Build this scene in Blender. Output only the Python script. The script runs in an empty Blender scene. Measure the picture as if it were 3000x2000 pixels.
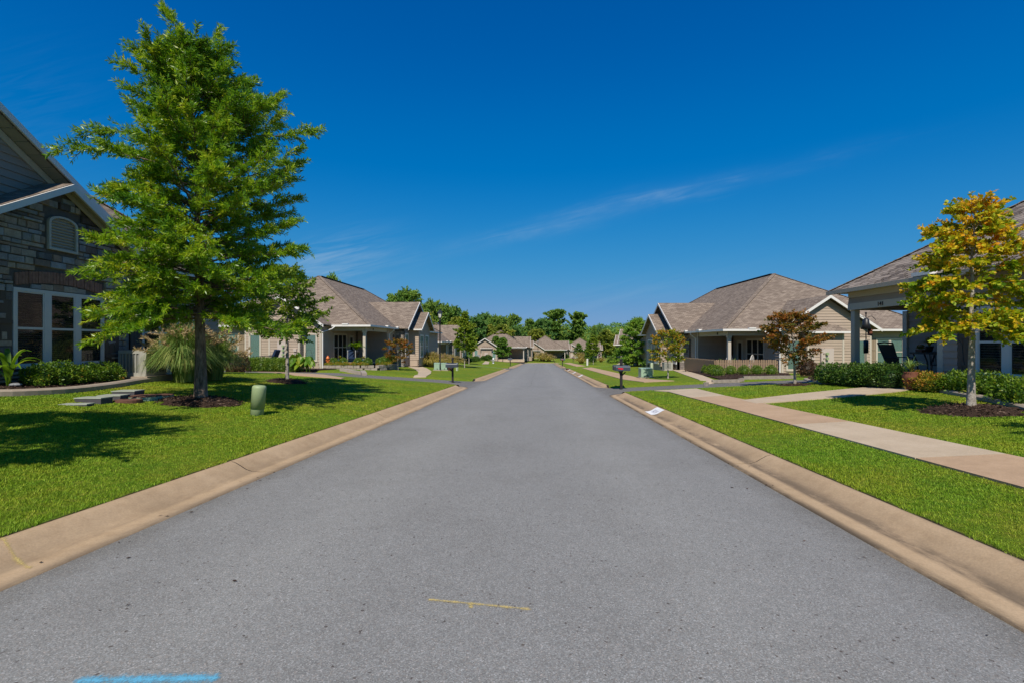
import bpy, math, random
import numpy as np
from mathutils import Vector, Matrix
R = math.radians
S = bpy.context.scene
COL = S.collection
PI = math.pi

# ------------------------------------------------------------------ camera, sky, sun, exposure
CAMH = 1.6
FPX, PCX, PCY = 1400.0, 1500.0, 1006.0
cam_d = bpy.data.cameras.new('camera'); cam = bpy.data.objects.new('camera', cam_d); COL.objects.link(cam)
cam.location = (0, 0, CAMH); cam.rotation_euler = (R(90), 0, 0)
cam_d.sensor_width = 36; cam_d.lens = 36*FPX/3000; cam_d.shift_y = 0.002
cam_d.clip_start = 0.05; cam_d.clip_end = 4000
S.camera = cam
SUN_EL, SUN_AZ = 49.0, 5.0          # the sun stands behind the camera; shadows run away along the road
sd = bpy.data.lights.new('sun', 'SUN'); sun = bpy.data.objects.new('sun', sd); COL.objects.link(sun)
sd.energy = 5.0; sd.angle = R(0.53); sd.color = (1.0, 0.93, 0.81)
_c = math.cos(R(SUN_EL))
sun.rotation_euler = Vector((math.sin(R(SUN_AZ))*_c, math.cos(R(SUN_AZ))*_c, -math.sin(R(SUN_EL)))).to_track_quat('-Z', 'Y').to_euler()
S.view_settings.view_transform = 'Standard'; S.view_settings.look = 'None'
S.view_settings.exposure = 0.0; S.view_settings.gamma = 1.0
S.view_settings.use_curve_mapping = False
S.cycles.max_bounces = 6; S.cycles.transparent_max_bounces = 12
S.cycles.use_adaptive_sampling = True; S.cycles.use_denoising = True

W = bpy.data.worlds.new("World"); S.world = W; W.use_nodes = True
wn = W.node_tree; wn.nodes.clear()
def wnode(t, **k):
    n = wn.nodes.new(t)
    for a, b in k.items(): setattr(n, a, b)
    return n
def wmath(op, a, b=None, c=None):
    n = wnode('ShaderNodeMath', operation=op)
    for i, x in enumerate((a, b, c)):
        if x is None: continue
        if isinstance(x, (int, float)): n.inputs[i].default_value = x
        else: wn.links.new(x, n.inputs[i])
    return n.outputs[0]
sky = wnode('ShaderNodeTexSky', sky_type='NISHITA', sun_disc=False)
sky.sun_elevation = R(SUN_EL); sky.sun_rotation = R(180+SUN_AZ)
sky.air_density = 1.0; sky.dust_density = 0.3; sky.ozone_density = 3.0; sky.altitude = 200
hs = wnode('ShaderNodeHueSaturation'); hs.inputs['Saturation'].default_value = 1.5; hs.inputs['Value'].default_value = 0.98
wn.links.new(sky.outputs[0], hs.inputs['Color'])
tint = wnode('ShaderNodeMix', data_type='RGBA', blend_type='MULTIPLY'); tint.inputs[0].default_value = 1.0
tint.inputs[7].default_value = (0.80, 1.0, 1.06, 1)
wn.links.new(hs.outputs[0], tint.inputs[6])
# thin cirrus, laid out on the direction of the sky itself
tc = wnode('ShaderNodeTexCoord'); sx = wnode('ShaderNodeSeparateXYZ'); wn.links.new(tc.outputs['Generated'], sx.inputs[0])
ay = wmath('MAXIMUM', wmath('ABSOLUTE', sx.outputs[1]), 0.05)
gx = wmath('DIVIDE', sx.outputs[0], ay); gz = wmath('DIVIDE', sx.outputs[2], ay)
ct, st = math.cos(R(13.6)), math.sin(R(13.6))
al = wmath('ADD', wmath('MULTIPLY', gx, ct), wmath('MULTIPLY', gz, st))
ac = wmath('SUBTRACT', wmath('MULTIPLY', gz, ct), wmath('MULTIPLY', gx, st))
def wnoise(sa, sb, det, off=0.0, dist=0.0):
    cb = wnode('ShaderNodeCombineXYZ'); wn.links.new(wmath('MULTIPLY', al, sa), cb.inputs[0]); wn.links.new(wmath('MULTIPLY', ac, sb), cb.inputs[1])
    cb.inputs[2].default_value = off
    n = wnode('ShaderNodeTexNoise'); n.inputs['Scale'].default_value = 1; n.inputs['Detail'].default_value = det; n.inputs['Roughness'].default_value = 0.6
    n.inputs['Distortion'].default_value = dist
    wn.links.new(cb.outputs[0], n.inputs['Vector']); return n.outputs[0]
def gauss(x, c, w):
    t = wmath('DIVIDE', wmath('SUBTRACT', x, c), w)
    return wmath('EXPONENT', wmath('MULTIPLY', wmath('MULTIPLY', t, t), -1.0))
wob = wmath('MULTIPLY', wmath('SUBTRACT', wnoise(3.5, 6, 3), 0.5), 0.05)
acw = wmath('ADD', ac, wob)
fine = wmath('MAXIMUM', wmath('MULTIPLY', wmath('SUBTRACT', wnoise(6, 60, 8, 3.0, 0.9), 0.38), 3.2), 0.0)
clot = wmath('MAXIMUM', wmath('MULTIPLY', wmath('SUBTRACT', wnoise(9, 22, 5, 7.0, 0.4), 0.34), 2.6), 0.0)
band = wmath('MULTIPLY', wmath('MULTIPLY', gauss(acw, 0.222, 0.019), gauss(al, 0.28, 0.36)), wmath('ADD', wmath('MULTIPLY', wmath('MULTIPLY', fine, clot), 0.8), 0.16))
p1 = wmath('MULTIPLY', wmath('MULTIPLY', gauss(acw, 0.245, 0.05), gauss(al, -0.33, 0.11)), fine)
p2 = wmath('MULTIPLY', wmath('MULTIPLY', gauss(acw, 0.70, 0.12), gauss(al, -0.86, 0.14)), fine)
p3 = wmath('MULTIPLY', wmath('MULTIPLY', gauss(ac, 0.04, 0.03), gauss(al, 0.2, 0.25)), fine)
cl = wmath('ADD', wmath('ADD', wmath('MULTIPLY', band, 0.46), wmath('MULTIPLY', p1, 0.55)), wmath('ADD', wmath('MULTIPLY', p2, 0.035), wmath('MULTIPLY', p3, 0.12)))
cl = wmath('MINIMUM', wmath('MAXIMUM', cl, 0.0), 0.6)
# grade of the whole sky: deeper blue overhead, a soft horizon
def wscale(x, k):
    v = wnode('ShaderNodeVectorMath', operation='SCALE'); wn.links.new(x, v.inputs[0]); v.inputs['Scale'].default_value = k; return v.outputs[0]
rc = wnode('ShaderNodeRGBCurve')
for ch, pts in enumerate(([(0, 0), (0.074, 0.043), (0.42, 0.165), (1, 0.25)], [(0, 0), (0.089, 0.10), (0.144, 0.165), (0.345, 0.28), (0.75, 0.345), (1, 0.38)], [(0, 0), (0.293, 0.385), (0.44, 0.51), (0.71, 0.605), (1, 0.6)])):
    cu = rc.mapping.curves[ch]
    cu.points[0].location = pts[0]; cu.points[1].location = pts[-1]
    for p in pts[1:-1]: cu.points.new(*p)
rc.mapping.update(); wn.links.new(wscale(tint.outputs[2], 0.1), rc.inputs['Color']); graded = wscale(rc.outputs[0], 10.0)
cm = wnode('ShaderNodeMix', data_type='RGBA'); wn.links.new(cl, cm.inputs[0]); wn.links.new(graded, cm.inputs[6]); cm.inputs[7].default_value = (3.2, 4.9, 6.8, 1)
bg = wnode('ShaderNodeBackground'); bg.inputs[1].default_value = 0.097
wn.links.new(cm.outputs[2], bg.inputs[0]); wo = wnode('ShaderNodeOutputWorld'); wn.links.new(bg.outputs[0], wo.inputs[0])

# ------------------------------------------------------------------ materials
class NM:
    def __init__(s, name):
        s.m = bpy.data.materials.new(name); s.m.use_nodes = True; s.t = s.m.node_tree
        s.b = s.t.nodes['Principled BSDF']; s.o = s.t.nodes['Material Output']
    def n(s, t, **k):
        x = s.t.nodes.new('ShaderNode'+t)
        for a, b in k.items(): setattr(x, a, b)
        return x
    def l(s, a, b): s.t.links.new(a, b)
    def coord(s, kind):
        if kind == 'World': return s.n('NewGeometry').outputs['Position']
        return s.n('TexCoord').outputs[kind]
    def noise(s, vec, scale, det=3, rough=0.55, stretch=None, dist=0):
        if stretch:
            mp = s.n('Mapping'); mp.inputs['Scale'].default_value = stretch; s.l(vec, mp.inputs[0]); vec = mp.outputs[0]
        x = s.n('TexNoise'); x.inputs['Scale'].default_value = scale; x.inputs['Detail'].default_value = det
        x.inputs['Roughness'].default_value = rough; x.inputs['Distortion'].default_value = dist; s.l(vec, x.inputs['Vector']); return x.outputs[0]
    def ramp(s, fac, stops, interp='LINEAR'):
        r = s.n('ValToRGB'); cr = r.color_ramp; cr.interpolation = interp
        while len(cr.elements) > 1: cr.elements.remove(cr.elements[0])
        cr.elements[0].position = stops[0][0]; cr.elements[0].color = c4(stops[0][1])
        for p, c in stops[1:]:
            e = cr.elements.new(p); e.color = c4(c)
        s.l(fac, r.inputs[0]); return r.outputs[0]
    def mix(s, fac, a, b, mode='MIX'):
        x = s.n('Mix', data_type='RGBA', blend_type=mode)
        for i, v in ((0, fac), (6, a), (7, b)):
            if hasattr(v, 'node'): s.l(v, x.inputs[i])
            elif i == 0: x.inputs[0].default_value = v
            else: x.inputs[i].default_value = c4(v)
        return x.outputs[2]
    def math(s, op, a, b=None):
        x = s.n('Math', operation=op)
        for i, v in enumerate((a, b)):
            if v is None: continue
            if hasattr(v, 'node'): s.l(v, x.inputs[i])
            else: x.inputs[i].default_value = v
        return x.outputs[0]
    def bump(s, h, st=0.3, d=0.02):
        x = s.n('Bump'); x.inputs['Strength'].default_value = st; x.inputs['Distance'].default_value = d; s.l(h, x.inputs['Height']); s.l(x.outputs[0], s.b.inputs['Normal'])
    def col(s, c):
        if hasattr(c, 'node'): s.l(c, s.b.inputs['Base Color'])
        else: s.b.inputs['Base Color'].default_value = c4(c)
    def set(s, rough=0.8, spec=0.3, metal=0.0):
        s.b.inputs['Roughness'].default_value = rough; s.b.inputs['Specular IOR Level'].default_value = spec; s.b.inputs['Metallic'].default_value = metal
        return s.m
def c4(c): return (c[0], c[1], c[2], 1.0) if len(c) == 3 else tuple(c)
def sc(c, k): return tuple(x*k for x in c)

def simple(name, c, rough=0.7, spec=0.3, metal=0.0, var=0.12, scale=6.0, kind='Object', bump=0.0, bscale=60, stretch=None):
    m = NM(name); v = m.coord(kind)
    n = m.noise(v, scale, 4, 0.6, stretch)
    m.col(m.ramp(n, [(0.25, sc(c, 1-var)), (0.5, c), (0.78, sc(c, 1+var))]))
    if bump: m.bump(m.noise(v, bscale, 3, 0.6, stretch), bump, 0.01)
    return m.set(rough, spec, metal)

def mat_asphalt():
    m = NM('asphalt'); v = m.coord('World')
    vo = m.n('TexVoronoi'); vo.inputs['Scale'].default_value = 165; m.l(v, vo.inputs['Vector'])
    vo2 = m.n('TexVoronoi'); vo2.inputs['Scale'].default_value = 70; m.l(v, vo2.inputs['Vector'])
    sep = m.n('SeparateColor'); m.l(vo.outputs['Color'], sep.inputs[0]); sep2 = m.n('SeparateColor'); m.l(vo2.outputs['Color'], sep2.inputs[0])
    base = m.ramp(sep.outputs[0], [(0.0, (0.15, 0.146, 0.138)), (0.25, (0.20, 0.196, 0.184)), (0.6, (0.24, 0.236, 0.222)), (0.88, (0.29, 0.285, 0.27)), (0.97, (0.36, 0.355, 0.34)), (1.0, (0.42, 0.41, 0.39))])
    base = m.mix(0.6, base, m.ramp(sep.outputs[1], [(0.0, (1.16, 0.96, 0.84)), (0.2, (1, 1, 1)), (0.8, (1, 1, 1)), (1, (0.92, 1.0, 1.06))]), 'MULTIPLY')
    base = m.mix(0.9, base, m.ramp(sep2.outputs[0], [(0.0, (0.3, 0.24, 0.22)), (0.005, (0.4, 0.33, 0.3)), (0.007, (1, 1, 1))]), 'MULTIPLY')
    gr = m.noise(v, 260, 2, 0.6); base = m.mix(0.4, base, m.ramp(gr, [(0.3, (0.75, 0.75, 0.75)), (0.7, (1.22, 1.22, 1.22))]), 'MULTIPLY')
    mid = m.noise(v, 9, 4, 0.7); base = m.mix(0.5, base, m.ramp(mid, [(0.3, (0.88, 0.88, 0.88)), (0.7, (1.1, 1.1, 1.1))]), 'MULTIPLY')
    # position across and along the road
    sp = m.n('SeparateXYZ'); m.l(v, sp.inputs[0])
    t = m.math('SUBTRACT', m.math('MULTIPLY', m.math('ADD', sp.outputs[0], 0.43), 0.9982), m.math('MULTIPLY', sp.outputs[1], 0.0598))
    wob = m.noise(v, 0.35, 3, 0.6)
    path = m.math('ABSOLUTE', m.math('SUBTRACT', m.math('ABSOLUTE', m.math('ADD', t, m.math('MULTIPLY', m.math('SUBTRACT', wob, 0.5), 0.8))), 1.55))
    base = m.mix(0.8, base, m.ramp(path, [(0.0, (1.06, 1.06, 1.055)), (0.45, (1.0, 1.0, 1.0)), (0.9, (0.95, 0.95, 0.955))]), 'MULTIPLY')
    edge = m.math('ADD', m.math('ABSOLUTE', t), m.math('MULTIPLY', m.noise(v, 2.5, 4, 0.7), 0.7))
    base = m.mix(0.75, base, m.ramp(m.math('SUBTRACT', edge, 3.0), [(0.2, (1, 1, 1)), (0.55, (0.74, 0.72, 0.69)), (0.8, (0.6, 0.56, 0.52))]), 'MULTIPLY')
    # the paver's seam and a few fine cracks
    cw = m.noise(v, 1.3, 5, 0.7)
    seam = m.math('ABSOLUTE', m.math('SUBTRACT', m.math('ADD', t, m.math('MULTIPLY', m.math('SUBTRACT', cw, 0.5), 0.22)), -0.12))
    sk = m.math('MULTIPLY', m.math('MULTIPLY', m.math('LESS_THAN', seam, 0.014), m.math('GREATER_THAN', sp.outputs[1], 24.0)), m.ramp(m.noise(v, 0.5, 3, 0.6), [(0.45, (0, 0, 0)), (0.6, (0.75,)*3)]))
    base = m.mix(sk, base, (0.06, 0.058, 0.055))
    pat = m.noise(v, 0.7, 5, 0.65); base = m.mix(0.7, base, m.ramp(pat, [(0.28, (0.86, 0.85, 0.84)), (0.5, (1, 1, 1)), (0.8, (1.06, 1.06, 1.06))]), 'MULTIPLY')
    oil = m.noise(v, 0.28, 5, 0.7, (1, 0.5, 1)); base = m.mix(0.8, base, m.ramp(oil, [(0.66, (1, 1, 1)), (0.74, (0.8, 0.79, 0.78))]), 'MULTIPLY')
    m.col(base); m.bump(m.math('ADD', sep.outputs[0], m.math('MULTIPLY', gr, 0.8)), 0.3, 0.004); return m.set(0.86, 0.25)

def mat_concrete(name, c, stain=0.5, joint=None, dark=None):
    m = NM(name); v = m.coord('World')
    n1 = m.noise(v, 1.1, 5, 0.65); n2 = m.noise(v, 55, 3, 0.7); n3 = m.noise(v, 7, 4, 0.6)
    b = m.ramp(n1, [(0.25, sc(c, 0.84)), (0.5, c), (0.75, (c[0]*1.1, c[1]*1.12, c[2]*1.16))])
    b = m.mix(0.6, b, m.ramp(n2, [(0.3, (0.8, 0.8, 0.8)), (0.7, (1.16, 1.16, 1.16))]), 'MULTIPLY')
    b = m.mix(stain, b, m.ramp(n3, [(0.25, (0.72, 0.68, 0.64)), (0.55, (1.02, 1.02, 1.02))]), 'MULTIPLY')
    if dark:   # dirt washed down the gutter, in streaks along the kerb
        st_ = m.n('Attribute'); st_.attribute_name = 'across'
        n4 = m.noise(v, 1.0, 6, 0.75, (5.0, 0.9, 1)); n5 = m.noise(v, 0.5, 3, 0.6); n6 = m.noise(v, 14, 4, 0.7, (1.0, 0.35, 1))
        w = m.ramp(st_.outputs['Fac'], [(0.0, (0.95,)*3), (0.09, (0.55,)*3), (0.16, (0.03,)*3), (0.34, (0.02,)*3), (0.42, (0.8,)*3), (0.52, (0.75,)*3), (0.66, (0.2,)*3), (0.85, (0.0,)*3), (0.97, (0.2,)*3), (1.0, (0.9,)*3)])
        f = m.math('ADD', m.math('MULTIPLY', n4, 0.5), m.math('ADD', m.math('MULTIPLY', n5, 0.35), m.math('MULTIPLY', n6, 0.25)))
        k = m.math('MULTIPLY', w, m.ramp(f, [(0.42, (0, 0, 0)), (0.58, (1, 1, 1))]))
        b = m.mix(m.math('MULTIPLY', k, dark), b, (0.07, 0.055, 0.042))
    m.col(b); m.bump(n2, 0.35, 0.004); return m.set(0.9, 0.2)

def grass_color(m, v):
    n1 = m.noise(v, 0.5, 5, 0.65, None, 0.4); n2 = m.noise(v, 7.5, 5, 0.75); n3 = m.noise(v, 26, 3, 0.7, (1, 0.6, 1))
    b = m.ramp(n2, [(0.25, (0.13, 0.24, 0.016)), (0.45, (0.195, 0.305, 0.020)), (0.58, (0.255, 0.34, 0.028)), (0.74, (0.36, 0.375, 0.07))])
    b = m.mix(0.75, b, m.ramp(n1, [(0.28, (0.62, 0.92, 0.6)), (0.44, (0.92, 1.02, 0.65)), (0.55, (1.15, 1.04, 0.7)), (0.68, (1.75, 1.2, 1.4))]), 'MULTIPLY')
    return b, n3
def mat_lawn():
    m = NM('lawn_turf'); v = m.coord('World'); b, n3 = grass_color(m, v); b = m.mix(1.0, b, (0.72, 0.70, 0.95), 'MULTIPLY')
    n4 = m.noise(v, 120, 2, 0.7)
    b = m.mix(0.8, b, m.ramp(n3, [(0.3, (0.62, 0.66, 0.6)), (0.55, (1, 1, 1)), (0.75, (1.4, 1.3, 1.2))]), 'MULTIPLY')
    b = m.mix(0.8, b, m.ramp(n4, [(0.3, (0.6, 0.62, 0.6)), (0.7, (1.3, 1.25, 1.2))]), 'MULTIPLY')
    sp = m.n('SeparateXYZ'); m.l(v, sp.inputs[0])
    t = m.math('ABSOLUTE', m.math('SUBTRACT', m.math('MULTIPLY', m.math('ADD', sp.outputs[0], 0.43), 0.9982), m.math('MULTIPLY', sp.outputs[1], 0.0598)))
    e = m.math('ADD', m.math('SUBTRACT', t, 3.895), m.math('MULTIPLY', m.math('SUBTRACT', m.noise(v, 5, 4, 0.7), 0.5), -0.12))
    b = m.mix(m.math('MULTIPLY', m.ramp(e, [(0.03, (1, 1, 1)), (0.07, (0, 0, 0))]), m.math('GREATER_THAN', e, -0.12)), b, (0.045, 0.032, 0.018))
    m.col(b); m.bump(m.math('ADD', n3, n4), 0.8, 0.03); return m.set(0.9, 0.12)
def leafmat(name, stops, trans=0.35, rough=0.5, spec=0.25, pos=0.0, clump=1.2):
    m = NM(name); at_ = m.n('Attribute'); at_.attribute_name = 'rnd'; f = at_.outputs['Fac']
    n = m.noise(m.coord('Object'), clump, 3, 0.6)
    f = m.math('ADD', m.math('MULTIPLY', f, 0.6), m.math('MULTIPLY', m.math('SUBTRACT', n, 0.3), 1.0))
    c = m.ramp(f, stops); m.col(c); m.set(rough, spec)
    tr = m.n('BsdfTranslucent'); m.l(m.mix(1.0, c, (1.25, 1.35, 0.7), 'MULTIPLY'), tr.inputs[0])
    mx = m.n('MixShader'); mx.inputs[0].default_value = trans; m.l(m.b.outputs[0], mx.inputs[1]); m.l(tr.outputs[0], mx.inputs[2]); m.l(mx.outputs[0], m.o.inputs[0])
    return m.m
def mat_blades():
    m = NM('grass_blade'); v = m.coord('World'); b, n3 = grass_color(m, v)
    at_ = m.n('Attribute'); at_.attribute_name = 'rnd'
    b = m.mix(0.75, b, m.ramp(at_.outputs['Fac'], [(0, (0.8, 0.9, 0.8)), (0.5, (1.03, 1.03, 1)), (0.85, (1.25, 1.18, 1.2)), (0.96, (1.6, 1.4, 2.0)), (1, (1.9, 1.5, 2.4))]), 'MULTIPLY')
    m.col(b); m.set(0.6, 0.2)
    tr = m.n('BsdfTranslucent'); m.l(b, tr.inputs[0]); mx = m.n('MixShader'); mx.inputs[0].default_value = 0.3
    m.l(m.b.outputs[0], mx.inputs[1]); m.l(tr.outputs[0], mx.inputs[2]); m.l(mx.outputs[0], m.o.inputs[0]); return m.m
def mat_roof():
    m = NM('roof_shingles'); v = m.coord('UV')
    br = m.n('TexBrick'); br.offset = 0.5; br.inputs['Scale'].default_value = 1.0; br.inputs['Brick Width'].default_value = 0.33; br.inputs['Row Height'].default_value = 0.145
    br.inputs['Mortar Size'].default_value = 0.012; br.inputs['Mortar Smooth'].default_value = 0.2; br.inputs['Bias'].default_value = 0.0
    br.inputs['Color1'].default_value = (0, 0, 0, 1); br.inputs['Color2'].default_value = (1, 1, 1, 1); br.inputs['Mortar'].default_value = (0.0, 0, 0, 1)
    m.l(v, br.inputs['Vector'])
    n = m.noise(v, 3.2, 4, 0.7, (0.5, 2.2, 1)); n2 = m.noise(v, 40, 3, 0.7)
    f = m.math('ADD', m.math('MULTIPLY', br.outputs['Color'], 0.5), m.math('MULTIPLY', n, 0.5))
    c = m.ramp(f, [(0.2, (0.16, 0.122, 0.095)), (0.45, (0.222, 0.172, 0.134)), (0.62, (0.262, 0.206, 0.16)), (0.8, (0.325, 0.258, 0.2))])
    c = m.mix(0.6, c, m.ramp(n2, [(0.3, (0.75,)*3), (0.7, (1.2,)*3)]), 'MULTIPLY')
    c = m.mix(m.math('MULTIPLY', br.outputs['Fac'], 0.6), c, (0.05, 0.04, 0.035))
    m.col(c); m.bump(m.math('SUBTRACT', f, br.outputs['Fac']), 0.5, 0.012); return m.set(0.92, 0.15)
def mat_shingle():
    m = NM('shingle_tab'); oi = m.n('Attribute'); oi.attribute_name = 'rnd'; v = m.coord('World')
    n2 = m.noise(v, 60, 3, 0.7); n = m.noise(v, 2.2, 3, 0.6)
    f = m.math('ADD', m.math('MULTIPLY', oi.outputs['Fac'], 0.65), m.math('MULTIPLY', n, 0.35))
    c = m.ramp(f, [(0.1, (0.115, 0.092, 0.08)), (0.35, (0.19, 0.155, 0.13)), (0.6, (0.25, 0.205, 0.17)), (0.9, (0.33, 0.27, 0.225))])
    c = m.mix(0.6, c, m.ramp(n2, [(0.3, (0.72,)*3), (0.7, (1.25,)*3)]), 'MULTIPLY')
    m.col(c); m.bump(n2, 0.4, 0.006); return m.set(0.93, 0.15)
def mat_siding(name, c):
    m = NM(name); v = m.coord('Object'); oi = m.n('ObjectInfo')
    n = m.noise(v, 1.3, 3, 0.6); n2 = m.noise(v, 24, 3, 0.6, (0.15, 0.15, 2.5))
    b = m.ramp(oi.outputs['Random'], [(0, sc(c, 0.95)), (1, sc(c, 1.05))])
    b = m.mix(0.6, b, m.ramp(n, [(0.3, (0.9,)*3), (0.7, (1.08,)*3)]), 'MULTIPLY')
    b = m.mix(0.35, b, m.ramp(n2, [(0.3, (0.85,)*3), (0.7, (1.1,)*3)]), 'MULTIPLY')
    m.col(b); return m.set(0.75, 0.25)
def mat_siding_far(name, c):   # the same lap boards where they are too far away to tell apart
    m = NM(name); v = m.coord('Object'); sx_ = m.n('SeparateXYZ'); m.l(v, sx_.inputs[0])
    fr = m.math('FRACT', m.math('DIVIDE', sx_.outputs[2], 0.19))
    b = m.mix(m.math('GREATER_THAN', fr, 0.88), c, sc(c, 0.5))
    m.col(b); m.bump(fr, 0.4, 0.02); return m.set(0.78, 0.2)
def mat_stone_each():
    m = NM('ledge_stone'); oi = m.n('ObjectInfo'); v = m.coord('Object')
    c = m.ramp(oi.outputs['Random'], [(0, (0.098, 0.078, 0.070)), (0.12, (0.246, 0.254, 0.271)), (0.26, (0.328, 0.312, 0.295)), (0.4, (0.410, 0.353, 0.295)), (0.54, (0.295, 0.193, 0.135)), (0.66, (0.451, 0.394, 0.328)), (0.78, (0.180, 0.123, 0.098)), (0.88, (0.328, 0.344, 0.369)), (1, (0.377, 0.279, 0.205))])
    n = m.noise(v, 5, 5, 0.7); n2 = m.noise(v, 30, 4, 0.7)
    c = m.mix(0.8, c, m.ramp(n, [(0.3, (0.68, 0.66, 0.64)), (0.7, (1.28, 1.26, 1.22))]), 'MULTIPLY')
    c = m.mix(0.5, c, m.ramp(n2, [(0.3, (0.75,)*3), (0.7, (1.2,)*3)]), 'MULTIPLY')
    m.col(c); m.bump(m.math('ADD', n, m.math('MULTIPLY', n2, 0.5)), 0.7, 0.02); return m.set(0.9, 0.2)
def mat_stone_far():
    m = NM('stone_cladding'); v = m.coord('UV')
    br = m.n('TexBrick'); br.offset = 0.37; br.inputs['Scale'].default_value = 1; br.inputs['Brick Width'].default_value = 0.38; br.inputs['Row Height'].default_value = 0.17
    br.inputs['Mortar Size'].default_value = 0.014; br.inputs['Color1'].default_value = (0, 0, 0, 1); br.inputs['Color2'].default_value = (1, 1, 1, 1); br.inputs['Mortar'].default_value = (0.5,)*3+(1,)
    m.l(v, br.inputs['Vector'])
    c = m.ramp(br.outputs['Color'], [(0, (0.13, 0.11, 0.1)), (0.3, (0.25, 0.22, 0.2)), (0.6, (0.31, 0.27, 0.23)), (1, (0.36, 0.33, 0.3))])
    n = m.noise(v, 6, 4, 0.7); c = m.mix(0.7, c, m.ramp(n, [(0.3, (0.7,)*3), (0.7, (1.25,)*3)]), 'MULTIPLY')
    c = m.mix(m.math('MULTIPLY', br.outputs['Fac'], 0.7), c, (0.09, 0.08, 0.07))
    m.col(c); m.bump(m.math('SUBTRACT', n, br.outputs['Fac']), 0.6, 0.02); return m.set(0.9, 0.2)
def mat_bark(name, a, b_, st=(1, 1, 0.25), scale=14):
    m = NM(name); v = m.coord('Object'); n = m.noise(v, scale, 5, 0.7, st); n2 = m.noise(v, 3, 3, 0.6)
    m.col(m.mix(0.5, m.ramp(n, [(0.32, a), (0.62, b_)]), m.ramp(n2, [(0.3, (0.65,)*3), (0.7, (1.3,)*3)]), 'MULTIPLY')); m.bump(n, 0.9, 0.03); return m.set(0.95, 0.1)
def mat_mulch():
    m = NM('bark_mulch'); v = m.coord('World'); at_ = m.n('Attribute'); at_.attribute_name = 'rnd'
    n = m.noise(v, 42, 4, 0.7); f = m.math('ADD', m.math('MULTIPLY', at_.outputs['Fac'], 0.6), m.math('MULTIPLY', n, 0.45))
    m.col(m.ramp(f, [(0.15, (0.035, 0.022, 0.016)), (0.5, (0.085, 0.052, 0.038)), (0.75, (0.16, 0.105, 0.08)), (0.95, (0.3, 0.22, 0.17))])); m.bump(n, 0.9, 0.03); return m.set(0.95, 0.1)
def mat_glass(alpha=0.5):
    m = NM('window_glass'); m.col((0.012, 0.018, 0.018)); m.set(0.03, 0.9); m.b.inputs['Alpha'].default_value = alpha; m.b.inputs['IOR'].default_value = 1.5
    return m.m

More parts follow.
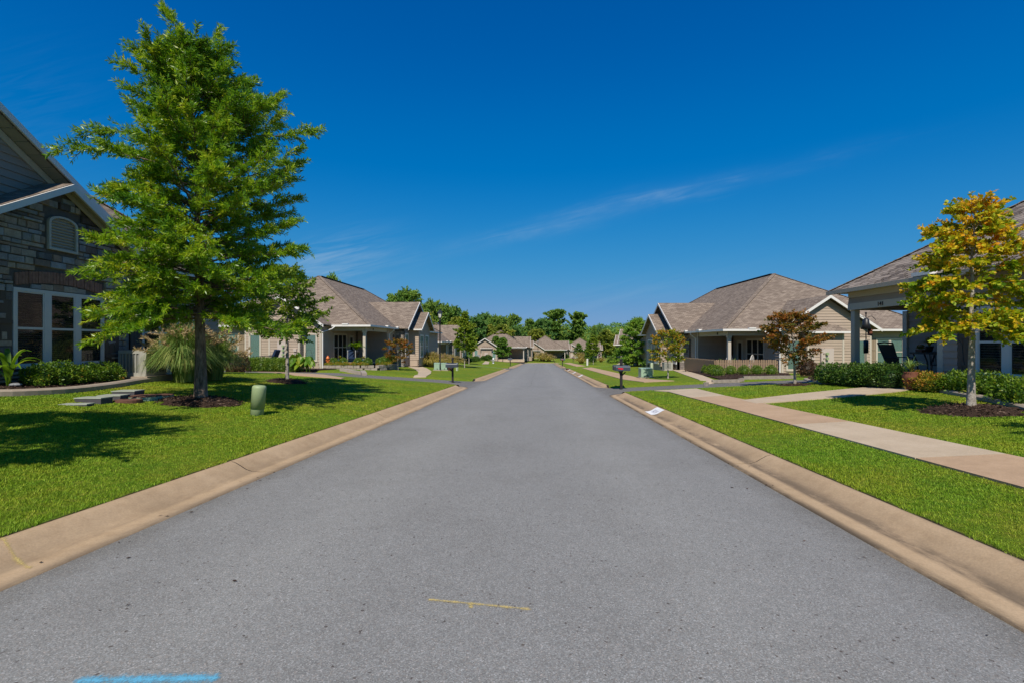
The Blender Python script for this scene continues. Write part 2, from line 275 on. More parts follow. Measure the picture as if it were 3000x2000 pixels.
M = dict(
 asphalt=mat_asphalt(), kerb=mat_concrete('kerb_concrete', (0.45, 0.318, 0.192), 0.4, None, 0.9), kerb_clean=mat_concrete('kerb_concrete_clean', (0.45, 0.318, 0.192), 0.45, None, 0.4), walk_tan=mat_concrete('tan_concrete', (0.455, 0.31, 0.195), 0.3),
 walk_pale=mat_concrete('pale_concrete', (0.49, 0.385, 0.27), 0.25), edging=mat_concrete('edging_concrete', (0.34, 0.28, 0.22), 0.5),
 block=mat_concrete('wall_block_concrete', (0.33, 0.28, 0.235), 0.6), lawn=mat_lawn(), blade=mat_blades(),
 roof=mat_roof(), shingle=mat_shingle(), siding=mat_siding('siding_tan', (0.40, 0.315, 0.245)), siding_far=mat_siding_far('siding_tan_far', (0.40, 0.315, 0.245)),
 siding_grey=mat_siding('siding_greige', (0.33, 0.275, 0.235)), trim=simple('trim_cream', (0.52, 0.46, 0.38), 0.55, 0.35, var=0.05), white=simple('gutter_white', (0.72, 0.69, 0.65), 0.45, 0.4, var=0.04),
 soffit=simple('soffit_tan', (0.40, 0.345, 0.27), 0.7, var=0.05), stone=mat_stone_each(), stone_far=mat_stone_far(), brick=simple('arch_brick', (0.30, 0.155, 0.11), 0.9, var=0.35, scale=8, bump=0.4),
 shutter=simple('shutter_brown', (0.105, 0.082, 0.065), 0.7, var=0.12, scale=10, stretch=(1, 1, 0.1)), shutter_tan=simple('shutter_tan', (0.27, 0.205, 0.14), 0.7, var=0.15, scale=10, stretch=(1, 1, 0.1)),
 frame=simple('window_frame', (0.64, 0.62, 0.60), 0.45, 0.4, var=0.04), glass=mat_glass(0.5), glass_clear=mat_glass(0.22), dark=simple('room_dark', (0.014, 0.015, 0.016), 0.9, var=0.2),
 blind=simple('blind_slats', (0.46, 0.47, 0.48), 0.6, var=0.04), blind_lit=simple('blind_pale', (0.40, 0.66, 0.58), 0.5, var=0.05), vent=simple('ridge_vent_dark', (0.03, 0.028, 0.027), 0.9),
 metal_dark=simple('painted_black', (0.016, 0.017, 0.02), 0.45, 0.5, var=0.2), mailbox=simple('mailbox_slate', (0.045, 0.056, 0.075), 0.4, 0.5, var=0.12), red=simple('flag_red', (0.65, 0.02, 0.045), 0.45), post=simple('post_dark_wood', (0.022, 0.02, 0.022), 0.7, var=0.3, bump=0.3),
 util=simple('utility_green', (0.29, 0.36, 0.19), 0.5, 0.4, var=0.07, scale=3), util_pale=simple('pedestal_pale_green', (0.47, 0.53, 0.36), 0.5, 0.4, var=0.07, scale=3), util_blue=simple('transformer_green', (0.30, 0.42, 0.31), 0.5, 0.4, var=0.06, scale=3),
 ac=simple('condenser_grey', (0.36, 0.35, 0.31), 0.5, 0.4, var=0.05), ac_fin=simple('condenser_fins', (0.2, 0.2, 0.185), 0.6), fence=simple('fence_wood', (0.26, 0.18, 0.115), 0.85, var=0.22, scale=9, stretch=(1, 1, 0.12)), timber=simple('grey_timber', (0.27, 0.235, 0.195), 0.9, var=0.3, scale=8, bump=0.4),
 mulch=mat_mulch(), lid=simple('meter_lid', (0.31, 0.33, 0.28), 0.8, var=0.15), lid_side=simple('meter_box_side', (0.07, 0.065, 0.075), 0.8), mortar=simple('stone_mortar', (0.13, 0.11, 0.095), 0.95, var=0.2, scale=10), joint=simple('joint_filler', (0.035, 0.03, 0.025), 0.9), rust=simple('rusted_iron', (0.13, 0.062, 0.042), 0.85, var=0.35, scale=12, bump=0.3), rock=simple('river_rock', (0.2, 0.21, 0.23), 0.8, var=0.35, scale=8),
 bark_oak=mat_bark('oak_bark', (0.05, 0.037, 0.028), (0.27, 0.20, 0.155)), bark_pale=mat_bark('maple_bark', (0.2, 0.165, 0.135), (0.44, 0.40, 0.345), (1, 1, 1.2), 9), twig=simple('twig_brown', (0.16, 0.095, 0.045), 0.8),
 orange=simple('orange_ceramic', (0.62, 0.16, 0.04), 0.35, 0.5), teal=simple('teal_glaze', (0.02, 0.16, 0.2), 0.25, 0.6), clay=simple('clay_pot', (0.16, 0.06, 0.035), 0.8, var=0.25), steel=simple('hydrant_silver', (0.55, 0.56, 0.57), 0.35, 0.5, 0.3), lampglass=simple('frosted_glass', (0.78, 0.76, 0.68), 0.3, 0.5), bin=simple('bin_grey', (0.33, 0.35, 0.40), 0.5),
 paint_yellow=None, mesh_tan=simple('sling_fabric', (0.10, 0.085, 0.07), 0.8), navy=simple('navy_cushion', (0.012, 0.03, 0.075), 0.8), meter=simple('meter_panel_beige', (0.50, 0.42, 0.37), 0.5, 0.4, var=0.04), paint_white=simple('kerb_paint_white', (0.78, 0.77, 0.76), 0.7, var=0.06, kind='World', scale=20), ink=simple('faded_ink', (0.45, 0.43, 0.50), 0.8),
 steelpole=simple('pole_grey', (0.3, 0.3, 0.32), 0.5), water=simple('blue_glaze', (0.03, 0.07, 0.2), 0.3, 0.5), number=simple('house_number_black', (0.01, 0.01, 0.012), 0.5))
def spray_paint(name, c, thr=0.5):
    m = NM(name); v = m.coord('World'); n = m.noise(v, 75, 3, 0.7); at_ = m.n('Attribute'); at_.attribute_name = 'rnd'
    k = m.math('ADD', m.math('MULTIPLY', n, 1.0), at_.outputs['Fac'])
    a = m.ramp(k, [(thr-0.05, (0, 0, 0)), (min(1.0, thr+0.42), (0.92,)*3)]); m.col(c); m.set(0.85, 0.2); m.l(a, m.b.inputs['Alpha']); return m.m
M['paint_yellow'] = spray_paint('spray_yellow', (0.60, 0.46, 0.17)); M['paint_blue'] = spray_paint('spray_blue', (0.13, 0.42, 0.60), 0.45)
LEAF = dict(
 oak=leafmat('oak_leaf', [(0.2, (0.067, 0.171, 0.015)), (0.42, (0.152, 0.299, 0.015)), (0.62, (0.293, 0.421, 0.017)), (0.82, (0.464, 0.488, 0.024)), (1.0, (0.512, 0.366, 0.037))], 0.38, 0.36, 0.5),
 oak2=leafmat('young_oak_leaf', [(0.2, (0.090, 0.198, 0.022)), (0.5, (0.180, 0.332, 0.036)), (0.8, (0.342, 0.450, 0.054))], 0.3, 0.5, 0.3),
 maple=leafmat('maple_leaf', [(0.2, (0.12, 0.24, 0.012)), (0.42, (0.30, 0.38, 0.014)), (0.6, (0.60, 0.46, 0.016)), (0.78, (0.74, 0.37, 0.02)), (0.95, (0.68, 0.20, 0.02))], 0.36, 0.5, 0.3, clump=1.0),
 redmaple=leafmat('red_maple_leaf', [(0.2, (0.06, 0.10, 0.012)), (0.45, (0.21, 0.135, 0.016)), (0.65, (0.33, 0.125, 0.02)), (0.9, (0.28, 0.06, 0.02))], 0.32, 0.5, 0.3),
 yellow=leafmat('amber_leaf', [(0.2, (0.10, 0.19, 0.012)), (0.45, (0.22, 0.27, 0.018)), (0.65, (0.46, 0.29, 0.022)), (0.9, (0.50, 0.16, 0.02))], 0.32, 0.5, 0.3),
 lime=leafmat('lime_leaf', [(0.2, (0.078, 0.156, 0.016)), (0.5, (0.182, 0.273, 0.021)), (0.85, (0.351, 0.377, 0.039))], 0.34, 0.5, 0.3),
 green=leafmat('green_leaf', [(0.2, (0.056, 0.136, 0.019)), (0.5, (0.120, 0.240, 0.026)), (0.85, (0.240, 0.336, 0.048))], 0.3, 0.5, 0.3),
 far=leafmat('far_leaf', [(0.2, (0.081, 0.172, 0.034)), (0.5, (0.172, 0.299, 0.046)), (0.85, (0.345, 0.414, 0.081))], 0.25, 0.6, 0.2, clump=0.25),
 far_dark=leafmat('far_dark_leaf', [(0.2, (0.057, 0.143, 0.047)), (0.5, (0.117, 0.247, 0.057)), (0.85, (0.234, 0.338, 0.078))], 0.22, 0.6, 0.2, clump=0.25),
 far_yel=leafmat('far_yellow_leaf', [(0.2, (0.096, 0.160, 0.024)), (0.5, (0.240, 0.288, 0.035)), (0.85, (0.432, 0.384, 0.064))], 0.25, 0.6, 0.2, clump=0.25),
 box=leafmat('boxwood_leaf', [(0.2, (0.069, 0.138, 0.014)), (0.5, (0.138, 0.230, 0.018)), (0.85, (0.253, 0.322, 0.040))], 0.25, 0.45, 0.35, clump=3),
 hedge=leafmat('hedge_leaf', [(0.2, (0.026, 0.072, 0.013)), (0.5, (0.058, 0.130, 0.018)), (0.85, (0.130, 0.195, 0.026))], 0.22, 0.45, 0.35, clump=3),
 azalea=leafmat('azalea_leaf', [(0.2, (0.05, 0.12, 0.012)), (0.5, (0.12, 0.22, 0.016)), (0.8, (0.22, 0.29, 0.025)), (0.95, (0.42, 0.16, 0.03))], 0.28, 0.45, 0.35, clump=2),
 gold=leafmat('gold_shrub_leaf', [(0.2, (0.09, 0.15, 0.015)), (0.45, (0.25, 0.24, 0.02)), (0.7, (0.45, 0.27, 0.03)), (0.95, (0.45, 0.12, 0.03))], 0.3, 0.45, 0.3, clump=3),
 barberry=leafmat('barberry_leaf', [(0.2, (0.05, 0.035, 0.02)), (0.5, (0.12, 0.055, 0.03)), (0.85, (0.17, 0.10, 0.035))], 0.25, 0.5, 0.3, clump=3),
 reed=leafmat('reed_blade', [(0.2, (0.092, 0.184, 0.040)), (0.5, (0.196, 0.299, 0.069)), (0.85, (0.402, 0.414, 0.127))], 0.3, 0.5, 0.3, clump=1.5),
 plume=leafmat('reed_plume', [(0.2, (0.30, 0.21, 0.11)), (0.5, (0.44, 0.32, 0.18)), (0.9, (0.55, 0.44, 0.27))], 0.35, 0.8, 0.1, clump=2),
 straw=leafmat('straw_blade', [(0.2, (0.196, 0.196, 0.034)), (0.5, (0.414, 0.333, 0.069)), (0.85, (0.575, 0.460, 0.161))], 0.3, 0.6, 0.2, clump=1.5),
 bright=leafmat('bright_leaf', [(0.2, (0.10, 0.21, 0.012)), (0.5, (0.19, 0.32, 0.02)), (0.85, (0.33, 0.38, 0.04))], 0.36, 0.4, 0.4, clump=2),
 ear=leafmat('elephant_ear_leaf', [(0.2, (0.08, 0.2, 0.012)), (0.5, (0.18, 0.30, 0.015)), (0.85, (0.35, 0.33, 0.03))], 0.4, 0.4, 0.4, clump=3))

# ------------------------------------------------------------------ mesh helpers
def tag(o, label=None, cat=None, group=None, kind=None):
    if label: o['label'] = label
    if cat: o['category'] = cat
    if group: o['group'] = group
    if kind: o['kind'] = kind
    return o
def empty(name, loc=(0, 0, 0), rz=0.0):
    o = bpy.data.objects.new(name, None); o.empty_display_size = 0.2; o.location = loc; o.rotation_euler = (0, 0, rz); COL.objects.link(o); return o
def thing(name, label, cat, loc=(0, 0, 0), rz=0.0, group=None): return tag(empty(name, loc, rz), label, cat, group)
def obj(name, me, parent=None, loc=(0, 0, 0), rot=(0, 0, 0)):
    o = bpy.data.objects.new(name, me); o.location = loc; o.rotation_euler = rot
    if parent: o.parent = parent
    COL.objects.link(o); return o
class MB:
    def __init__(s, mir=1, off=(0, 0, 0)): s.v = []; s.f = []; s.mi = []; s.mir = mir; s.off = off
    def add(s, vs, fs, mi=0):
        b = len(s.v); s.v += [tuple(p) for p in vs]; s.f += [tuple(b+i for i in f) for f in fs]; s.mi += [mi]*len(fs); return s
    def box(s, x0, x1, y0, y1, z0, z1, mi=0):
        return s.add([(x, y, z) for z in (z0, z1) for x, y in ((x0, y0), (x1, y0), (x1, y1), (x0, y1))], [(3, 2, 1, 0), (4, 5, 6, 7), (0, 1, 5, 4), (1, 2, 6, 5), (2, 3, 7, 6), (3, 0, 4, 7)], mi)
    def prism(s, pts, d, mi=0):
        n = len(pts); d = Vector(d); p2 = [tuple(Vector(p)+d) for p in pts]
        return s.add(list(pts)+p2, [tuple(range(n-1, -1, -1)), tuple(range(n, 2*n))]+[(i, (i+1) % n, n+(i+1) % n, n+i) for i in range(n)], mi)
    def beam(s, a, b, w, h, up=(0, 0, 1), mi=0):
        a = Vector(a); b = Vector(b); d = (b-a).normalized(); r = d.cross(Vector(up)).normalized()*w/2; u = r.cross(d).normalized()*h/2
        return s.add([a-r-u, a+r-u, a+r+u, a-r+u, b-r-u, b+r-u, b+r+u, b-r+u], [(3, 2, 1, 0), (4, 5, 6, 7), (0, 1, 5, 4), (1, 2, 6, 5), (2, 3, 7, 6), (3, 0, 4, 7)], mi)
    def tube(s, pts, rad, n=8, mi=0, cap=True):
        pts = [Vector(p) for p in pts]; m = len(pts)
        if not hasattr(rad, '__len__'): rad = [rad]*m
        vs = []; ref = Vector((0.31, 0.95, 0.05))
        for i, p in enumerate(pts):
            t = (pts[min(i+1, m-1)]-pts[max(i-1, 0)]).normalized()
            if abs(t.dot(ref)) > 0.95: ref = Vector((0.9, 0.1, 0.42))
            a = t.cross(ref).normalized(); b = t.cross(a)
            vs += [p+(a*math.cos(2*PI*k/n)+b*math.sin(2*PI*k/n))*rad[i] for k in range(n)]
        fs = [(i*n+k, i*n+(k+1) % n, (i+1)*n+(k+1) % n, (i+1)*n+k) for i in range(m-1) for k in range(n)]
        if cap: fs += [tuple(range(n-1, -1, -1)), tuple(range((m-1)*n, m*n))]
        return s.add(vs, fs, mi)
    def lathe(s, prof, c=(0, 0, 0), n=14, mi=0, cap=True):
        vs = [(c[0]+r*math.cos(2*PI*k/n), c[1]+r*math.sin(2*PI*k/n), c[2]+z) for r, z in prof for k in range(n)]
        fs = [(i*n+k, i*n+(k+1) % n, (i+1)*n+(k+1) % n, (i+1)*n+k) for i in range(len(prof)-1) for k in range(n)]
        if cap: fs += [tuple(range(n-1, -1, -1)), tuple(range((len(prof)-1)*n, len(prof)*n))]
        return s.add(vs, fs, mi)
    def mesh(s, name, mats, smooth=False, uv=False):
        me = bpy.data.meshes.new(name); o = s.off
        me.from_pydata([(s.mir*(x-o[0]), y-o[1], z-o[2]) for x, y, z in s.v], [], s.f if s.mir > 0 else [f[::-1] for f in s.f])
        for m in (mats if isinstance(mats, (list, tuple)) else [mats]): me.materials.append(m)
        if any(s.mi): me.polygons.foreach_set('material_index', s.mi)
        if smooth: me.polygons.foreach_set('use_smooth', [True]*len(me.polygons))
        if uv:
            l = me.uv_layers.new(name='UVMap')
            for p in me.polygons:
                n = p.normal; h = Vector((0, 0, 1)).cross(n)
                h = Vector((1, 0, 0)) if h.length < 1e-3 else h.normalized()
                t = n.cross(h)
                for li in p.loop_indices:
                    c = me.vertices[me.loops[li].vertex_index].co; l.data[li].uv = (c.dot(h), c.dot(t))
        return me
    def build(s, name, mats, parent=None, smooth=False, uv=False, loc=(0, 0, 0), kind=None):
        o = obj(name, s.mesh(name, mats, smooth, uv), parent, loc)
        if kind: o['kind'] = kind
        return o
def np_mesh(name, V, k, mat, rnd=None, extra=None):
    V = np.asarray(V, np.float32).reshape(-1, 3); nv = len(V); nf = nv//k
    me = bpy.data.meshes.new(name); me.vertices.add(nv); me.vertices.foreach_set('co', V.ravel())
    me.loops.add(nv); me.loops.foreach_set('vertex_index', np.arange(nv, dtype=np.int32)); me.polygons.add(nf)
    me.polygons.foreach_set('loop_start', np.arange(0, nv, k, dtype=np.int32))
    if rnd is not None:
        a = me.attributes.new('rnd', 'FLOAT', 'FACE'); a.data.foreach_set('value', np.asarray(rnd, np.float32))
    me.materials.append(mat); me.update(calc_edges=True); return me
def norm(a): return a/np.maximum(np.linalg.norm(a, axis=-1, keepdims=True), 1e-9)
def leaf_quads(P, D, L, Wd, rng, flat=0.0, droop=0.0):
    """rhombic leaves at P pointing along D; flat pulls the blade's normal to the vertical"""
    n = len(P); D = norm(D+np.array([0, 0, -droop])); Nn = norm(rng.normal(size=(n, 3))+np.array([0, 0, flat])); Sd = norm(np.cross(D, Nn))
    L = np.broadcast_to(L, (n,))[:, None]; Wd = np.broadcast_to(Wd, (n,))[:, None]; up = np.cross(Sd, D)
    a = P; b = P+D*L*0.45+Sd*Wd*0.5+up*L*0.05; c = P+D*L; d = P+D*L*0.45-Sd*Wd*0.5+up*L*0.05
    return np.stack([a, b, c, d], 1).reshape(-1, 3)

# ------------------------------------------------------------------ the lie of the land
AX = R(3.43); SA, CA = math.sin(AX), math.cos(AX); OX = -0.43; FALL = 0.027; HW = 3.235; KW = 0.66
def st(x, y): return (x-OX)*SA+y*CA, (x-OX)*CA-y*SA
def xy(s, t): return OX+s*SA+t*CA, s*CA-t*SA
LANES = {-1: [(27.9, 1.9, 2.2), (61.5, 2.0, 2.5), (110.5, 3.4, 4.0)], 1: [(22.7, 1.6, 1.5), (63.5, 2.0, 2.2), (110.5, 3.4, 4.0)]}
def lane_w(t, w0, r):
    x = np.clip(np.abs(t)-HW, 0, r); return w0+r-np.sqrt(np.maximum(r*r-(r-x)**2, 0))
def sstep(x): x = np.clip(x, 0, 1); return x*x*(3-2*x)
def rel(s, t):
    s = np.asarray(s, float); t = np.asarray(t, float); a = np.abs(t); left = t < 0
    kl = np.interp(s, [0, 18, 25, 38, 60, 110], [0.088, 0.09, 0.062, 0.062, 0.08, 0.085]); kr = np.interp(s, [0, 14, 18, 31, 60, 110], [0.062, 0.062, 0.056, 0.047, 0.055, 0.06])
    k = np.where(left, kl, kr); d = np.clip(a-HW-KW, 0, None)
    h = k*np.where(d < 8.6, d, 8.6+(d-8.6)*0.25)
    sd_ = np.full(np.broadcast(s, t).shape, 9.0)
    for sg in (-1, 1):
        for c, w0, r in LANES[sg]:
            q = np.abs(s-c)-lane_w(t, w0, r)
            sd_ = np.where((t*sg) > 0, np.minimum(sd_, q), sd_)
    h = h+0.13*sstep(sd_/0.55)*(a >= HW-0.01)
    far_ = 0.13*sstep((s-114.2)/0.6)+np.clip(0.045*(s-115), 0, 0.95)
    h = np.where(s > 114, np.maximum(h, far_), h)
    return h*np.clip(1-(s-190)/60, 0.35, 1)
def gz(x, y):
    s, t = st(np.asarray(x, float), np.asarray(y, float)); return -FALL*np.minimum(s, 190)+rel(s, t)
def G(x, y): return float(gz(x, y))
def ray(px, py, d): return (px-PCX)/FPX*d, d, CAMH-(py-PCY)/FPX*d
def ground(px, py, lo=1.5, hi=200):
    d = lo; f0 = None
    while d < hi:
        x, y, z = ray(px, py, d); f = z-G(x, y)
        if f <= 0:
            a, b = d-max(0.05, d*0.01), d
            for _ in range(24):
                m_ = (a+b)/2; x, y, z = ray(px, py, m_)
                if z-G(x, y) > 0: a = m_
                else: b = m_
            return Vector((x, y, G(x, y)))
        d += max(0.05, d*0.01)
    x, y, z = ray(px, py, hi); return Vector((x, y, G(x, y)))

# road, lanes, lawns
def grid_mesh(name, Sv, Tv, zf, mat, skip=None):
    Sg, Tg = np.meshgrid(Sv, Tv, indexing='ij'); X = OX+Sg*SA+Tg*CA; Y = Sg*CA-Tg*SA; Z = zf(Sg, Tg)
    ns, ntt = Sg.shape; V = np.stack([X, Y, Z], -1).reshape(-1, 3); F = []
    for i in range(ns-1):
        for j in range(ntt-1):
            if skip and skip((Sv[i]+Sv[i+1])/2, (Tv[j]+Tv[j+1])/2): continue
            F.append((i*ntt+j, (i+1)*ntt+j, (i+1)*ntt+j+1, i*ntt+j+1))
    me = bpy.data.meshes.new(name); me.from_pydata(V.tolist(), [], F); me.materials.append(mat); me.polygons.foreach_set('use_smooth', [True]*len(F)); return me
crown = lambda s, t: -FALL*s+0.05*(1-(t/HW)**2)
road = tag(obj('road', grid_mesh('road', np.arange(-12, 115.1, 1.0), np.linspace(-HW, HW, 15), crown, M['asphalt'])), kind='structure')
sv = np.unique(np.round(np.concatenate([np.arange(-12, 70, 0.5), np.arange(22, 33.5, 0.2), np.arange(18.5, 27, 0.2), np.arange(55, 68, 0.4), np.arange(70, 100, 2), np.arange(100, 121, 0.8), np.arange(121, 200, 6), [230, 300, 420]]), 3))
tvp = np.concatenate([[HW+KW-0.02], np.arange(4.1, 9, 0.3), np.arange(9, 16, 0.8), [17, 20, 25, 32, 42, 60, 90, 140]])
zl = lambda s, t: -FALL*np.minimum(s, 190)+rel(s, t)
lawn_me = grid_mesh('lawn', sv, np.concatenate([-tvp[::-1], tvp]), zl, M['lawn'], skip=lambda s, t: abs(t) < HW+KW-0.05 and s < 114)
tag(obj('lawn', lawn_me), kind='structure')
k = 0
for sg in (-1, 1):
    for c, w0, r in LANES[sg]:
        tt = np.concatenate([np.linspace(HW-0.01, HW+r, 14), np.arange(HW+r+1, 46 if c > 100 else 30, 1.0)])
        vs = []; fs = []
        for t in tt:
            w = float(lane_w(t, w0, r))+0.02
            for q in np.linspace(-1, 1, 9):
                s = c+q*w; x, y = xy(s, sg*t); z = -FALL*s+float(rel(np.array(c), np.array(sg*t)))+0.012+0.02*(1-q*q)
                if t < HW: z = -FALL*s+0.003
                vs.append((x, y, z))
        for i in range(len(tt)-1):
            for j in range(8):
                f = (i*9+j, i*9+j+1, (i+1)*9+j+1, (i+1)*9+j); fs.append(f if sg < 0 else f[::-1])
        me = bpy.data.meshes.new('lane'); me.from_pydata(vs, [], fs); me.materials.append(M['asphalt']); me.polygons.foreach_set('use_smooth', [True]*len(fs))
        tag(obj('side_street' if c > 100 else 'lane', me), kind='structure')

# kerbs: a rolled concrete section swept along the road edge and round the lane mouths, one piece per pour
PROF = [(0.0, -0.03), (0.0, 0.008), (0.20, 0.004), (0.32, 0.010), (0.40, 0.035), (0.48, 0.085), (0.55, 0.125), (0.61, 0.142), (KW, 0.135), (KW+0.02, 0.02)]
def kerb_piece(path, parent):
    """path: (s, t, out_s, out_t, k) in road coordinates, k the height left of the section"""
    vs = []; at_ = []; n = len(PROF)
    for s, t, os_, ot, k_ in path:
        for u, h in PROF:
            x, y = xy(s+os_*u, t+ot*u); vs.append((x, y, -FALL*(s+os_*u)+(h*k_ if h > 0.01 else h)+0.006)); at_.append(u/KW)
    fs = [(i*n+j, (i+1)*n+j, (i+1)*n+j+1, i*n+j+1) for i in range(len(path)-1) for j in range(n-1)]
    b_ = len(vs); vs += vs[:n]+vs[(len(path)-1)*n:]; at_ += at_[:n]+at_[:n]
    fs += [tuple(range(b_, b_+n)), tuple(range(b_+n, b_+2*n))[::-1]]
    me = bpy.data.meshes.new('kerb_section'); me.from_pydata(vs, [], fs); me.materials.append(M['kerb'] if path[0][1] > 0 else M['kerb_clean'])
    a = me.attributes.new('across', 'FLOAT', 'POINT'); a.data.foreach_set('value', at_)
    sm = [True]*len(fs); sm[-1] = sm[-2] = False; me.polygons.foreach_set('use_smooth', sm)
    o = obj('kerb_section', me, parent); return o
def arc(c, w0, r, sg, end, deg):
    out = []
    for th in np.linspace(0, R(deg), 9):
        t = HW+r*(1-math.cos(th)); s = c+end*(w0+r-r*math.sin(th)); k_ = 1-0.75*(th/R(deg))**2
        out.append((s, sg*t, math.cos(PI/2-th)*end*1.0, sg*math.cos(th), k_))
    return out
for sg in (-1, 1):
    kb = tag(empty('kerb', (0, 0, 0)), kind='structure')
    runs = []; s0 = -11.0
    first = True
    for c, w0, r in LANES[sg]:
        runs.append((s0, c-w0-r, None if first else prev, (c, w0, r))); prev = (c, w0, r); s0 = c+w0+r; first = False
    for a, b, A, B in runs:
        L = b-a; npc = max(1, round(L/(6.1 if a < 40 else 12))); cuts = np.linspace(a, b, npc+1)
        for i in range(npc):
            p = []
            if i == 0 and A: p += arc(*A, sg, 1, 84)[::-1]
            p += [(s, sg*HW, 0, sg, 1.0) for s in np.linspace(cuts[i]+(0.013 if not (i == 0 and A) else 0.02), cuts[i+1]-0.013, 7)]
            if i == npc-1: p += arc(*B, sg, -1, 62 if a < 0 else 84)[1:]
            kerb_piece(p, kb)
            if i < npc-1:      # the dark joint between two pours
                jb = MB(); jp = [(u, h-0.004) for u, h in PROF]; vv = []
                for s in (cuts[i+1]-0.014, cuts[i+1]+0.014):
                    for u, h in jp: x, y = xy(s, sg*(HW+u)); vv.append((x, y, -FALL*s+h+0.006))
                n_ = len(jp); jb.add(vv, [(q, n_+q, n_+q+1, q+1) for q in range(n_-1)]); jb.build('joint', M['joint'], kb)
far_kerb = tag(empty('kerb'), kind='structure')
kerb_piece([(114.2, t, 1, 0, 1.0) for t in np.linspace(-30, 40, 30)], far_kerb)

def poly_sheet(name, pts, mat, dz=0.02, thick=0.0, sub=3, kind=None, parent=None):
    """a paved or mulched patch of ground: outline in world xy, laid over the land"""
    import bmesh
    bm = bmesh.new(); vs = [bm.verts.new((p[0], p[1], 0)) for p in pts]; f = bm.faces.new(vs)
    if f.normal.z < 0: f.normal_flip()
    bmesh.ops.triangulate(bm, faces=bm.faces[:])
    for _ in range(sub):
        es = [e for e in bm.edges if e.calc_length() > 0.7]
        if not es: break
        bmesh.ops.subdivide_edges(bm, edges=es, cuts=1); bmesh.ops.triangulate(bm, faces=bm.faces[:])
    for v in bm.verts: v.co.z = G(v.co.x, v.co.y)+dz
    if thick:
        r = bmesh.ops.extrude_face_region(bm, geom=bm.faces[:])
        for v in [g for g in r['geom'] if isinstance(g, bmesh.types.BMVert)]: v.co.z += 0.0
        top = [g for g in r['geom'] if isinstance(g, bmesh.types.BMVert)]
        for v in bm.verts:
            if v not in top: v.co.z -= thick
    bmesh.ops.recalc_face_normals(bm, faces=bm.faces[:])
    me = bpy.data.meshes.new(name); bm.to_mesh(me); bm.free(); me.materials.append(mat)
    o = obj(name, me, parent)
    if kind: o['kind'] = kind
    return o
NOGRASS = []
def gp(*pp): return [tuple(ground(a, b)[:2]) for a, b in pp]

# sidewalk on the right, slab by slab
walk = tag(empty('sidewalk'), kind='structure')
def walk_edges(s): return 5.42+0.0*s, 6.55+0.0*s
cuts = [-2, 0.2, 2.1, 3.7, 5.15, 6.75, 9.95, 13.2, 16.4, 19.3]
for i in range(len(cuts)-1):
    a, b = cuts[i]+0.008, cuts[i+1]-0.008
    t0, t1 = 5.45, 6.6
    pts = [xy(a, t0), xy((a+b)/2, t0), xy(b, t0), xy(b, t1), xy((a+b)/2, t1), xy(a, t1)]
    if i == len(cuts)-2: pts = [xy(a, t0), xy(b-0.1, t0), xy(b+0.75, t0-0.35), xy(b+0.75, t1+0.2), xy(a, t1)]
    poly_sheet('slab', pts, M['walk_pale'] if i in (5, 8) else M['walk_tan'], 0.028, 0.06, 2, None, walk); NOGRASS.append(pts)
cuts = list(np.arange(26.0, 60.5, 1.75))
for i in range(len(cuts)-1):
    a, b = cuts[i]+0.006, cuts[i+1]-0.006
    f = lambda s: 5.45+0.5*float(sstep((30-s)/4)); g_ = lambda s: 6.65+0.9*float(sstep((29.5-s)/3.5))
    pts = [xy(a, f(a)), xy(b, f(b)), xy(b, g_(b)), xy(a, g_(a))]
    poly_sheet('slab', pts, M['walk_tan'], 0.028, 0.06, 1, None, walk); NOGRASS.append(pts)
far_walk = [xy(67.5, 5.4), xy(85, 5.4), xy(104, 5.4), xy(104, 6.7), xy(85, 6.7), xy(67.5, 6.7)]
poly_sheet('slab', far_walk, M['walk_tan'], 0.028, 0.05, 2, None, walk)
def path(name, pix, mat, **k):
    pts = gp(*pix); NOGRASS.append(pts); return tag(poly_sheet(name, pts, mat, 0.03, 0.06, 3, **k), kind='structure')
# front walk of the right-hand house, the walk to the fenced porch, the bent walk on the left and the far stubs
path('footpath', [(2215, 1183), (2172, 1173), (2330, 1155), (2480, 1140), (2560, 1133), (2655, 1125), (2705, 1136), (2640, 1146), (2480, 1163)], M['walk_pale'])
path('footpath', [(2068, 1127), (1966, 1082), (2024, 1082), (2060, 1100), (2096, 1119)], M['walk_pale'])
path('footpath', [(1248, 1104), (1262, 1094), (1264, 1087), (1250, 1078), (1215, 1067), (1180, 1062), (1160, 1063), (1188, 1071), (1214, 1080), (1226, 1089), (1224, 1097), (1211, 1105)], M['walk_pale'])
path('footpath', [(1412, 1066), (1431, 1066), (1434, 1059), (1422, 1057)], M['walk_pale'])
path('footpath', [(688, 1079), (760, 1083), (860, 1092), (985, 1103), (1010, 1107), (1000, 1109), (860, 1099), (752, 1089), (680, 1084)], M['walk_tan'])
path('footpath', [(1806, 1067), (1826, 1066), (1845, 1057), (1838, 1056)], M['walk_pale'])

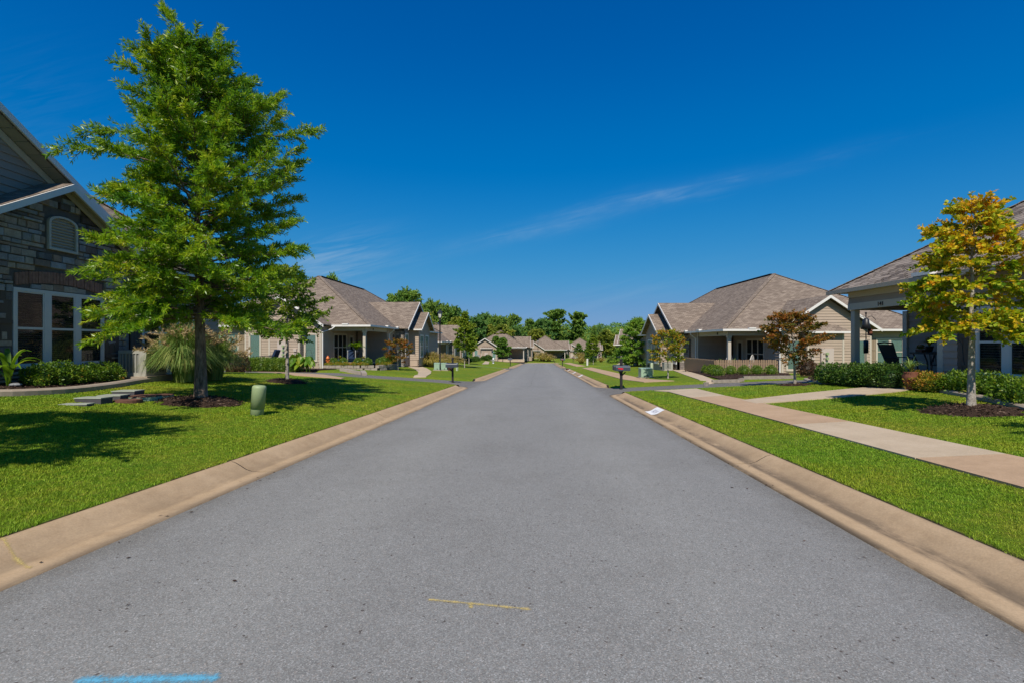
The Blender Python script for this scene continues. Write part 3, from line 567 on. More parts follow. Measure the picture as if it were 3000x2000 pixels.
# ------------------------------------------------------------------ buildings: walls, boards, windows
class Wall:
    """a wall plane: origin o, direction a along it, outward normal n (all in the building's own axes)"""
    def __init__(s, o, a, n): s.o = Vector(o); s.a = Vector(a); s.n = Vector(n)
    def p(s, u, v, w=0.0): return s.o+s.a*u+s.n*w+Vector((0, 0, v))
    def box(s, mb, u0, u1, v0, v1, w0, w1, mi=0):
        return mb.prism([s.p(u0, v0, w0), s.p(u1, v0, w0), s.p(u1, v1, w0), s.p(u0, v1, w0)], s.n*(w1-w0), mi)
class House:
    def __init__(s, name, label, loc, rz, mir=1, off=None, group=None, cat='house'):
        s.e = thing(name, label, cat, loc, rz, group); s.mir = mir; s.off = off or (0, 0, 0)
    def mb(s): return MB(s.mir, s.off)
    def part(s, name, mb, mat, parent=None, **k): return mb.build(name, mat, parent or s.e, **k)
    def core(s, Wl, poly, mat, name='wall', t=0.16, uv=False):
        mb = s.mb(); mb.prism([Wl.p(u, v, -t) for u, v in poly], Wl.n*t); return s.part(name, mb, mat, uv=uv)
    def boards(s, Wl, rng, v0, v1, opens, mat, ex=0.18, mesh=True):
        v = v0; kk = 0
        while v < v1-0.03:
            vt = min(v+ex, v1); a0, b0 = rng(v+0.001); a1, b1 = rng(vt-0.001)
            if b0-a0 < 0.04: break
            if b1 < a1: a1 = b1 = (a0+b0)/2
            segs = [(a0, b0, a1, b1)]
            for (u0, u1, p0, p1) in opens:
                if p0 < vt-0.02 and p1 > v+0.02:
                    ns = []
                    for c0, d0, c1, d1 in segs:
                        if d0 <= u0 or c0 >= u1: ns.append((c0, d0, c1, d1)); continue
                        if u0-c0 > 0.03: ns.append((c0, u0, min(max(c1, c0), u0), u0))
                        if d0-u1 > 0.03: ns.append((u1, d0, u1, max(min(d1, d0), u1)))
                    segs = ns
            for c0, d0, c1, d1 in segs:
                mb = s.mb()
                q = [Wl.p(c0, v-0.012, 0.001), Wl.p(d0, v-0.012, 0.001), Wl.p(d0, v-0.012, 0.036), Wl.p(c0, v-0.012, 0.036), Wl.p(c1, vt, 0.001), Wl.p(d1, vt, 0.001), Wl.p(d1, vt, 0.008), Wl.p(c1, vt, 0.008)]
                mb.add(q, [(0, 1, 2, 3), (7, 6, 5, 4), (3, 2, 6, 7), (1, 0, 4, 5), (0, 3, 7, 4), (2, 1, 5, 6)]); s.part('siding_board', mb, mat)
            v = vt; kk += 1
    def window(s, Wl, u0, u1, v0, v1, lights=3, mull=0.1, case=0.09, mid=True, blind='blind', muntin=0, slat=0.05, detail=True, fm='frame', open_=0.0, bl=True):
        fr = s.mb()
        Wl.box(fr, u0-case, u0, v0-case, v1+case, 0.0, 0.055); Wl.box(fr, u1, u1+case, v0-case, v1+case, 0.0, 0.055)
        Wl.box(fr, u0, u1, v1, v1+case, 0.0, 0.052); Wl.box(fr, u0-0.03, u1+0.03, v0-case, v0, 0.0, 0.07)
        w = (u1-u0-mull*(lights-1))/lights
        back = s.mb(); Wl.box(back, u0, u1, v0, v1, 0.001, 0.006)
        cells = []
        for i in range(lights):
            a = u0+i*(w+mull); b = a+w
            if i: Wl.box(fr, a-mull, a, v0, v1, 0.0, 0.05)
            vm = v0+(v1-v0)*0.5
            Wl.box(fr, a, a+0.035, v0, v1, 0.006, 0.042); Wl.box(fr, b-0.035, b, v0, v1, 0.006, 0.042)
            Wl.box(fr, a+0.035, b-0.035, v0, v0+0.045, 0.006, 0.042); Wl.box(fr, a+0.035, b-0.035, v1-0.035, v1, 0.006, 0.04)
            if mid: Wl.box(fr, a+0.035, b-0.035, vm-0.03, vm+0.03, 0.006, 0.044); cells += [(a+0.035, b-0.035, v0+0.045, vm-0.03), (a+0.035, b-0.035, vm+0.03, v1-0.035)]
            else: cells.append((a+0.035, b-0.035, v0+0.045, v1-0.035))
            for mm in range(1, muntin+1):
                um = a+(b-a)*mm/(muntin+1); Wl.box(fr, um-0.012, um+0.012, v0+0.045, v1-0.035, 0.03, 0.041)
        f = s.part('window', fr, M[fm]); s.part('window_recess', back, M['dark'], f)
        for a, b, c, d in cells:
            g = s.mb(); Wl.box(g, a, b, c, d, 0.031, 0.034); s.part('pane', g, M['glass_clear' if blind == 'blind_lit' else 'glass'], f)
            if bl and detail:
                sl = s.mb(); v = c+0.02
                while v < d-0.01:
                    q = [Wl.p(a+0.01, v, 0.012), Wl.p(b-0.01, v, 0.012), Wl.p(b-0.01, v+slat*(0.35+0.5*(1-open_)), 0.024), Wl.p(a+0.01, v+slat*(0.35+0.5*(1-open_)), 0.024)]
                    sl.add(q, [(0, 1, 2, 3)]); v += slat
                s.part('blind', sl, M[blind], f, kind='stuff')
            elif bl:
                sl = s.mb(); Wl.box(sl, a+0.01, b-0.01, c, d, 0.012, 0.016); s.part('blind', sl, M[blind], f)
        return f
    def shutter(s, Wl, u0, u1, v0, v1, mat, n=3):
        bk = s.mb(); Wl.box(bk, u0+0.01, u1-0.01, v0+0.01, v1-0.01, 0.0, 0.028); f = s.part('shutter', bk, M['dark'])
        w = (u1-u0)/n
        for i in range(n):
            mb = s.mb(); Wl.box(mb, u0+i*w+0.006, u0+(i+1)*w-0.006, v0, v1, 0.029, 0.05); s.part('plank', mb, mat, f)
        for v in (v0+0.14*(v1-v0), v0+0.56*(v1-v0)) if n > 1 else ():
            mb = s.mb(); Wl.box(mb, u0+0.01, u1-0.01, v, v+0.1, 0.051, 0.07); s.part('batten', mb, mat, f)
    def gable_roof(s, axis, c, half, e, pitch, a0, a1, t=0.07, name='gable_roof', mat='roof'):
        """chevron roof; ridge along axis 'x' or 'y' at offset c, from a0 (front) to a1; eave height e"""
        mb = s.mb(); r = e+pitch*half
        pr = [(c-half, e), (c, r), (c+half, e), (c+half, e-t), (c, r-t), (c-half, e-t)]
        P = (lambda q, h, k_: (q, k_, h)) if axis == 'y' else (lambda q, h, k_: (k_, q, h))
        v = [P(q, h, a0) for q, h in pr]+[P(q, h, a1) for q, h in pr]
        mb.add(v, [(0, 1, 7, 6), (1, 2, 8, 7), (3, 4, 10, 9), (4, 5, 11, 10), (2, 3, 9, 8), (5, 0, 6, 11), (0, 5, 4, 1), (1, 4, 3, 2), (6, 7, 10, 11), (7, 8, 9, 10)])
        s.part(name, mb, M[mat], uv=True)
        rb = s.mb(); sgn = -1 if a1 > a0 else 1; k0 = a0+sgn*0.002; k1 = a0+sgn*0.05; h_ = 0.2
        for q0, q1 in ((c-half-0.02, c), (c, c+half+0.02)):
            z = lambda q: r-pitch*abs(q-c)
            o = [P(q0, z(q0)-h_, k0), P(q1, z(q1)-h_, k0), P(q1, z(q1)-0.02, k0), P(q0, z(q0)-0.02, k0)]
            dv = Vector(P(0, 0, k1))-Vector(P(0, 0, k0)); rb.prism(o, dv)
        s.part('rake_board', rb, M['white'])
        return r

def roof_hip(H, x0, x1, y0, y1, e, pitch, gut=True, mats='roof', name='roof', ridge_along='y', caps=True):
    hw = (x1-x0)/2 if ridge_along == 'y' else (y1-y0)/2; z = e+pitch*hw; mb = H.mb(); t = 0.05
    if ridge_along == 'y': a, b = ((x0+x1)/2, y0+hw, z), ((x0+x1)/2, y1-hw, z)
    else: a, b = (x0+hw, (y0+y1)/2, z), (x1-hw, (y0+y1)/2, z)
    v = [(x0, y0, e), (x1, y0, e), (x1, y1, e), (x0, y1, e), a, b, (x0, y0, e-t), (x1, y0, e-t), (x1, y1, e-t), (x0, y1, e-t)]
    f = [(0, 1, 4), (1, 2, 5, 4), (2, 3, 5), (3, 0, 4, 5)] if ridge_along == 'y' else [(0, 1, 5, 4), (1, 2, 5), (2, 3, 4, 5), (3, 0, 4)]
    f += [(0, 6, 7, 1), (1, 7, 8, 2), (2, 8, 9, 3), (3, 9, 6, 0), (9, 8, 7, 6)]
    mb.add(v, f); r = H.part(name, mb, M[mats], uv=True)
    if caps:
        cp = H.mb(); up = lambda p: Vector(p)+Vector((0, 0, 0.012))
        for p, q in ((v[0], a), (v[1], a if ridge_along == 'y' else b), (v[2], b), (v[3], b if ridge_along == 'y' else a)):
            cp = H.mb(); cp.beam(up(p), up(q), 0.26, 0.03); H.part('hip_cap', cp, M['roof'], r, uv=True)
        rv = H.mb(); d = Vector(b)-Vector(a); A = Vector(a)+d*0.03; B = Vector(a)+d*0.97; rv.beam(A+Vector((0, 0, 0.03)), B+Vector((0, 0, 0.03)), 0.3, 0.06); H.part('ridge_vent', rv, M['vent'], r)
    return r

def house_T(label, loc, rz, mir, far=False, group='tan one-storey houses along the street', E=2.84, lit=True, extras=None, wide=False):
    H = House('house', label, loc, rz, mir, group=group); P_ = 0.64; WD, LN = (12.9, 22.0) if wide else (14.7, 25.9); dx = 3.5 if wide else 0.0
    sm = M['siding_far'] if far else M['siding']
    def wall_(Wl, L, top, opens=(), mat=None, rng=None, v0=0.0, brd=True):
        poly = [(0, -0.6), (L, -0.6), (L, top), (0, top)] if rng is None else [(rng(0)[0], -0.6), (rng(0)[1], -0.6), (rng(0)[1], rng.e), ((rng(0)[0]+rng(0)[1])/2, rng.apex), (rng(0)[0], rng.e)]
        H.core(Wl, poly, mat or sm, uv=mat is M['stone_far'])
        if brd and not far and mat is None: H.boards(Wl, rng or (lambda v: (0, L)), v0, top, opens, sm)
    roof_hip(H, 0, WD, 0, LN, E, P_)
    so = H.mb(); so.box(0.03, WD-0.03, 0.03, LN-0.03, E-0.1, E-0.055); H.part('soffit', so, M['soffit'])
    gu = H.mb()
    gu.box(-0.11, 0.0, -0.11, 6.95, E-0.13, E+0.005); gu.box(0.0, 2.9+dx, -0.11, 0.0, E-0.13, E+0.005); gu.box(-0.11, 0.0, 15.0, LN, E-0.13, E+0.005)
    if not wide: gu.box(9.2, WD, -0.11, 0.0, E-0.13, E+0.005)
    H.part('gutter', gu, M['white'])
    dv = H.mb(); dv.box(-0.14, 0.12, 3.9, 4.4, E+0.006, E+0.1); dv.box(1.6, 2.05, -0.14, 0.12, E+0.006, E+0.1); dv.box(-0.14, 0.1, 6.7, 6.95, E+0.006, E+0.1); H.part('rain_diverter', dv, M['white'])
    # wing gable to the street corner's south
    class Rg:
        def __init__(s, c, half, e, p): s.c, s.h, s.e, s.p = c, half, e, p; s.apex = e+p*half
        def __call__(s, v):
            h = s.h if v <= s.e else s.h-(v-s.e)/s.p
            return (s.c-h, s.c+h)
    H.gable_roof('y', 6.05+dx, 3.2, E, 0.66, -1.45, 3.6)
    Ws = Wall((3.2+dx, -1.05, 0), (1, 0, 0), (0, -1, 0)); rg = Rg(2.85, 2.85, E-0.06+0.66*0.35-0.1, 0.66)
    bump = (1.32, 3.62)
    wn_ = [(0.35, 1.15, 0.25, 2.1), (4.55, 5.3, 0.2, 2.1)]
    ops = [(a-0.1, b+0.1, c-0.1, d+0.1) for a, b, c, d in wn_]+[(bump[0], bump[1], -1, 2.95), (-0.05, 0.11, -1, 9), (5.6, 5.75, -1, 9)]
    wall_(Ws, 5.7, rg.apex, ops, None, rg)
    for a, b, c, d in wn_: H.window(Ws, a, b, c, d, 1, blind='blind_lit', slat=0.06, mid=False, detail=not far, fm='trim')
    tr = H.mb(); Ws.box(tr, 0, 0.1, -0.4, E-0.1, 0, 0.035); Ws.box(tr, 5.6, 5.7, -0.4, E-0.1, 0, 0.035)
    H.part('corner_trim', tr, M['trim'])
    # bump-out with its own little hipped roof and the meters
    bx = H.mb(); Ws.box(bx, bump[0], bump[1], -0.5, 2.62, 0.0, 0.5); H.part('bay', bx, sm)
    Wb = Wall(tuple(Ws.p(bump[0], 0, 0.5)), (1, 0, 0), (0, -1, 0)); bw = bump[1]-bump[0]
    if not far:
        H.boards(Wb, lambda v: (0, bw), 0, 2.6, [(-0.05, 0.12, -1, 9), (bw-0.12, bw+0.05, -1, 9), (0.78, 1.6, 0.1, 1.62)], sm)
        Wb2 = Wall(tuple(Ws.p(bump[0], 0, 0.0)), (0, -1, 0), (-1, 0, 0)); H.boards(Wb2, lambda v: (0, 0.5), 0, 2.6, [], sm)
    tr = H.mb(); Wb.box(tr, 0, 0.11, -0.4, 2.6, 0, 0.032); Wb.box(tr, bw-0.11, bw, -0.4, 2.6, 0, 0.032); H.part('bay_trim', tr, M['trim'])
    br = H.mb(); q = [Ws.p(bump[0]-0.28, 2.62, 0.82), Ws.p(bump[1]+0.28, 2.62, 0.82), Ws.p(bump[1]+0.28, 2.62, 0.01), Ws.p(bump[0]-0.28, 2.62, 0.01), Ws.p(bump[0]+0.3, 3.12, 0.01), Ws.p(bump[1]-0.3, 3.12, 0.01), Ws.p(bump[0]+0.5, 3.1, 0.25), Ws.p(bump[1]-0.5, 3.1, 0.25)]
    br.add(q, [(0, 1, 7, 6), (1, 2, 5, 7), (3, 0, 6, 4), (6, 7, 5, 4), (3, 2, 1, 0), (4, 5, 2, 3)]); bro = H.part('bay_roof', br, M['roof'], uv=True)
    g2 = H.mb(); Ws.box(g2, bump[0]-0.29, bump[1]+0.29, 2.53, 2.65, 0.825, 0.9); H.part('gutter', g2, M['white'])
    mp = H.mb(); Wb.box(mp, 0.8, 1.58, -0.1, 1.6, 0.001, 0.14); mpo = H.part('meter_panel', mp, M['meter'])
    if not far:
        for i in range(4):
            for uu, rr in ((1.12, 0.085), (0.95, 0.03)):
                mt = H.mb(); c = Wb.p(uu, 1.28-0.3*i, 0.141); mt.tube([c, c+Wb.n*(0.13 if rr > 0.05 else 0.04)], rr, 12); H.part('meter' if rr > 0.05 else 'meter_switch', mt, M['util'] if rr > 0.05 else M['metal_dark'], mpo)
        ub = H.mb(); Wb.box(ub, 0.22, 0.52, 0.1, 0.45, 0.03, 0.2); Wb.box(ub, 0.2, 0.42, 0.62, 0.8, 0.03, 0.12); Wb.box(ub, 0.2, 0.42, 0.9, 1.1, 0.03, 0.12); H.part('utility_box', ub, M['meter'])
    # porch recess: wing side wall, back wall, posts, beams, floor
    Wp = Wall((3.19+dx, -1.05, 0), (0, 1, 0), (-1, 0, 0))
    op = [(2.0, 4.5, 0.1, 2.25), (5.05, 5.95, -0.1, 2.2)]
    wall_(Wp, 6.6, E-0.1, op+[(-0.1, 0.1, -1, 9)])
    H.window(Wp, 2.1, 4.4, 0.2, 2.15, 3, mull=0.06, case=0.1, fm='trim', detail=False, blind='blind', bl=False)
    dr = H.mb(); Wp.box(dr, 5.05, 5.13, 0, 2.15, 0, 0.05); Wp.box(dr, 5.87, 5.95, 0, 2.15, 0, 0.05); Wp.box(dr, 5.13, 5.87, 2.07, 2.15, 0, 0.05); Wp.box(dr, 5.13, 5.87, 0, 0.3, 0.003, 0.03); Wp.box(dr, 5.13, 5.25, 0.3, 2.07, 0.003, 0.03); Wp.box(dr, 5.75, 5.87, 0.3, 2.07, 0.003, 0.03); Wp.box(dr, 5.25, 5.75, 1.95, 2.07, 0.003, 0.03)
    do = H.part('door', dr, M['trim']); dg = H.mb(); Wp.box(dg, 5.25, 5.75, 0.3, 1.95, 0.004, 0.02); H.part('door_glass', dg, M['glass'], do); dk = H.mb(); Wp.box(dk, 5.25, 5.75, 0.3, 1.95, 0.001, 0.003); H.part('door_recess', dk, M['dark'], do)
    tr = H.mb(); Wp.box(tr, 0.0, 0.1, -0.4, E-0.1, 0.002, 0.035); H.part('corner_trim', tr, M['trim'])
    Wk = Wall((0.5, 5.5, 0), (1, 0, 0), (0, -1, 0)); wall_(Wk, 2.55+dx, E-0.1)
    for cx_, cy_ in ((0.6, 0.6),):
        c = H.mb(); c.box(cx_-0.1, cx_+0.1, cy_-0.1, cy_+0.1, 0.1, 2.42); c.box(cx_-0.14, cx_+0.14, cy_-0.14, cy_+0.14, -0.1, 0.22); c.box(cx_-0.14, cx_+0.14, cy_-0.14, cy_+0.14, 2.3, 2.42); H.part('porch_column', c, M['trim'])
    bm_ = H.mb(); bm_.box(0.48, 0.72, 0.72, 5.5, 2.42, E-0.1); bm_.box(0.48, 3.16+dx, 0.48, 0.719, 2.42, E-0.1); H.part('porch_beam', bm_, M['trim'])
    fl = H.mb(); fl.box(0.42, 3.18+dx, 0.42, 5.5, -0.6, 0.0); H.part('porch_floor', fl, M['walk_pale'])
    # street front
    Wf = Wall((0.45, 5.5, 0), (0, 1, 0), (-1, 0, 0)); L = LN-0.45-5.5
    fw = [(2.0, 3.9, 0.45, 2.2)]
    wall_(Wf, L, E-0.1, [(1.9, 4.0, 0.35, 2.3), (-0.1, 0.14, -1, 9)])
    for a, b, c, d in fw: H.window(Wf, a, b, c, d, 2, detail=not far, muntin=1, blind='blind_lit', slat=0.06)
    if not far: H.shutter(Wf, 1.42, 1.9, 0.4, 2.25, M['shutter'], 2); H.shutter(Wf, 4.0, 4.48, 0.4, 2.25, M['shutter'], 2)
    tr = H.mb(); Wf.box(tr, 0.0, 0.14, -0.4, E-0.1, 0.002, 0.04); H.part('corner_trim', tr, M['trim'])
    # stone gable and the small siding gable before it
    c1, h1 = 11.0, 4.0
    H.gable_roof('x', c1, h1, E, 0.66, -0.95, 4.6)
    Wg = Wall((-0.45, c1-3.55, 0), (0, 1, 0), (-1, 0, 0)); rg1 = Rg(3.55, 3.55, E-0.17+0.66*0.45, 0.66)
    H.core(Wg, [(0, -0.6), (7.1, -0.6), (7.1, rg1.e), (3.55, rg1.apex), (0, rg1.e)], M['stone_far'], name='stone_wall', uv=True)
    Wgs = Wall((0.45, c1-3.55, 0), (-1, 0, 0), (0, -1, 0)); H.core(Wgs, [(0, -0.6), (0.9, -0.6), (0.9, rg1.e-0.05), (0, rg1.e-0.05)], M['stone_far'], name='stone_wall', uv=True)
    H.window(Wg, 0.35, 1.25, 0.3, 2.3, 1, detail=not far, muntin=1, blind='blind_lit', slat=0.06)
    c2, h2 = 11.2, 2.6
    H.gable_roof('x', c2, h2, E-0.06, 0.66, -1.75, 0.3)
    Wh = Wall((-1.35, c2-2.2, 0), (0, 1, 0), (-1, 0, 0)); rg2 = Rg(2.2, 2.2, E-0.23+0.66*0.4, 0.66)
    wall_(Wh, 4.4, rg2.apex, [(0.45, 1.75, 0.15, 2.3), (2.45, 3.75, 0.15, 2.3)], None, rg2)
    Whs = Wall((-0.45, c2-2.2, 0), (-1, 0, 0), (0, -1, 0)); wall_(Whs, 0.9, rg2.e-0.05)
    H.window(Wh, 0.55, 1.65, 0.25, 2.2, 1, detail=not far, muntin=2, blind='blind_lit', slat=0.06); H.window(Wh, 2.55, 3.65, 0.25, 2.2, 1, detail=not far, muntin=2, blind='blind_lit', slat=0.06)
    gl = H.mb(); gl.box(-1.8, -0.95, c2-h2-0.1, c2-h2, E-0.17, E-0.05); H.part('gutter', gl, M['white'])
    # remaining walls
    if wide: return H
    We = Wall((8.9, 0.45, 0), (1, 0, 0), (0, -1, 0)); wall_(We, 5.35, E-0.1, [(0.85, 3.3, 0.5, 2.25)])
    H.window(We, 1.5, 3.2, 0.55, 2.15, 2, blind='blind_lit', slat=0.06, detail=not far, fm='trim'); H.shutter(We, 0.9, 1.4, 0.5, 2.2, M['shutter_tan'], 3)
    Wx = Wall((8.9, -1.05, 0), (0, 1, 0), (1, 0, 0)); wall_(Wx, 1.6, E-0.1, brd=False)
    wall_(Wall((WD-0.45, 0.45, 0), (0, 1, 0), (1, 0, 0)), LN-0.9, E-0.1, brd=False); wall_(Wall((0.45, LN-0.45, 0), (1, 0, 0), (0, 1, 0)), WD-0.9, E-0.1, brd=False)
    # downpipes
    dp = H.mb()
    for (x, y) in ((0.38, 5.75),): dp.tube([(-0.05, y, E-0.1), (-0.05, y, E-0.25), (x-0.02, y, E-0.55), (x-0.02, y, 0.1), (x-0.25, y, 0.0)], 0.045, 8)
    dp.tube([(2.6, -0.06, E-0.12), (2.75, -0.25, E-0.3), (3.05, -1.12, E-0.55), (3.05, -1.12, -0.3)], 0.045, 8)
    H.part('downpipe', dp, M['white'])
    if extras: extras(H)
    return H

# ------------------------------------------------------------------ near left house: stone gable, tall windows
rs = random.Random(5)
def house_left():
    off = (-12.25, 13.0, 0.5)
    H = House('house', 'near house with a stone gable, arched vent and wide dark windows behind the big oak', off, 0, 1, off, cat='house')
    ap, sl, hf, eb = 12.98, 0.6, 2.62, 4.36        # gable apex (y), slope, half width, eave height
    H.gable_roof('x', ap, hf, eb, sl, -11.93, -15.5)
    Wl = Wall((-12.25, 10.6, 0), (0, 1, 0), (1, 0, 0)); L = 15.15-10.6; c = ap-10.6; e0 = eb-0.09
    und = lambda u: e0+sl*(hf-abs(u-c))
    H.core(Wl, [(0, 0), (L, 0), (L, und(L)), (c, und(c)), (0, und(0))], M['mortar'], 'stone_wall')
    Ww = Wall((-12.25, 15.15, 0), (-1, 0, 0), (0, 1, 0)); H.core(Ww, [(0, 0), (0.7, 0), (0.7, 4.3), (0, 4.3)], M['stone_far'], 'stone_wall', uv=True)
    w0, w1, h0, h1 = 11.77-10.6, 14.22-10.6, 1.06, 2.9
    # ledge stones laid course by course round the openings
    def arch_top(u): return h1+0.10+0.19*max(0, 1-((u-(w0+w1)/2)/1.4)**2)
    v = 0.35; cnt = 0
    while v < und(c):
        hh = rs.choice([0.09, 0.12, 0.15, 0.19, 0.21]); u = rs.uniform(-0.3, 0)
        while u < L:
            ln = rs.uniform(0.18, 0.62)*(1.0 if hh < 0.17 else 0.8); a, b = max(u, 0.0)+0.008, min(u+ln, L)-0.008; u += ln
            if b-a < 0.06: continue
            m_ = (a+b)/2
            if v+hh > und(m_)-0.03 or v+hh > min(und(a), und(b))+0.05: continue
            if v+hh > h0-0.14 and v < arch_top(m_)+0.28 and b > w0-0.10 and a < w1+0.10:
                if a < w0-0.2: b = w0-0.105
                elif b > w1+0.2: a = w1+0.105
                else: continue
            if v+hh > 4.04 and v < 5.1 and b > c-0.45 and a < c+0.45:
                if a < c-0.6: b = c-0.47
                elif b > c+0.6: a = c+0.47
                else: continue
            if b-a < 0.06: continue
            d = rs.uniform(0.022, 0.085); mb = H.mb(); j = lambda: rs.uniform(-0.006, 0.006)
            q = [Wl.p(a, v+0.006, 0.001), Wl.p(b, v+0.006, 0.001), Wl.p(b, v+hh-0.006, 0.001), Wl.p(a, v+hh-0.006, 0.001)]
            q += [Wl.p(a+0.012+j(), v+0.016+j(), d+j()), Wl.p(b-0.012+j(), v+0.016+j(), d+j()), Wl.p(b-0.012+j(), v+hh-0.016+j(), d+j()), Wl.p(a+0.012+j(), v+hh-0.016+j(), d+j())]
            mb.add(q, [(4, 5, 6, 7), (0, 1, 5, 4), (1, 2, 6, 5), (2, 3, 7, 6), (3, 0, 4, 7)]); H.part('stone', mb, M['stone']); cnt += 1
        v += hh
    # soldier arch over the windows and under it a few stones
    for i in range(30):
        u = w0-0.02+(w1-w0+0.04)*(i+0.5)/30; bt = arch_top(u); hw_ = (w1-w0)/60-0.004
        mb = H.mb(); Wl.box(mb, u-hw_, u+hw_, bt, bt+0.3, 0.001, 0.035+rs.uniform(-0.008, 0.008)); H.part('arch_brick', mb, M['brick'])
    u = w0+0.05
    while u < w1-0.1:
        ln = rs.uniform(0.25, 0.5); b = min(u+ln, w1-0.05); tp = min(arch_top(u), arch_top(b))-0.02
        if tp-h1-0.11 > 0.05: mb = H.mb(); Wl.box(mb, u, b-0.012, h1+0.1, tp, 0.001, 0.03+rs.uniform(0, 0.02)); H.part('stone', mb, M['stone'])
        u = b
    H.window(Wl, w0, w1, h0, h1, 3, mull=0.17, case=0.08, open_=1.0, slat=0.055)
    H.shutter(Wl, w0-0.66, w0-0.1, h0-0.1, h1+0.05, M['shutter'], 2); H.shutter(Wl, w1+0.1, w1+0.62, h0-0.15, h1+0.05, M['shutter'], 3)
    # arched louvre
    vb = H.mb(); vc = 4.08; arch = [(c+0.42*math.cos(t), 4.82+0.2*math.sin(t)) for t in np.linspace(0, PI, 11)]
    out = [(c+0.42, vc), *arch, (c-0.42, vc)]; inn = [(c+(u-c)*0.86, vc+0.06+(v_-vc)*0.88) for u, v_ in out]
    n = len(out)
    for i in range(n): a, b = i, (i+1) % n; vb.prism([Wl.p(*out[a], 0.03), Wl.p(*out[b], 0.03), Wl.p(*inn[b], 0.03), Wl.p(*inn[a], 0.03)], Wl.n*0.06)
    vo = H.part('gable_vent', vb, M['trim'])
    bk = H.mb(); bk.prism([Wl.p(u, v_, 0.001) for u, v_ in out], Wl.n*0.02); H.part('vent_back', bk, M['siding_grey'], vo)
    for i in range(11):
        v_ = vc+0.09+i*0.078; wdt = 0.35 if v_ < 4.8 else 0.35*math.sqrt(max(0.05, 1-((v_-4.8)/0.2)**2)); s_ = H.mb()
        s_.add([Wl.p(c-wdt, v_, 0.022), Wl.p(c+wdt, v_, 0.022), Wl.p(c+wdt, v_-0.03, 0.065), Wl.p(c-wdt, v_-0.03, 0.065), Wl.p(c-wdt, v_-0.045, 0.022), Wl.p(c+wdt, v_-0.045, 0.022)], [(0, 3, 2, 1), (3, 4, 5, 2)]); H.part('slat', s_, M['trim'], vo)
    # big gable set back, siding, deep soffit
    apB, zB, xB = 8.62, 9.14, -12.33; slB = 0.605
    H.gable_roof('x', apB, 8.2, zB-slB*8.2, slB, xB, -20, t=0.2)
    Wb = Wall((-12.78, 2.0, 0), (0, 1, 0), (1, 0, 0)); cB = apB-2.0; eB = zB-slB*8.2-0.22
    tB = lambda u: eB+slB*(8.2-abs(u-cB))
    H.core(Wb, [(0.2, 4.45), (0.2, tB(0.2)), (cB, tB(cB)), (14.3, tB(14.3)), (14.3, 4.3)], M['siding_grey'])
    H.boards(Wb, lambda v: (max(6.0, cB-(8.2-(v-eB)/slB)), min(14.3, cB+8.2-max(0, (v-eB)/slB))), 5.0, 9.7, [], M['siding_grey'], ex=0.2)
    # frieze under the soffit of the big gable and soffit boards
    fz = H.mb(); fz.prism([Wb.p(cB, tB(cB)-0.22, 0.03), Wb.p(14.2, tB(14.2)-0.22, 0.03), Wb.p(14.2, tB(14.2)-0.02, 0.03), Wb.p(cB, tB(cB)-0.02, 0.03)], Wb.n*0.03); H.part('frieze_board', fz, M['trim'])
    for i in range(22):
        y0 = apB+0.2+i*0.34; z = lambda y: zB-0.205-slB*abs(y-apB); sb = H.mb()
        sb.add([(-12.73, y0, z(y0)), (-12.38, y0, z(y0)), (-12.38, y0+0.325, z(y0+0.325)), (-12.73, y0+0.325, z(y0+0.325)), (-12.73, y0, z(y0)-0.012), (-12.38, y0, z(y0)-0.012), (-12.38, y0+0.325, z(y0+0.325)-0.012), (-12.73, y0+0.325, z(y0+0.325)-0.012)], [(0, 1, 2, 3), (7, 6, 5, 4), (0, 4, 5, 1), (2, 6, 7, 3)]); H.part('soffit_board', sb, M['soffit'])
    for i in range(8):
        for sg in (-1, 1):
            y0 = ap+sg*(0.06+i*0.32); y1 = y0+sg*0.305; z = lambda y: eb+sl*(hf-abs(y-ap))-0.075; sb = H.mb()
            sb.add([(-12.2, y0, z(y0)), (-11.98, y0, z(y0)), (-11.98, y1, z(y1)), (-12.2, y1, z(y1)), (-12.2, y0, z(y0)-0.012), (-11.98, y0, z(y0)-0.012), (-11.98, y1, z(y1)-0.012), (-12.2, y1, z(y1)-0.012)], [(0, 1, 2, 3), (7, 6, 5, 4), (0, 4, 5, 1), (2, 6, 7, 3)]); H.part('soffit_board', sb, M['soffit'])
    for sg in (1,):
        fz = H.mb(); u0, u1 = c+0.05, L; fz.prism([Wl.p(u0, und(u0)-0.16, 0.06), Wl.p(u1, und(u1)-0.16, 0.06), Wl.p(u1, und(u1)-0.01, 0.06), Wl.p(u0, und(u0)-0.01, 0.06)], Wl.n*0.04); H.part('frieze_board', fz, M['trim'])
    # main hipped roof and the wall beyond the jog
    roof_hip(H, -21.9, -12.45, 4.0, 22.0, 4.3, 0.79)
    W2 = Wall((-12.95, 15.15, 0), (0, 1, 0), (1, 0, 0)); L2 = 5.9; H.core(W2, [(0, 0), (L2, 0), (L2, 4.25), (0, 4.25)], M['siding_grey'])
    a, b = 16.75-15.15, 19.3-15.15
    H.boards(W2, lambda v: (0, L2), 0.4, 4.25, [(a-0.65, b+0.65, 0.9, 3.02)], M['siding_grey'])
    H.window(W2, a, b, 1.06, 2.9, 3, mull=0.14, case=0.08, open_=1.0, slat=0.055)
    H.shutter(W2, a-0.6, a-0.1, 1.0, 2.95, M['shutter'], 3); H.shutter(W2, b+0.1, b+0.6, 1.0, 2.95, M['shutter'], 3)
    dp = H.mb(); dp.tube([(-12.83, 15.35, 4.2), (-12.83, 15.35, 0.6)], 0.05, 8); H.part('downpipe', dp, M['trim'])
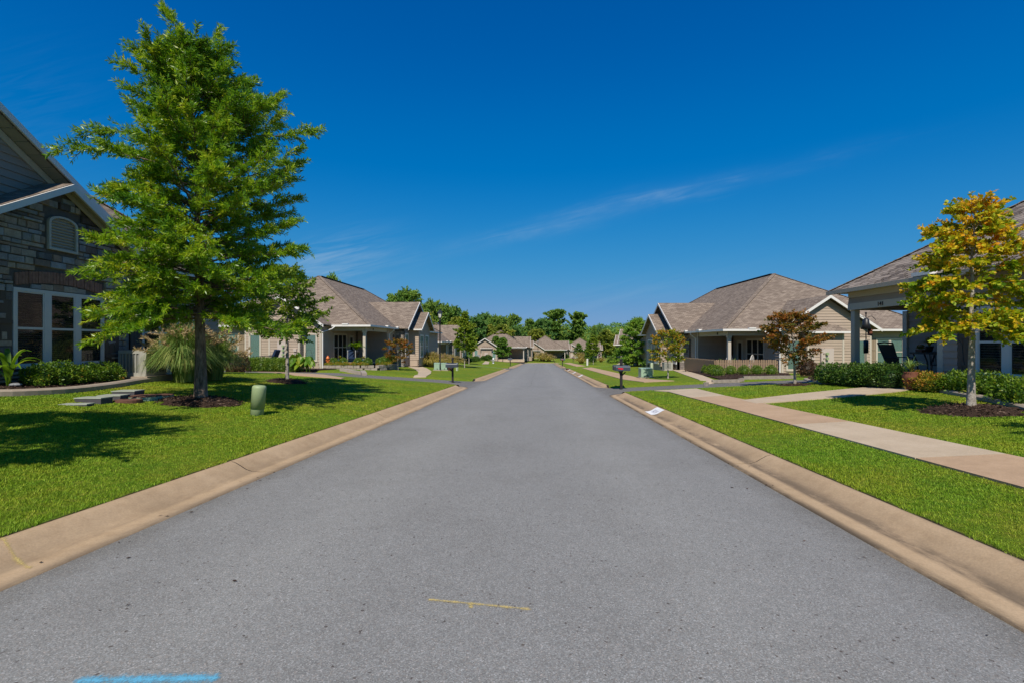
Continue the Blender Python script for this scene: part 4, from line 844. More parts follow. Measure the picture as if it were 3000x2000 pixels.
    W3 = Wall((-21.4, 21.05, 0), (1, 0, 0), (0, 1, 0)); H.core(W3, [(0, 0), (8.45, 0), (8.45, 4.25), (0, 4.25)], M['siding_grey'])
    so = H.mb(); so.box(-21.8, -12.5, 15.3, 21.9, 4.16, 4.24); H.part('soffit', so, M['soffit'])
    gu = H.mb(); gu.box(-12.45, -12.33, 15.7, 22.0, 4.17, 4.3); H.part('gutter', gu, M['white'])
    return H
house_left()

# ------------------------------------------------------------------ near right house with the porch numbered 141
def text_mesh(s, size, depth=0.006):
    cu = bpy.data.curves.new('txt', 'FONT'); cu.body = s; cu.size = size; cu.extrude = depth; cu.align_x = 'CENTER'; cu.align_y = 'CENTER'
    o = bpy.data.objects.new('txt', cu); COL.objects.link(o); me = bpy.data.meshes.new_from_object(o.evaluated_get(bpy.context.evaluated_depsgraph_get())); bpy.data.objects.remove(o); bpy.data.curves.remove(cu); return me
def house_right():
    off = (12.9, 16.0, 0.4)
    H = House('house', 'near house at the right edge with an open corner porch numbered 141', off, 0, 1, off, cat='house')
    E, x0, yN = 3.62, 12.45, 18.75; P_ = 0.66; FL = 0.45
    # roof: the slope over the street is laid tab by tab, the rest is one hipped body
    roof_hip(H, x0, 27.0, 2.0, yN, E, P_, caps=False)
    n = Vector((-P_, 0, 1)).normalized(); up = Vector((1, 0, P_)).normalized(); exr, tw = 0.145, 0.33; vars_ = []
    for i in range(8):
        mb = MB(); w = tw*rs.choice([0.86, 0.98, 1.0]); mb.add([(0.002, 0, 0.012), (w-0.006, 0, 0.012), (w-0.006, exr*1.15, 0.003), (0.002, exr*1.15, 0.003), (0.002, 0, 0.0), (w-0.006, 0, 0.0)], [(0, 1, 2, 3), (4, 5, 1, 0), (4, 0, 3), (5, 2, 1)])
        me = mb.mesh('shingle', M['shingle']); a = me.attributes.new('rnd', 'FLOAT', 'FACE'); a.data.foreach_set('value', [i/7.0]*4); vars_.append(me)
    tabs = []
    for r in range(44):
        base = Vector((x0-0.03, 0, E+0.004-0.03*P_))+up*exr*r; dx = base.x-x0; ya, yb = max(8.5, 2.0+dx), yN-dx; k_ = 0
        y = ya+(r % 2)*tw/2+rs.uniform(-0.04, 0.04)
        while y+tw < yb: tabs.append(Vector((base.x, y, base.z))); y += tw
    tabs.sort(key=lambda p: -((p-Vector((0, 0, 1.6))).length < 99)*0+(p-Vector((0, 0, 1.6))).length if p.x/p.y < 1.075 else 1e3+p.y)
    rot = Matrix((Vector((0, 1, 0)), up, n)).transposed()      # local x -> world y, local y -> up the slope
    if rot.determinant() < 0: rot = Matrix((Vector((0, 1, 0)), up, -n)).transposed()
    eul = rot.to_euler()
    sign = 1 if (rot @ Vector((0, 0, 1))).z > 0 else -1
    if sign < 0:      # turn the tab over so that its butt faces out
        rot = Matrix((Vector((0, -1, 0)), up, n)).transposed(); eul = rot.to_euler()
    O = Vector(off)
    for p in tabs[:290]: obj('shingle', rs.choice(vars_), H.e, p+n*0.006+(Vector((0, tw, 0)) if sign < 0 else Vector()) - O, eul)
    sm = MB(1, off); rr = []
    vx, vy, vz = rot @ Vector((1, 0, 0)), rot @ Vector((0, 1, 0)), rot @ Vector((0, 0, 1))
    for p in tabs[290:]:
        p = p+n*0.006+(Vector((0, tw, 0)) if sign < 0 else Vector()); w = tw*rs.uniform(0.9, 1)-0.006
        loc = [(0.002, 0, 0.012), (w, 0, 0.012), (w, exr*1.15, 0.003), (0.002, exr*1.15, 0.003), (0.002, 0, 0.0), (w, 0, 0.0)]
        sm.add([p+vx*a+vy*b+vz*c_ for a, b, c_ in loc], [(0, 1, 2, 3), (4, 5, 1, 0), (4, 0, 3), (5, 2, 1)]); rr += [rs.random()]*4
    me = sm.mesh('shingle_field', M['shingle']); a = me.attributes.new('rnd', 'FLOAT', 'FACE'); a.data.foreach_set('value', rr); tag(obj('shingle_field', me, H.e), kind='stuff')
    hc = H.mb()
    for i in range(34):
        q = Vector((x0, yN, E))+Vector((1, -1, P_))*(i*0.2); q2 = q+Vector((1, -1, P_))*0.215; hc.beam(q+Vector((0, 0, 0.025)), q2+Vector((0, 0, 0.014)), 0.26, 0.02)
    H.part('hip_cap', hc, M['roof'], uv=True)
    so = H.mb(); so.box(x0+0.03, 26.9, 2.1, yN-0.03, E-0.1, E-0.055); H.part('soffit', so, M['soffit'])
    gu = H.mb(); gu.box(x0-0.12, x0, 3.0, yN+0.02, E-0.14, E+0.0); H.part('gutter', gu, M['soffit'])
    ge = H.mb(); ge.box(x0-0.13, x0+0.16, 14.1, 14.75, E+0.02, E+0.14); H.part('rain_diverter', ge, M['white'])
    # porch frame
    xf, xb = 12.9, 15.5
    def beam(Wl, L):
        H.core(Wl, [(0, 2.9), (L, 2.9), (L, E-0.1), (0, E-0.1)], M['siding_grey'], 'porch_wall')
        H.boards(Wl, lambda v: (0, L), 3.1, E-0.3, [], M['siding_grey'], ex=0.2)
        b_ = H.mb(); Wl.box(b_, 0.0, L, 2.86, 3.1, 0.0, 0.045); Wl.box(b_, 0, L, E-0.3, E-0.1, 0.0, 0.03); H.part('porch_beam', b_, M['trim'])
    Wf = Wall((xf, 14.3, 0), (0, 1, 0), (-1, 0, 0)); beam(Wf, 4.0)
    Wn = Wall((xf+0.0, 18.3, 0), (1, 0, 0), (0, 1, 0)); beam(Wn, 2.6)
    for x, y in ((xf+0.14, 18.15), (xf+0.14, 14.45), (xb+0.0, 18.75)):
        c = H.mb(); c.box(x-0.1, x+0.1, y-0.1, y+0.1, FL, 2.86); c.box(x-0.14, x+0.14, y-0.14, y+0.14, FL, FL+0.2); H.part('porch_column', c, M['trim'])
    fl = H.mb(); fl.box(xf-0.1, xb+0.1, 14.2, 18.9, -0.1, FL); H.part('porch_floor', fl, M['walk_pale'])
    # porch back wall
    Wk = Wall((xb, 14.3, 0), (0, 1, 0), (-1, 0, 0)); H.core(Wk, [(0, FL), (4.4, FL), (4.4, 3.5), (0, 3.5)], M['siding_grey']); H.boards(Wk, lambda v: (0, 4.4), FL, 3.5, [], M['siding_grey'], ex=0.2)
    Ws = Wall((xf, 14.3, 0), (1, 0, 0), (0, 1, 0)); H.core(Ws, [(0.3, 0), (2.6, 0), (2.6, 3.5), (0.3, 3.5)], M['siding_grey'])
    H.core(Wall((xb, 18.7, 0), (1, 0, 0), (0, 1, 0)), [(0, 0), (11, 0), (11, 3.5), (0, 3.5)], M['siding_grey'])
    # street wall with the wide window
    Wm = Wall((12.92, 7.0, 0), (0, 1, 0), (-1, 0, 0)); L = 7.3; H.core(Wm, [(0, 0), (L, 0), (L, 3.5), (0, 3.5)], M['siding_grey'])
    a, b = 10.85-7, 13.2-7
    H.boards(Wm, lambda v: (0, L), 0.2, 3.5, [(a-0.1, b+0.64, 0.68, 2.62)], M['siding_grey'], ex=0.2)
    H.window(Wm, a, b, 0.78, 2.5, 3, mull=0.19, case=0.1, open_=1.0, slat=0.07)
    H.shutter(Wm, b+0.12, b+0.6, 0.7, 2.56, M['shutter'], 3)
    nm = obj('house_number', text_mesh('141', 0.2), H.e, Vector((xf-0.06, 16.66, 2.975))-O, (R(90), 0, R(-90))); nm.data.materials.append(M['number'])
    wr = H.mb(); wr.tube([(12.8, 14.2, 2.2), (12.8, 13.6, 1.6), (12.78, 13.5, 1.0)], 0.012, 6); H.part('cable', wr, M['metal_dark'])
    return H
house_right()

# ------------------------------------------------------------------ the repeated house type
def lamp_fan(H):
    f = H.mb(); f.tube([(1.4, 2.6, 2.74), (1.4, 2.6, 2.5)], 0.03, 8); f.lathe([(0.05, 2.4), (0.12, 2.42), (0.12, 2.5), (0.04, 2.52)], (1.4, 2.6, 0), 12)
    for i in range(5): an = i*2*PI/5+0.3; d = Vector((math.cos(an), math.sin(an), 0)); f.beam(Vector((1.4, 2.6, 2.47))+d*0.1, Vector((1.4, 2.6, 2.47))+d*0.65, 0.12, 0.015)
    o = H.part('ceiling_fan', f, M['rust']); g = H.mb(); g.lathe([(0.01, 2.28), (0.1, 2.32), (0.12, 2.39), (0.02, 2.4)], (1.4, 2.6, 0), 12); H.part('lamp_shade', g, M['lampglass'], o, smooth=True)
    n = H.mb(); n.box(0.455, 0.475, 2.0, 2.14, 2.5, 2.66); H.part('house_number', n, M['number'])
def num_only(H):
    n = H.mb(); n.box(0.455, 0.475, 2.0, 2.14, 2.5, 2.66); H.part('house_number', n, M['number'])
hx = lambda dx, dy, rz, mir: None
HOUSES = {}
HOUSES['L2'] = house_T('tan house beyond the left lane, porch over a block wall planted with boxwood balls', (-10.55, 35.4, 0.13), -AX, -1, extras=lamp_fan)
HOUSES['R2'] = house_T('tan house on the right with a picket fence round its porch', (13.95, 31.45, -0.3), 0.0, 1, extras=num_only)
HOUSES['L3'] = house_T('second tan house along the left kerb, straw grass in front of its porch', (-9.7, 65.5, -0.95), -AX, -1, True)
HOUSES['R3'] = house_T('tan house half hidden by the bushy oak beyond the red-flagged mailbox', (16.0, 73.0, -1.38), -0.36, 1, True)
HOUSES['L4'] = house_T('far tan house facing the road end with a pair of small trees before it', (3.3, 112.0, -2.1), -0.05, -1, True, wide=True)
HOUSES['L5'] = house_T('distant tan house at the middle of the street end, lamp post before it', (16.1, 140.0, -3.0), -0.08, -1, True, wide=True)
HOUSES['L6'] = house_T('last distant tan house at the right of the street end', (29.6, 162.0, -3.4), -0.12, -1, True, wide=True)
HOUSES['B4'] = house_T('house whose roof top shows over the far roofs left of the two tall trees', (6.0, 178.0, -1.6), 0, -1, True, wide=True)
HOUSES['R1b'] = house_T('tan house of which only a roof shows behind the bushy oak', (30.5, 90.0, -1.6), -0.36, 1, True)

# ------------------------------------------------------------------ trees
def make_tree(name, label, base, H, prof, nb, z0, leaf, nt, tl, nl, lm, bark, r0, seed, group=None, up=(5, 55), droop=0.25, lean=(0, 0), flat=0.4, ldroop=0.25, pw=1.0, tops=None, cat='tree', twigs=True, fan=0.7, out=0.12, lmin=0.72, bias=None, jit=9, grad=0.0):
    rng = np.random.default_rng(seed); T = thing(name, label, cat, base, 0, group)
    tr = MB(); n = 9; tp = []
    wob = rng.normal(size=(n, 2))*0.03*H/6
    for i in range(n):
        f = i/(n-1); tp.append(np.array([lean[0]*f*f+wob[i, 0]*(f > 0)*f, lean[1]*f*f+wob[i, 1]*f*(f > 0), -0.05+f*H*0.97]))
    tp = np.array(tp); rad = [r0*(1.25 if i == 0 else 1.0)*max(0.05, (1-0.93*(i/(n-1))**0.85)) for i in range(n)]
    extra = [tp[0], tp[0]*0.7+tp[1]*0.3]
    tr.tube([tp[0], tp[0]*0.85+tp[1]*0.15, *tp[1:]], [r0*1.45, r0*1.08, *rad[1:]], 10)
    trunk_at = lambda z: np.array([np.interp(z, tp[:, 2], tp[:, 0]), np.interp(z, tp[:, 2], tp[:, 1]), z])
    hs_, rs_ = zip(*prof); LP, LD, tws = [], [], []
    brs = []
    for i in range(nb):
        f = ((i+0.5)/nb)**pw; z = z0+(H*0.95-z0)*f; az = i*2.39996+rng.uniform(-0.5, 0.5)
        el = R(up[0]+(up[1]-up[0])*f**1.3+rng.uniform(-jit, jit)); zt = min(z+0.25*math.tan(max(el, 0))*np.interp(z, hs_, rs_), H)
        Rr = max(0.15, np.interp(zt, hs_, rs_)-0.5*tl)*(rng.uniform(lmin, 1.06) if rng.random() > out else rng.uniform(1.05, 1.22))
        if bias: Rr *= 1+bias[0]*math.cos(az-bias[1])
        L = Rr/max(math.cos(el), 0.35)
        top_ = max(0.1, H-0.25*tl-z)
        if L*math.sin(el) > top_: el = math.asin(min(0.95, top_/L)) if top_ < L else el; L = min(L, Rr/max(math.cos(el), 0.3))
        brs.append((z, az, el, L))
    for z, az, el, L in (tops or []): brs.append((z, az, R(el), L))
    for z, az, el, L in brs:
        d = np.array([math.cos(az)*math.cos(el), math.sin(az)*math.cos(el), math.sin(el)]); o = trunk_at(z)
        us = np.linspace(0, 1, 6); P = [o+d*L*u+np.array([0, 0, -droop*L*u*u*0.5+0.05*L*math.sin(u*7+az)*u]) for u in us]
        rb = max(0.006, 0.25*r0*min(1, L/2.2)*(1-0.5*z/H)); tr.tube(P, [rb*(1-0.85*u) for u in us], 5, cap=False)
        P = np.array(P); k = max(3, int(nt*1.45*L*rng.uniform(0.85, 1.15)))
        uu = np.sqrt(rng.uniform(0.03, 1.0, k)); uu[0] = 1.0
        for j, u in enumerate(uu):
            pos = np.array([np.interp(u, us, P[:, q]) for q in range(3)]); bd = norm(P[-1]-P[2])
            sd_ = norm(np.cross(bd, [0, 0, 1.0]))*(1 if j % 2 else -1)
            td = norm(bd*(1.0 if u > 0.98 else 0.75)+sd_*(0.12 if u > 0.98 else fan)*rng.uniform(0.5, 1.3)+np.array([0, 0, rng.normal()*0.28+0.12]))
            ln = tl*(1.15-0.45*u)*rng.uniform(0.55, 1.25); tws.append((pos, td, ln))
    P0 = np.array([t[0] for t in tws]); TD = np.array([t[1] for t in tws]); LN = np.array([t[2] for t in tws])
    nl = int(nl*1.3)
    for kk in range(nl):
        u = (kk+rng.uniform(0, 1, len(LN)))/nl
        p = P0+TD*(LN*u)[:, None]+np.array([0, 0, -1])*(0.16*LN*u*u)[:, None]
        sd_ = norm(np.cross(TD, rng.normal(size=TD.shape))); LP.append(p); LD.append(norm(TD*0.75+sd_*0.8))
    LP = np.concatenate(LP); LD = np.concatenate(LD); m = len(LP); sz = rng.uniform(0.65, 1.25, m)
    V = leaf_quads(LP, LD, leaf[0]*sz, leaf[1]*sz, rng, flat, ldroop)
    cl = np.repeat(rng.uniform(0, 1, len(LN))[None], nl, 0).ravel()
    rnd = np.clip(0.55*cl+0.45*rng.uniform(0, 1, m)+grad*(LP[:, 2]/H-0.62), 0, 1)
    tr.build('trunk', M[bark], T, smooth=True)
    obj('crown', np_mesh('crown', V, 4, LEAF[lm], rnd), T)
    if twigs:
        a = P0; b = P0+TD*LN[:, None]+np.array([0, 0, -1])*(0.16*LN)[:, None]; sd_ = norm(np.cross(TD, [0.1, 0.2, 1]))*0.004*max(1, leaf[0]/0.1)
        obj('twig_spray', np_mesh('twig_spray', np.stack([a-sd_*1.5, a+sd_*1.5, b+sd_*0.5, b-sd_*0.5], 1), 4, M['twig']), T)['kind'] = 'stuff'
    return T
def dup_tree(T, loc, rz, sc_, label, group=None):
    r = T.copy(); COL.objects.link(r); r.location = loc; r.rotation_euler = (0, 0, rz); r.scale = (sc_[0], sc_[0], sc_[1]); r['label'] = label
    if group: r['group'] = group
    for ch in list(T.children):
        c = ch.copy(); COL.objects.link(c); c.parent = r
        for g_ in ch.children: q = g_.copy(); COL.objects.link(q); q.parent = c
    return r
copy_thing = lambda T, loc, rz, label, sc_=1.0, group=None: dup_tree(T, loc, rz, (sc_, sc_), label, group)

def mulch_ring(at, r, h, label, seed, n=900):
    rng = np.random.default_rng(seed); x0, y0 = at; mb = MB(); ns, nr = 22, 5; mb_v = [(0, 0, 0)]
    T = thing('mulch_bed', label, 'mulch', (x0, y0, G(x0, y0)), 0, 'mulch rings round the tree trunks'); z0 = G(x0, y0)
    pr = lambda f: h*(1-f*f)**0.8 if f < 1 else -0.05
    rr = 1+0.12*np.sin(np.arange(ns)*1.7+seed)+0.06*rng.normal(size=ns)
    vs = [(0, 0, h)]
    for i in range(1, nr+1):
        f = i/nr
        for k in range(ns):
            q = r*f*rr[k]; x, y = q*math.cos(2*PI*k/ns), q*math.sin(2*PI*k/ns); vs.append((x, y, G(x0+x, y0+y)-z0+pr(f)+rng.normal()*0.008))
    fs = [(0, 1+k, 1+(k+1) % ns) for k in range(ns)]+[(1+(i-1)*ns+k, 1+i*ns+k, 1+i*ns+(k+1) % ns, 1+(i-1)*ns+(k+1) % ns) for i in range(1, nr) for k in range(ns)]
    mb.add(vs, fs); mb.build('mound', M['mulch'], T, smooth=True)
    f = np.sqrt(rng.uniform(0, 1.1, n)); a = rng.uniform(0, 2*PI, n); x = r*f*np.cos(a); y = r*f*np.sin(a); z = np.array([G(x0+u, y0+v) for u, v in zip(x, y)])-z0+np.array([max(pr(q), 0) for q in f])+0.012
    chips(np.stack([x, y, z], 1), rng, T)
    NOGRASS.append([(x0+r*0.98*rr[k]*math.cos(2*PI*k/ns), y0+r*0.98*rr[k]*math.sin(2*PI*k/ns)) for k in range(ns)])
    return T
def chips(P, rng, parent, s=1.0):
    n = len(P); D = norm(rng.normal(size=(n, 3))*np.array([1, 1, 0.35])); V = leaf_quads(P, D, rng.uniform(0.03, 0.09, n)*s, rng.uniform(0.012, 0.03, n)*s, rng, 0.8)
    o = obj('bark_chip', np_mesh('bark_chip', V, 4, M['mulch'], rng.uniform(0, 1, n)), parent); o['kind'] = 'stuff'; return o
def bed(name, pts, label, seed, dens=120, h=0.05):
    T = tag(empty(name, (0, 0, 0)), kind='structure'); poly_sheet('mulch_sheet', pts, M['mulch'], h, 0.04, 3, None, T); NOGRASS.append(pts)
    rng = np.random.default_rng(seed); P = np.array(pts); lo, hi = P.min(0), P.max(0); n = int(dens*(hi-lo).prod()); q = rng.uniform(lo, hi, (n, 2)); q = q[inside(q, pts)]
    z = np.array([G(a, b) for a, b in q])+h+0.012; chips(np.column_stack([q, z]), rng, T); return T
def inside(q, poly):
    x, y = q[:, 0], q[:, 1]; r = np.zeros(len(q), bool); n = len(poly); j = n-1
    for i in range(n):
        xi, yi = poly[i]; xj, yj = poly[j]
        c = ((yi > y) != (yj > y)) & (x < (xj-xi)*(y-yi)/(yj-yi+1e-12)+xi); r ^= c; j = i
    return r
def at_ground(px, py): p = ground(px, py); return p

B = at_ground(588, 1178)
oak_prof = [(1.0, 2.0), (2.0, 2.32), (2.7, 2.42), (3.4, 2.42), (4.2, 2.32), (5.2, 2.15), (6.2, 1.93), (7.0, 1.62), (7.8, 1.26), (8.6, 0.82), (9.6, 0.3)]
print('oak', B)
make_tree('oak_tree', 'big narrow-leaved oak standing in the left lawn with a mulch ring', B, 8.75, oak_prof, 280, 2.0, (0.112, 0.024), 10.5, 0.46, 24, 'oak', 'bark_oak', 0.145, 11, up=(6, 64), droop=0.2, flat=0.15, ldroop=0.1, pw=1.12, lean=(-0.3, 0), out=0.05, lmin=0.42, jit=16, bias=(0.13, R(33)),
          tops=[(8.2, 2.9, 66, 1.65), (8.0, 2.7, 58, 1.0), (8.2, 0.5, 60, 1.1), (8.0, 1.2, 48, 1.4), (7.6, 3.4, 40, 1.4), (7.4, 5.9, 42, 1.5), (6.4, 0.1, 10, 2.75), (6.2, 3.2, 12, 2.6), (5.6, 3.5, 10, 2.7), (2.15, 2.9, 2, 2.1), (2.1, 3.5, 0, 1.7), (2.2, 4.4, 2, 1.6), (2.1, 5.6, 0, 2.3), (2.05, 0.3, 0, 2.2), (2.2, 1.4, 2, 2.0)])
mulch_ring((B.x, B.y), 0.88, 0.14, 'mulch ring round the big oak trunk', 1, 1500)
B = at_ground(841, 1118)
make_tree('maple_tree', 'slim young maple with a few orange leaf tips behind the big oak', B, 4.5, [(1.4, 0.8), (2.2, 1.4), (3.0, 1.4), (3.9, 0.8), (4.6, 0.3)], 64, 1.6, (0.105, 0.075), 9, 0.5, 11, 'lime', 'bark_pale', 0.075, 12, up=(8, 60))
mulch_ring((B.x, B.y), 0.75, 0.12, 'dark mulch ring round the slim maple behind the oak', 2, 500)
B = at_ground(2845, 1206)
make_tree('maple_tree', 'yellow and orange maple in the right lawn before the porch numbered 141', B, 4.45, [(1.2, 0.5), (1.8, 1.05), (2.4, 1.15), (3.1, 0.98), (3.8, 0.6), (4.5, 0.25)], 84, 1.62, (0.088, 0.058), 12, 0.4, 16, 'maple', 'bark_pale', 0.08, 13, up=(0, 55), lean=(0.05, 0), droop=0.3, flat=0.5, ldroop=0.35, grad=0.55)
mulch_ring((B.x, B.y), 0.8, 0.14, 'mulch ring round the yellow and orange maple', 3, 1300)
B = at_ground(2329, 1127)
make_tree('maple_tree', 'small open red and bronze maple with a forked pale stem before the meter wall', B, 2.95, [(0.9, 0.5), (1.4, 1.25), (2.0, 1.3), (2.5, 0.8), (3.1, 0.3)], 56, 0.8, (0.085, 0.06), 10, 0.42, 11, 'redmaple', 'bark_pale', 0.06, 14, up=(20, 62), lean=(-0.25, 0))
mulch_ring((B.x, B.y), 0.55, 0.07, 'mulch ring round the small red maple', 4, 400)
B = at_ground(1957, 1107)
make_tree('maple_tree', 'small amber and orange maple beside the pale transformer on the right', B, 2.9, [(0.8, 0.75), (1.4, 1.2), (2.0, 1.15), (2.5, 0.75), (3.0, 0.3)], 48, 0.95, (0.095, 0.07), 8, 0.45, 11, 'yellow', 'bark_pale', 0.05, 15, up=(12, 60))
B = at_ground(1867, 1072)
make_tree('oak_tree', 'bushy bright green young oak behind the red-flagged mailbox', B, 5.4, [(0.3, 2.2), (1.0, 2.9), (2.0, 2.8), (3.0, 2.2), (4.2, 1.2), (5.6, 0.25)], 120, 0.4, (0.17, 0.075), 9, 0.6, 13, 'oak2', 'bark_oak', 0.09, 16, up=(0, 62), flat=0.2)
B = at_ground(1166, 1083)
make_tree('maple_tree', 'small bronze-topped maple on the lawn island by the curved walk', B, 2.45, [(0.55, 0.55), (1.0, 1.15), (1.6, 1.2), (2.1, 0.85), (2.5, 0.3)], 44, 0.6, (0.09, 0.065), 9, 0.36, 11, 'redmaple', 'bark_pale', 0.055, 17, up=(15, 60))
B = at_ground(1361, 1076)
TW = make_tree('maple_tree', 'yellow-green street maple with a slim pale stem, nearer of the pair past the lamp post', B, 5.9, [(1.6, 0.8), (2.4, 1.4), (3.4, 1.25), (4.6, 0.75), (6, 0.15)], 64, 1.7, (0.16, 0.12), 9, 0.45, 10, 'lime', 'bark_pale', 0.06, 18, up=(20, 68), group='slim street maples along the left kerb')
B = at_ground(1374, 1066); dup_tree(TW, B, 2.0, (0.95, 0.97), 'yellow-green street maple, farther of the pair past the lamp post')
B = at_ground(1453, 1056); TV = make_tree('maple_tree', 'mid green round maple by the silver hydrant', B, 5.9, [(0.9, 1.1), (1.8, 2.0), (3.0, 2.1), (4.3, 1.4), (5.9, 0.2)], 54, 1.0, (0.24, 0.19), 7, 0.6, 10, 'green', 'bark_oak', 0.07, 19, up=(15, 65), twigs=False, group='slim street maples along the left kerb')
B = at_ground(1473, 1059); dup_tree(TV, B, 1.0, (0.95, 0.9), 'mid green round maple right of its twin by the hydrant')
B = at_ground(1738, 1066); dup_tree(TW, B, 0.6, (0.85, 0.78), 'slim yellow maple before the farthest right house of the row', 'slim street maples by the far bend')
B = at_ground(1725, 1063); dup_tree(TV, B, 3.6, (0.45, 0.7), 'slim brownish maple touching the yellow one at the far bend', 'slim street maples by the far bend')
B = at_ground(1695, 1049); dup_tree(TV, B, 4.4, (0.75, 0.8), 'dark round tree before the porch of the farthest house', 'slim street maples by the far bend')
# two more street trees stand just out of frame; their shade lies on both lawns
make_tree('oak_tree', 'street oak at the left edge whose shade lies over the left lawn', (-8.0, 2.6, G(-8.0, 2.6)), 7.4, [(1, 1.8), (2.0, 2.7), (3.5, 2.7), (5, 2.1), (7.2, 0.4)], 90, 1.9, (0.15, 0.05), 9, 0.6, 13, 'oak', 'bark_oak', 0.13, 21, up=(-3, 60), flat=0.15)
make_tree('maple_tree', 'street maple at the right edge whose shade lies by the mulch ring', (8.9, 3.9, G(8.9, 3.9)), 4.6, [(1.4, 0.8), (2.4, 1.5), (3.4, 1.3), (4.6, 0.3)], 40, 1.6, (0.12, 0.085), 7, 0.45, 9, 'maple', 'bark_pale', 0.08, 22, up=(5, 55))

# trees behind the houses
def big_tree(seed, H, prof, lm, nb=60, leaf=(0.32, 0.26), bark='bark_oak', label='', at=(0, 0, 0), name='tree', **k):
    return make_tree(name, label, at, H, prof, nb, H*0.16, leaf, 5.0, 1.5, 16, lm, bark, 0.22, seed, twigs=False, up=(5, 65), flat=0.3, out=0.3, lmin=0.4, group='woodland trees behind the houses', fan=1.0, **k)
def atd(px, d): x = (px-PCX)/FPX*d; return Vector((x, d, G(x, d)))
BR = big_tree(31, 12, [(2, 3.2), (5, 4.8), (8, 4.2), (10.5, 2.6), (12, 0.8)], 'far', label='broad mid green woodland tree behind the stone-gabled left house', at=atd(1188, 82))
DK = big_tree(32, 10.5, [(1.5, 3.2), (4, 4.6), (7, 4.2), (9, 2.5), (10.5, 0.8)], 'far_dark', label='dark dense woodland tree at the left end of the middle wood', at=atd(1395, 122))
YL = big_tree(33, 9, [(1.5, 2.6), (4, 3.7), (6.5, 3.0), (9, 0.7)], 'far_yel', label='yellow-green woodland tree low over the far left roofs', at=atd(1432, 126))
TL = big_tree(34, 17.5, [(1.5, 4.2), (5, 4.6), (8, 3.6), (11, 4.4), (15, 3.4), (17.5, 1.2)], 'far', nb=80, leaf=(0.45, 0.36), label='left one of the two tall lone trees at the end of the street', at=atd(1627, 172))
dup_tree(TL, atd(1694, 176), 2.3, (0.9, 0.97), 'right one of the two tall lone trees at the end of the street')
rw = random.Random(8)
def wood(px, d, top, T, label, wid=1.0):
    p = atd(px, d); z = CAMH-(top-PCY)/FPX*d; h0 = {BR.name: 12, DK.name: 10.5, YL.name: 9, TL.name: 17.5}[T.name]
    s_ = (z-p.z)/h0; dup_tree(T, p, rw.uniform(0, 6), (s_*wid, s_), label)
BK, YB = DK, YL
wood(1225, 84, 905, YL, 'lighter bushy tree next to the broad one behind the left house')
wood(1262, 90, 880, BR, 'round tree rising left of the lamp post head', 0.8)
wood(1300, 96, 893, BR, 'woodland tree rising behind the lamp post head', 0.9)
wood(1330, 100, 900, DK, 'dark woodland tree just right of the lamp post head', 0.7)
wood(1345, 92, 930, YL, 'low yellow-green tree behind the slim street maples')
wood(1420, 135, 920, DK, 'dark woodland tree, second from the left in the middle wood', 0.9)
wood(1450, 130, 925, BR, 'mid green woodland tree at the middle of the middle wood', 0.8)
wood(1478, 140, 930, DK, 'dark green tree left of the grey-green one in the middle wood', 0.8)
wood(1503, 132, 922, BR, 'grey-green tree closing the middle wood on its right', 0.75)
wood(1470, 120, 952, YL, 'low yellowish tree over the ridge of the far facing house')
wood(1515, 128, 955, DK, 'small dark tree at the right foot of the middle wood', 0.7)
wood(1555, 165, 935, BR, 'thin-topped tree left of the two tall lone trees', 0.7)
wood(1590, 168, 935, DK, 'dark tree leaning on the left tall tree', 0.8)
wood(1573, 160, 965, YL, 'low bushy tree left below the two tall trees', 1.2)
wood(1655, 178, 975, DK, 'dark low tree between the two tall trees', 1.1)
wood(1680, 185, 968, YL, 'low yellowish tree under the right tall tree', 1.2)
wood(1740, 190, 955, BR, 'thin tree right of the two tall lone trees', 0.45)
wood(1757, 195, 953, DK, 'narrow dark cedar-like tree right of the tall pair', 0.3)
wood(1775, 185, 968, YL, 'round green tree over the last right roof', 1.0)
wood(1795, 190, 972, BR, 'round green tree at the foot of the wooded hill', 1.0)
wood(1815, 195, 980, DK, 'low dark tree at the right foot of the wooded hill', 1.2)
wood(970, 66, 806, BR, 'tree tuft peeping over the ridge of the porch house on the left', 0.5)

# wooded hill on the horizon: too far to tell its trees apart
hv = []; nx = 40; rng = np.random.default_rng(3)
hill = MB(); X = np.linspace(-340, 620, nx)
hz_ = lambda x: 14+11*math.exp(-((x-150)/170)**2)+2.0*math.sin(x*0.05)
for x in X: hill.v += [(x, 430, -14), (x, 560, hz_(x)-3.5), (x, 700, hz_(x)-12)]
hill.f = [(3*i+a, 3*i+3+a, 3*i+4+a, 3*i+1+a) for i in range(nx-1) for a in (0, 1)]; hill.mi = [0]*len(hill.f)
tag(hill.build('hill', M['lawn'], smooth=True), kind='structure')
n = 46000; x = rng.uniform(-160, 420, n); y = rng.uniform(430, 575, n); zt = np.interp(y, [430, 560, 575], [0, 1, 0.97]); hh = np.array([hz_(a) for a in x]); z = -14+(hh-3.5+14)*zt
cx_ = np.round(x/7)*7; cy_ = np.round(y/7)*7; q = ((x-cx_)**2+(y-cy_)**2)/24; z = z+4.6*np.sqrt(np.maximum(1-q, 0.0))*rng.uniform(0.5, 1.05, n)+1.5*np.sin(cx_*12.9+cy_*7.1)
V = leaf_quads(np.stack([x, y, z], 1), norm(rng.normal(size=(n, 3))), rng.uniform(1.2, 2.4, n), rng.uniform(1.0, 1.9, n), rng, 0.5)
tag(obj('wood', np_mesh('wood', V, 4, LEAF['far_dark'], np.clip(0.5+0.5*np.sin(cx_*3.3+cy_*5.7)*0.7+rng.normal(size=n)*0.1, 0, 1))), 'distant wooded hillside on the horizon right of the tall trees', 'wood', kind='stuff')
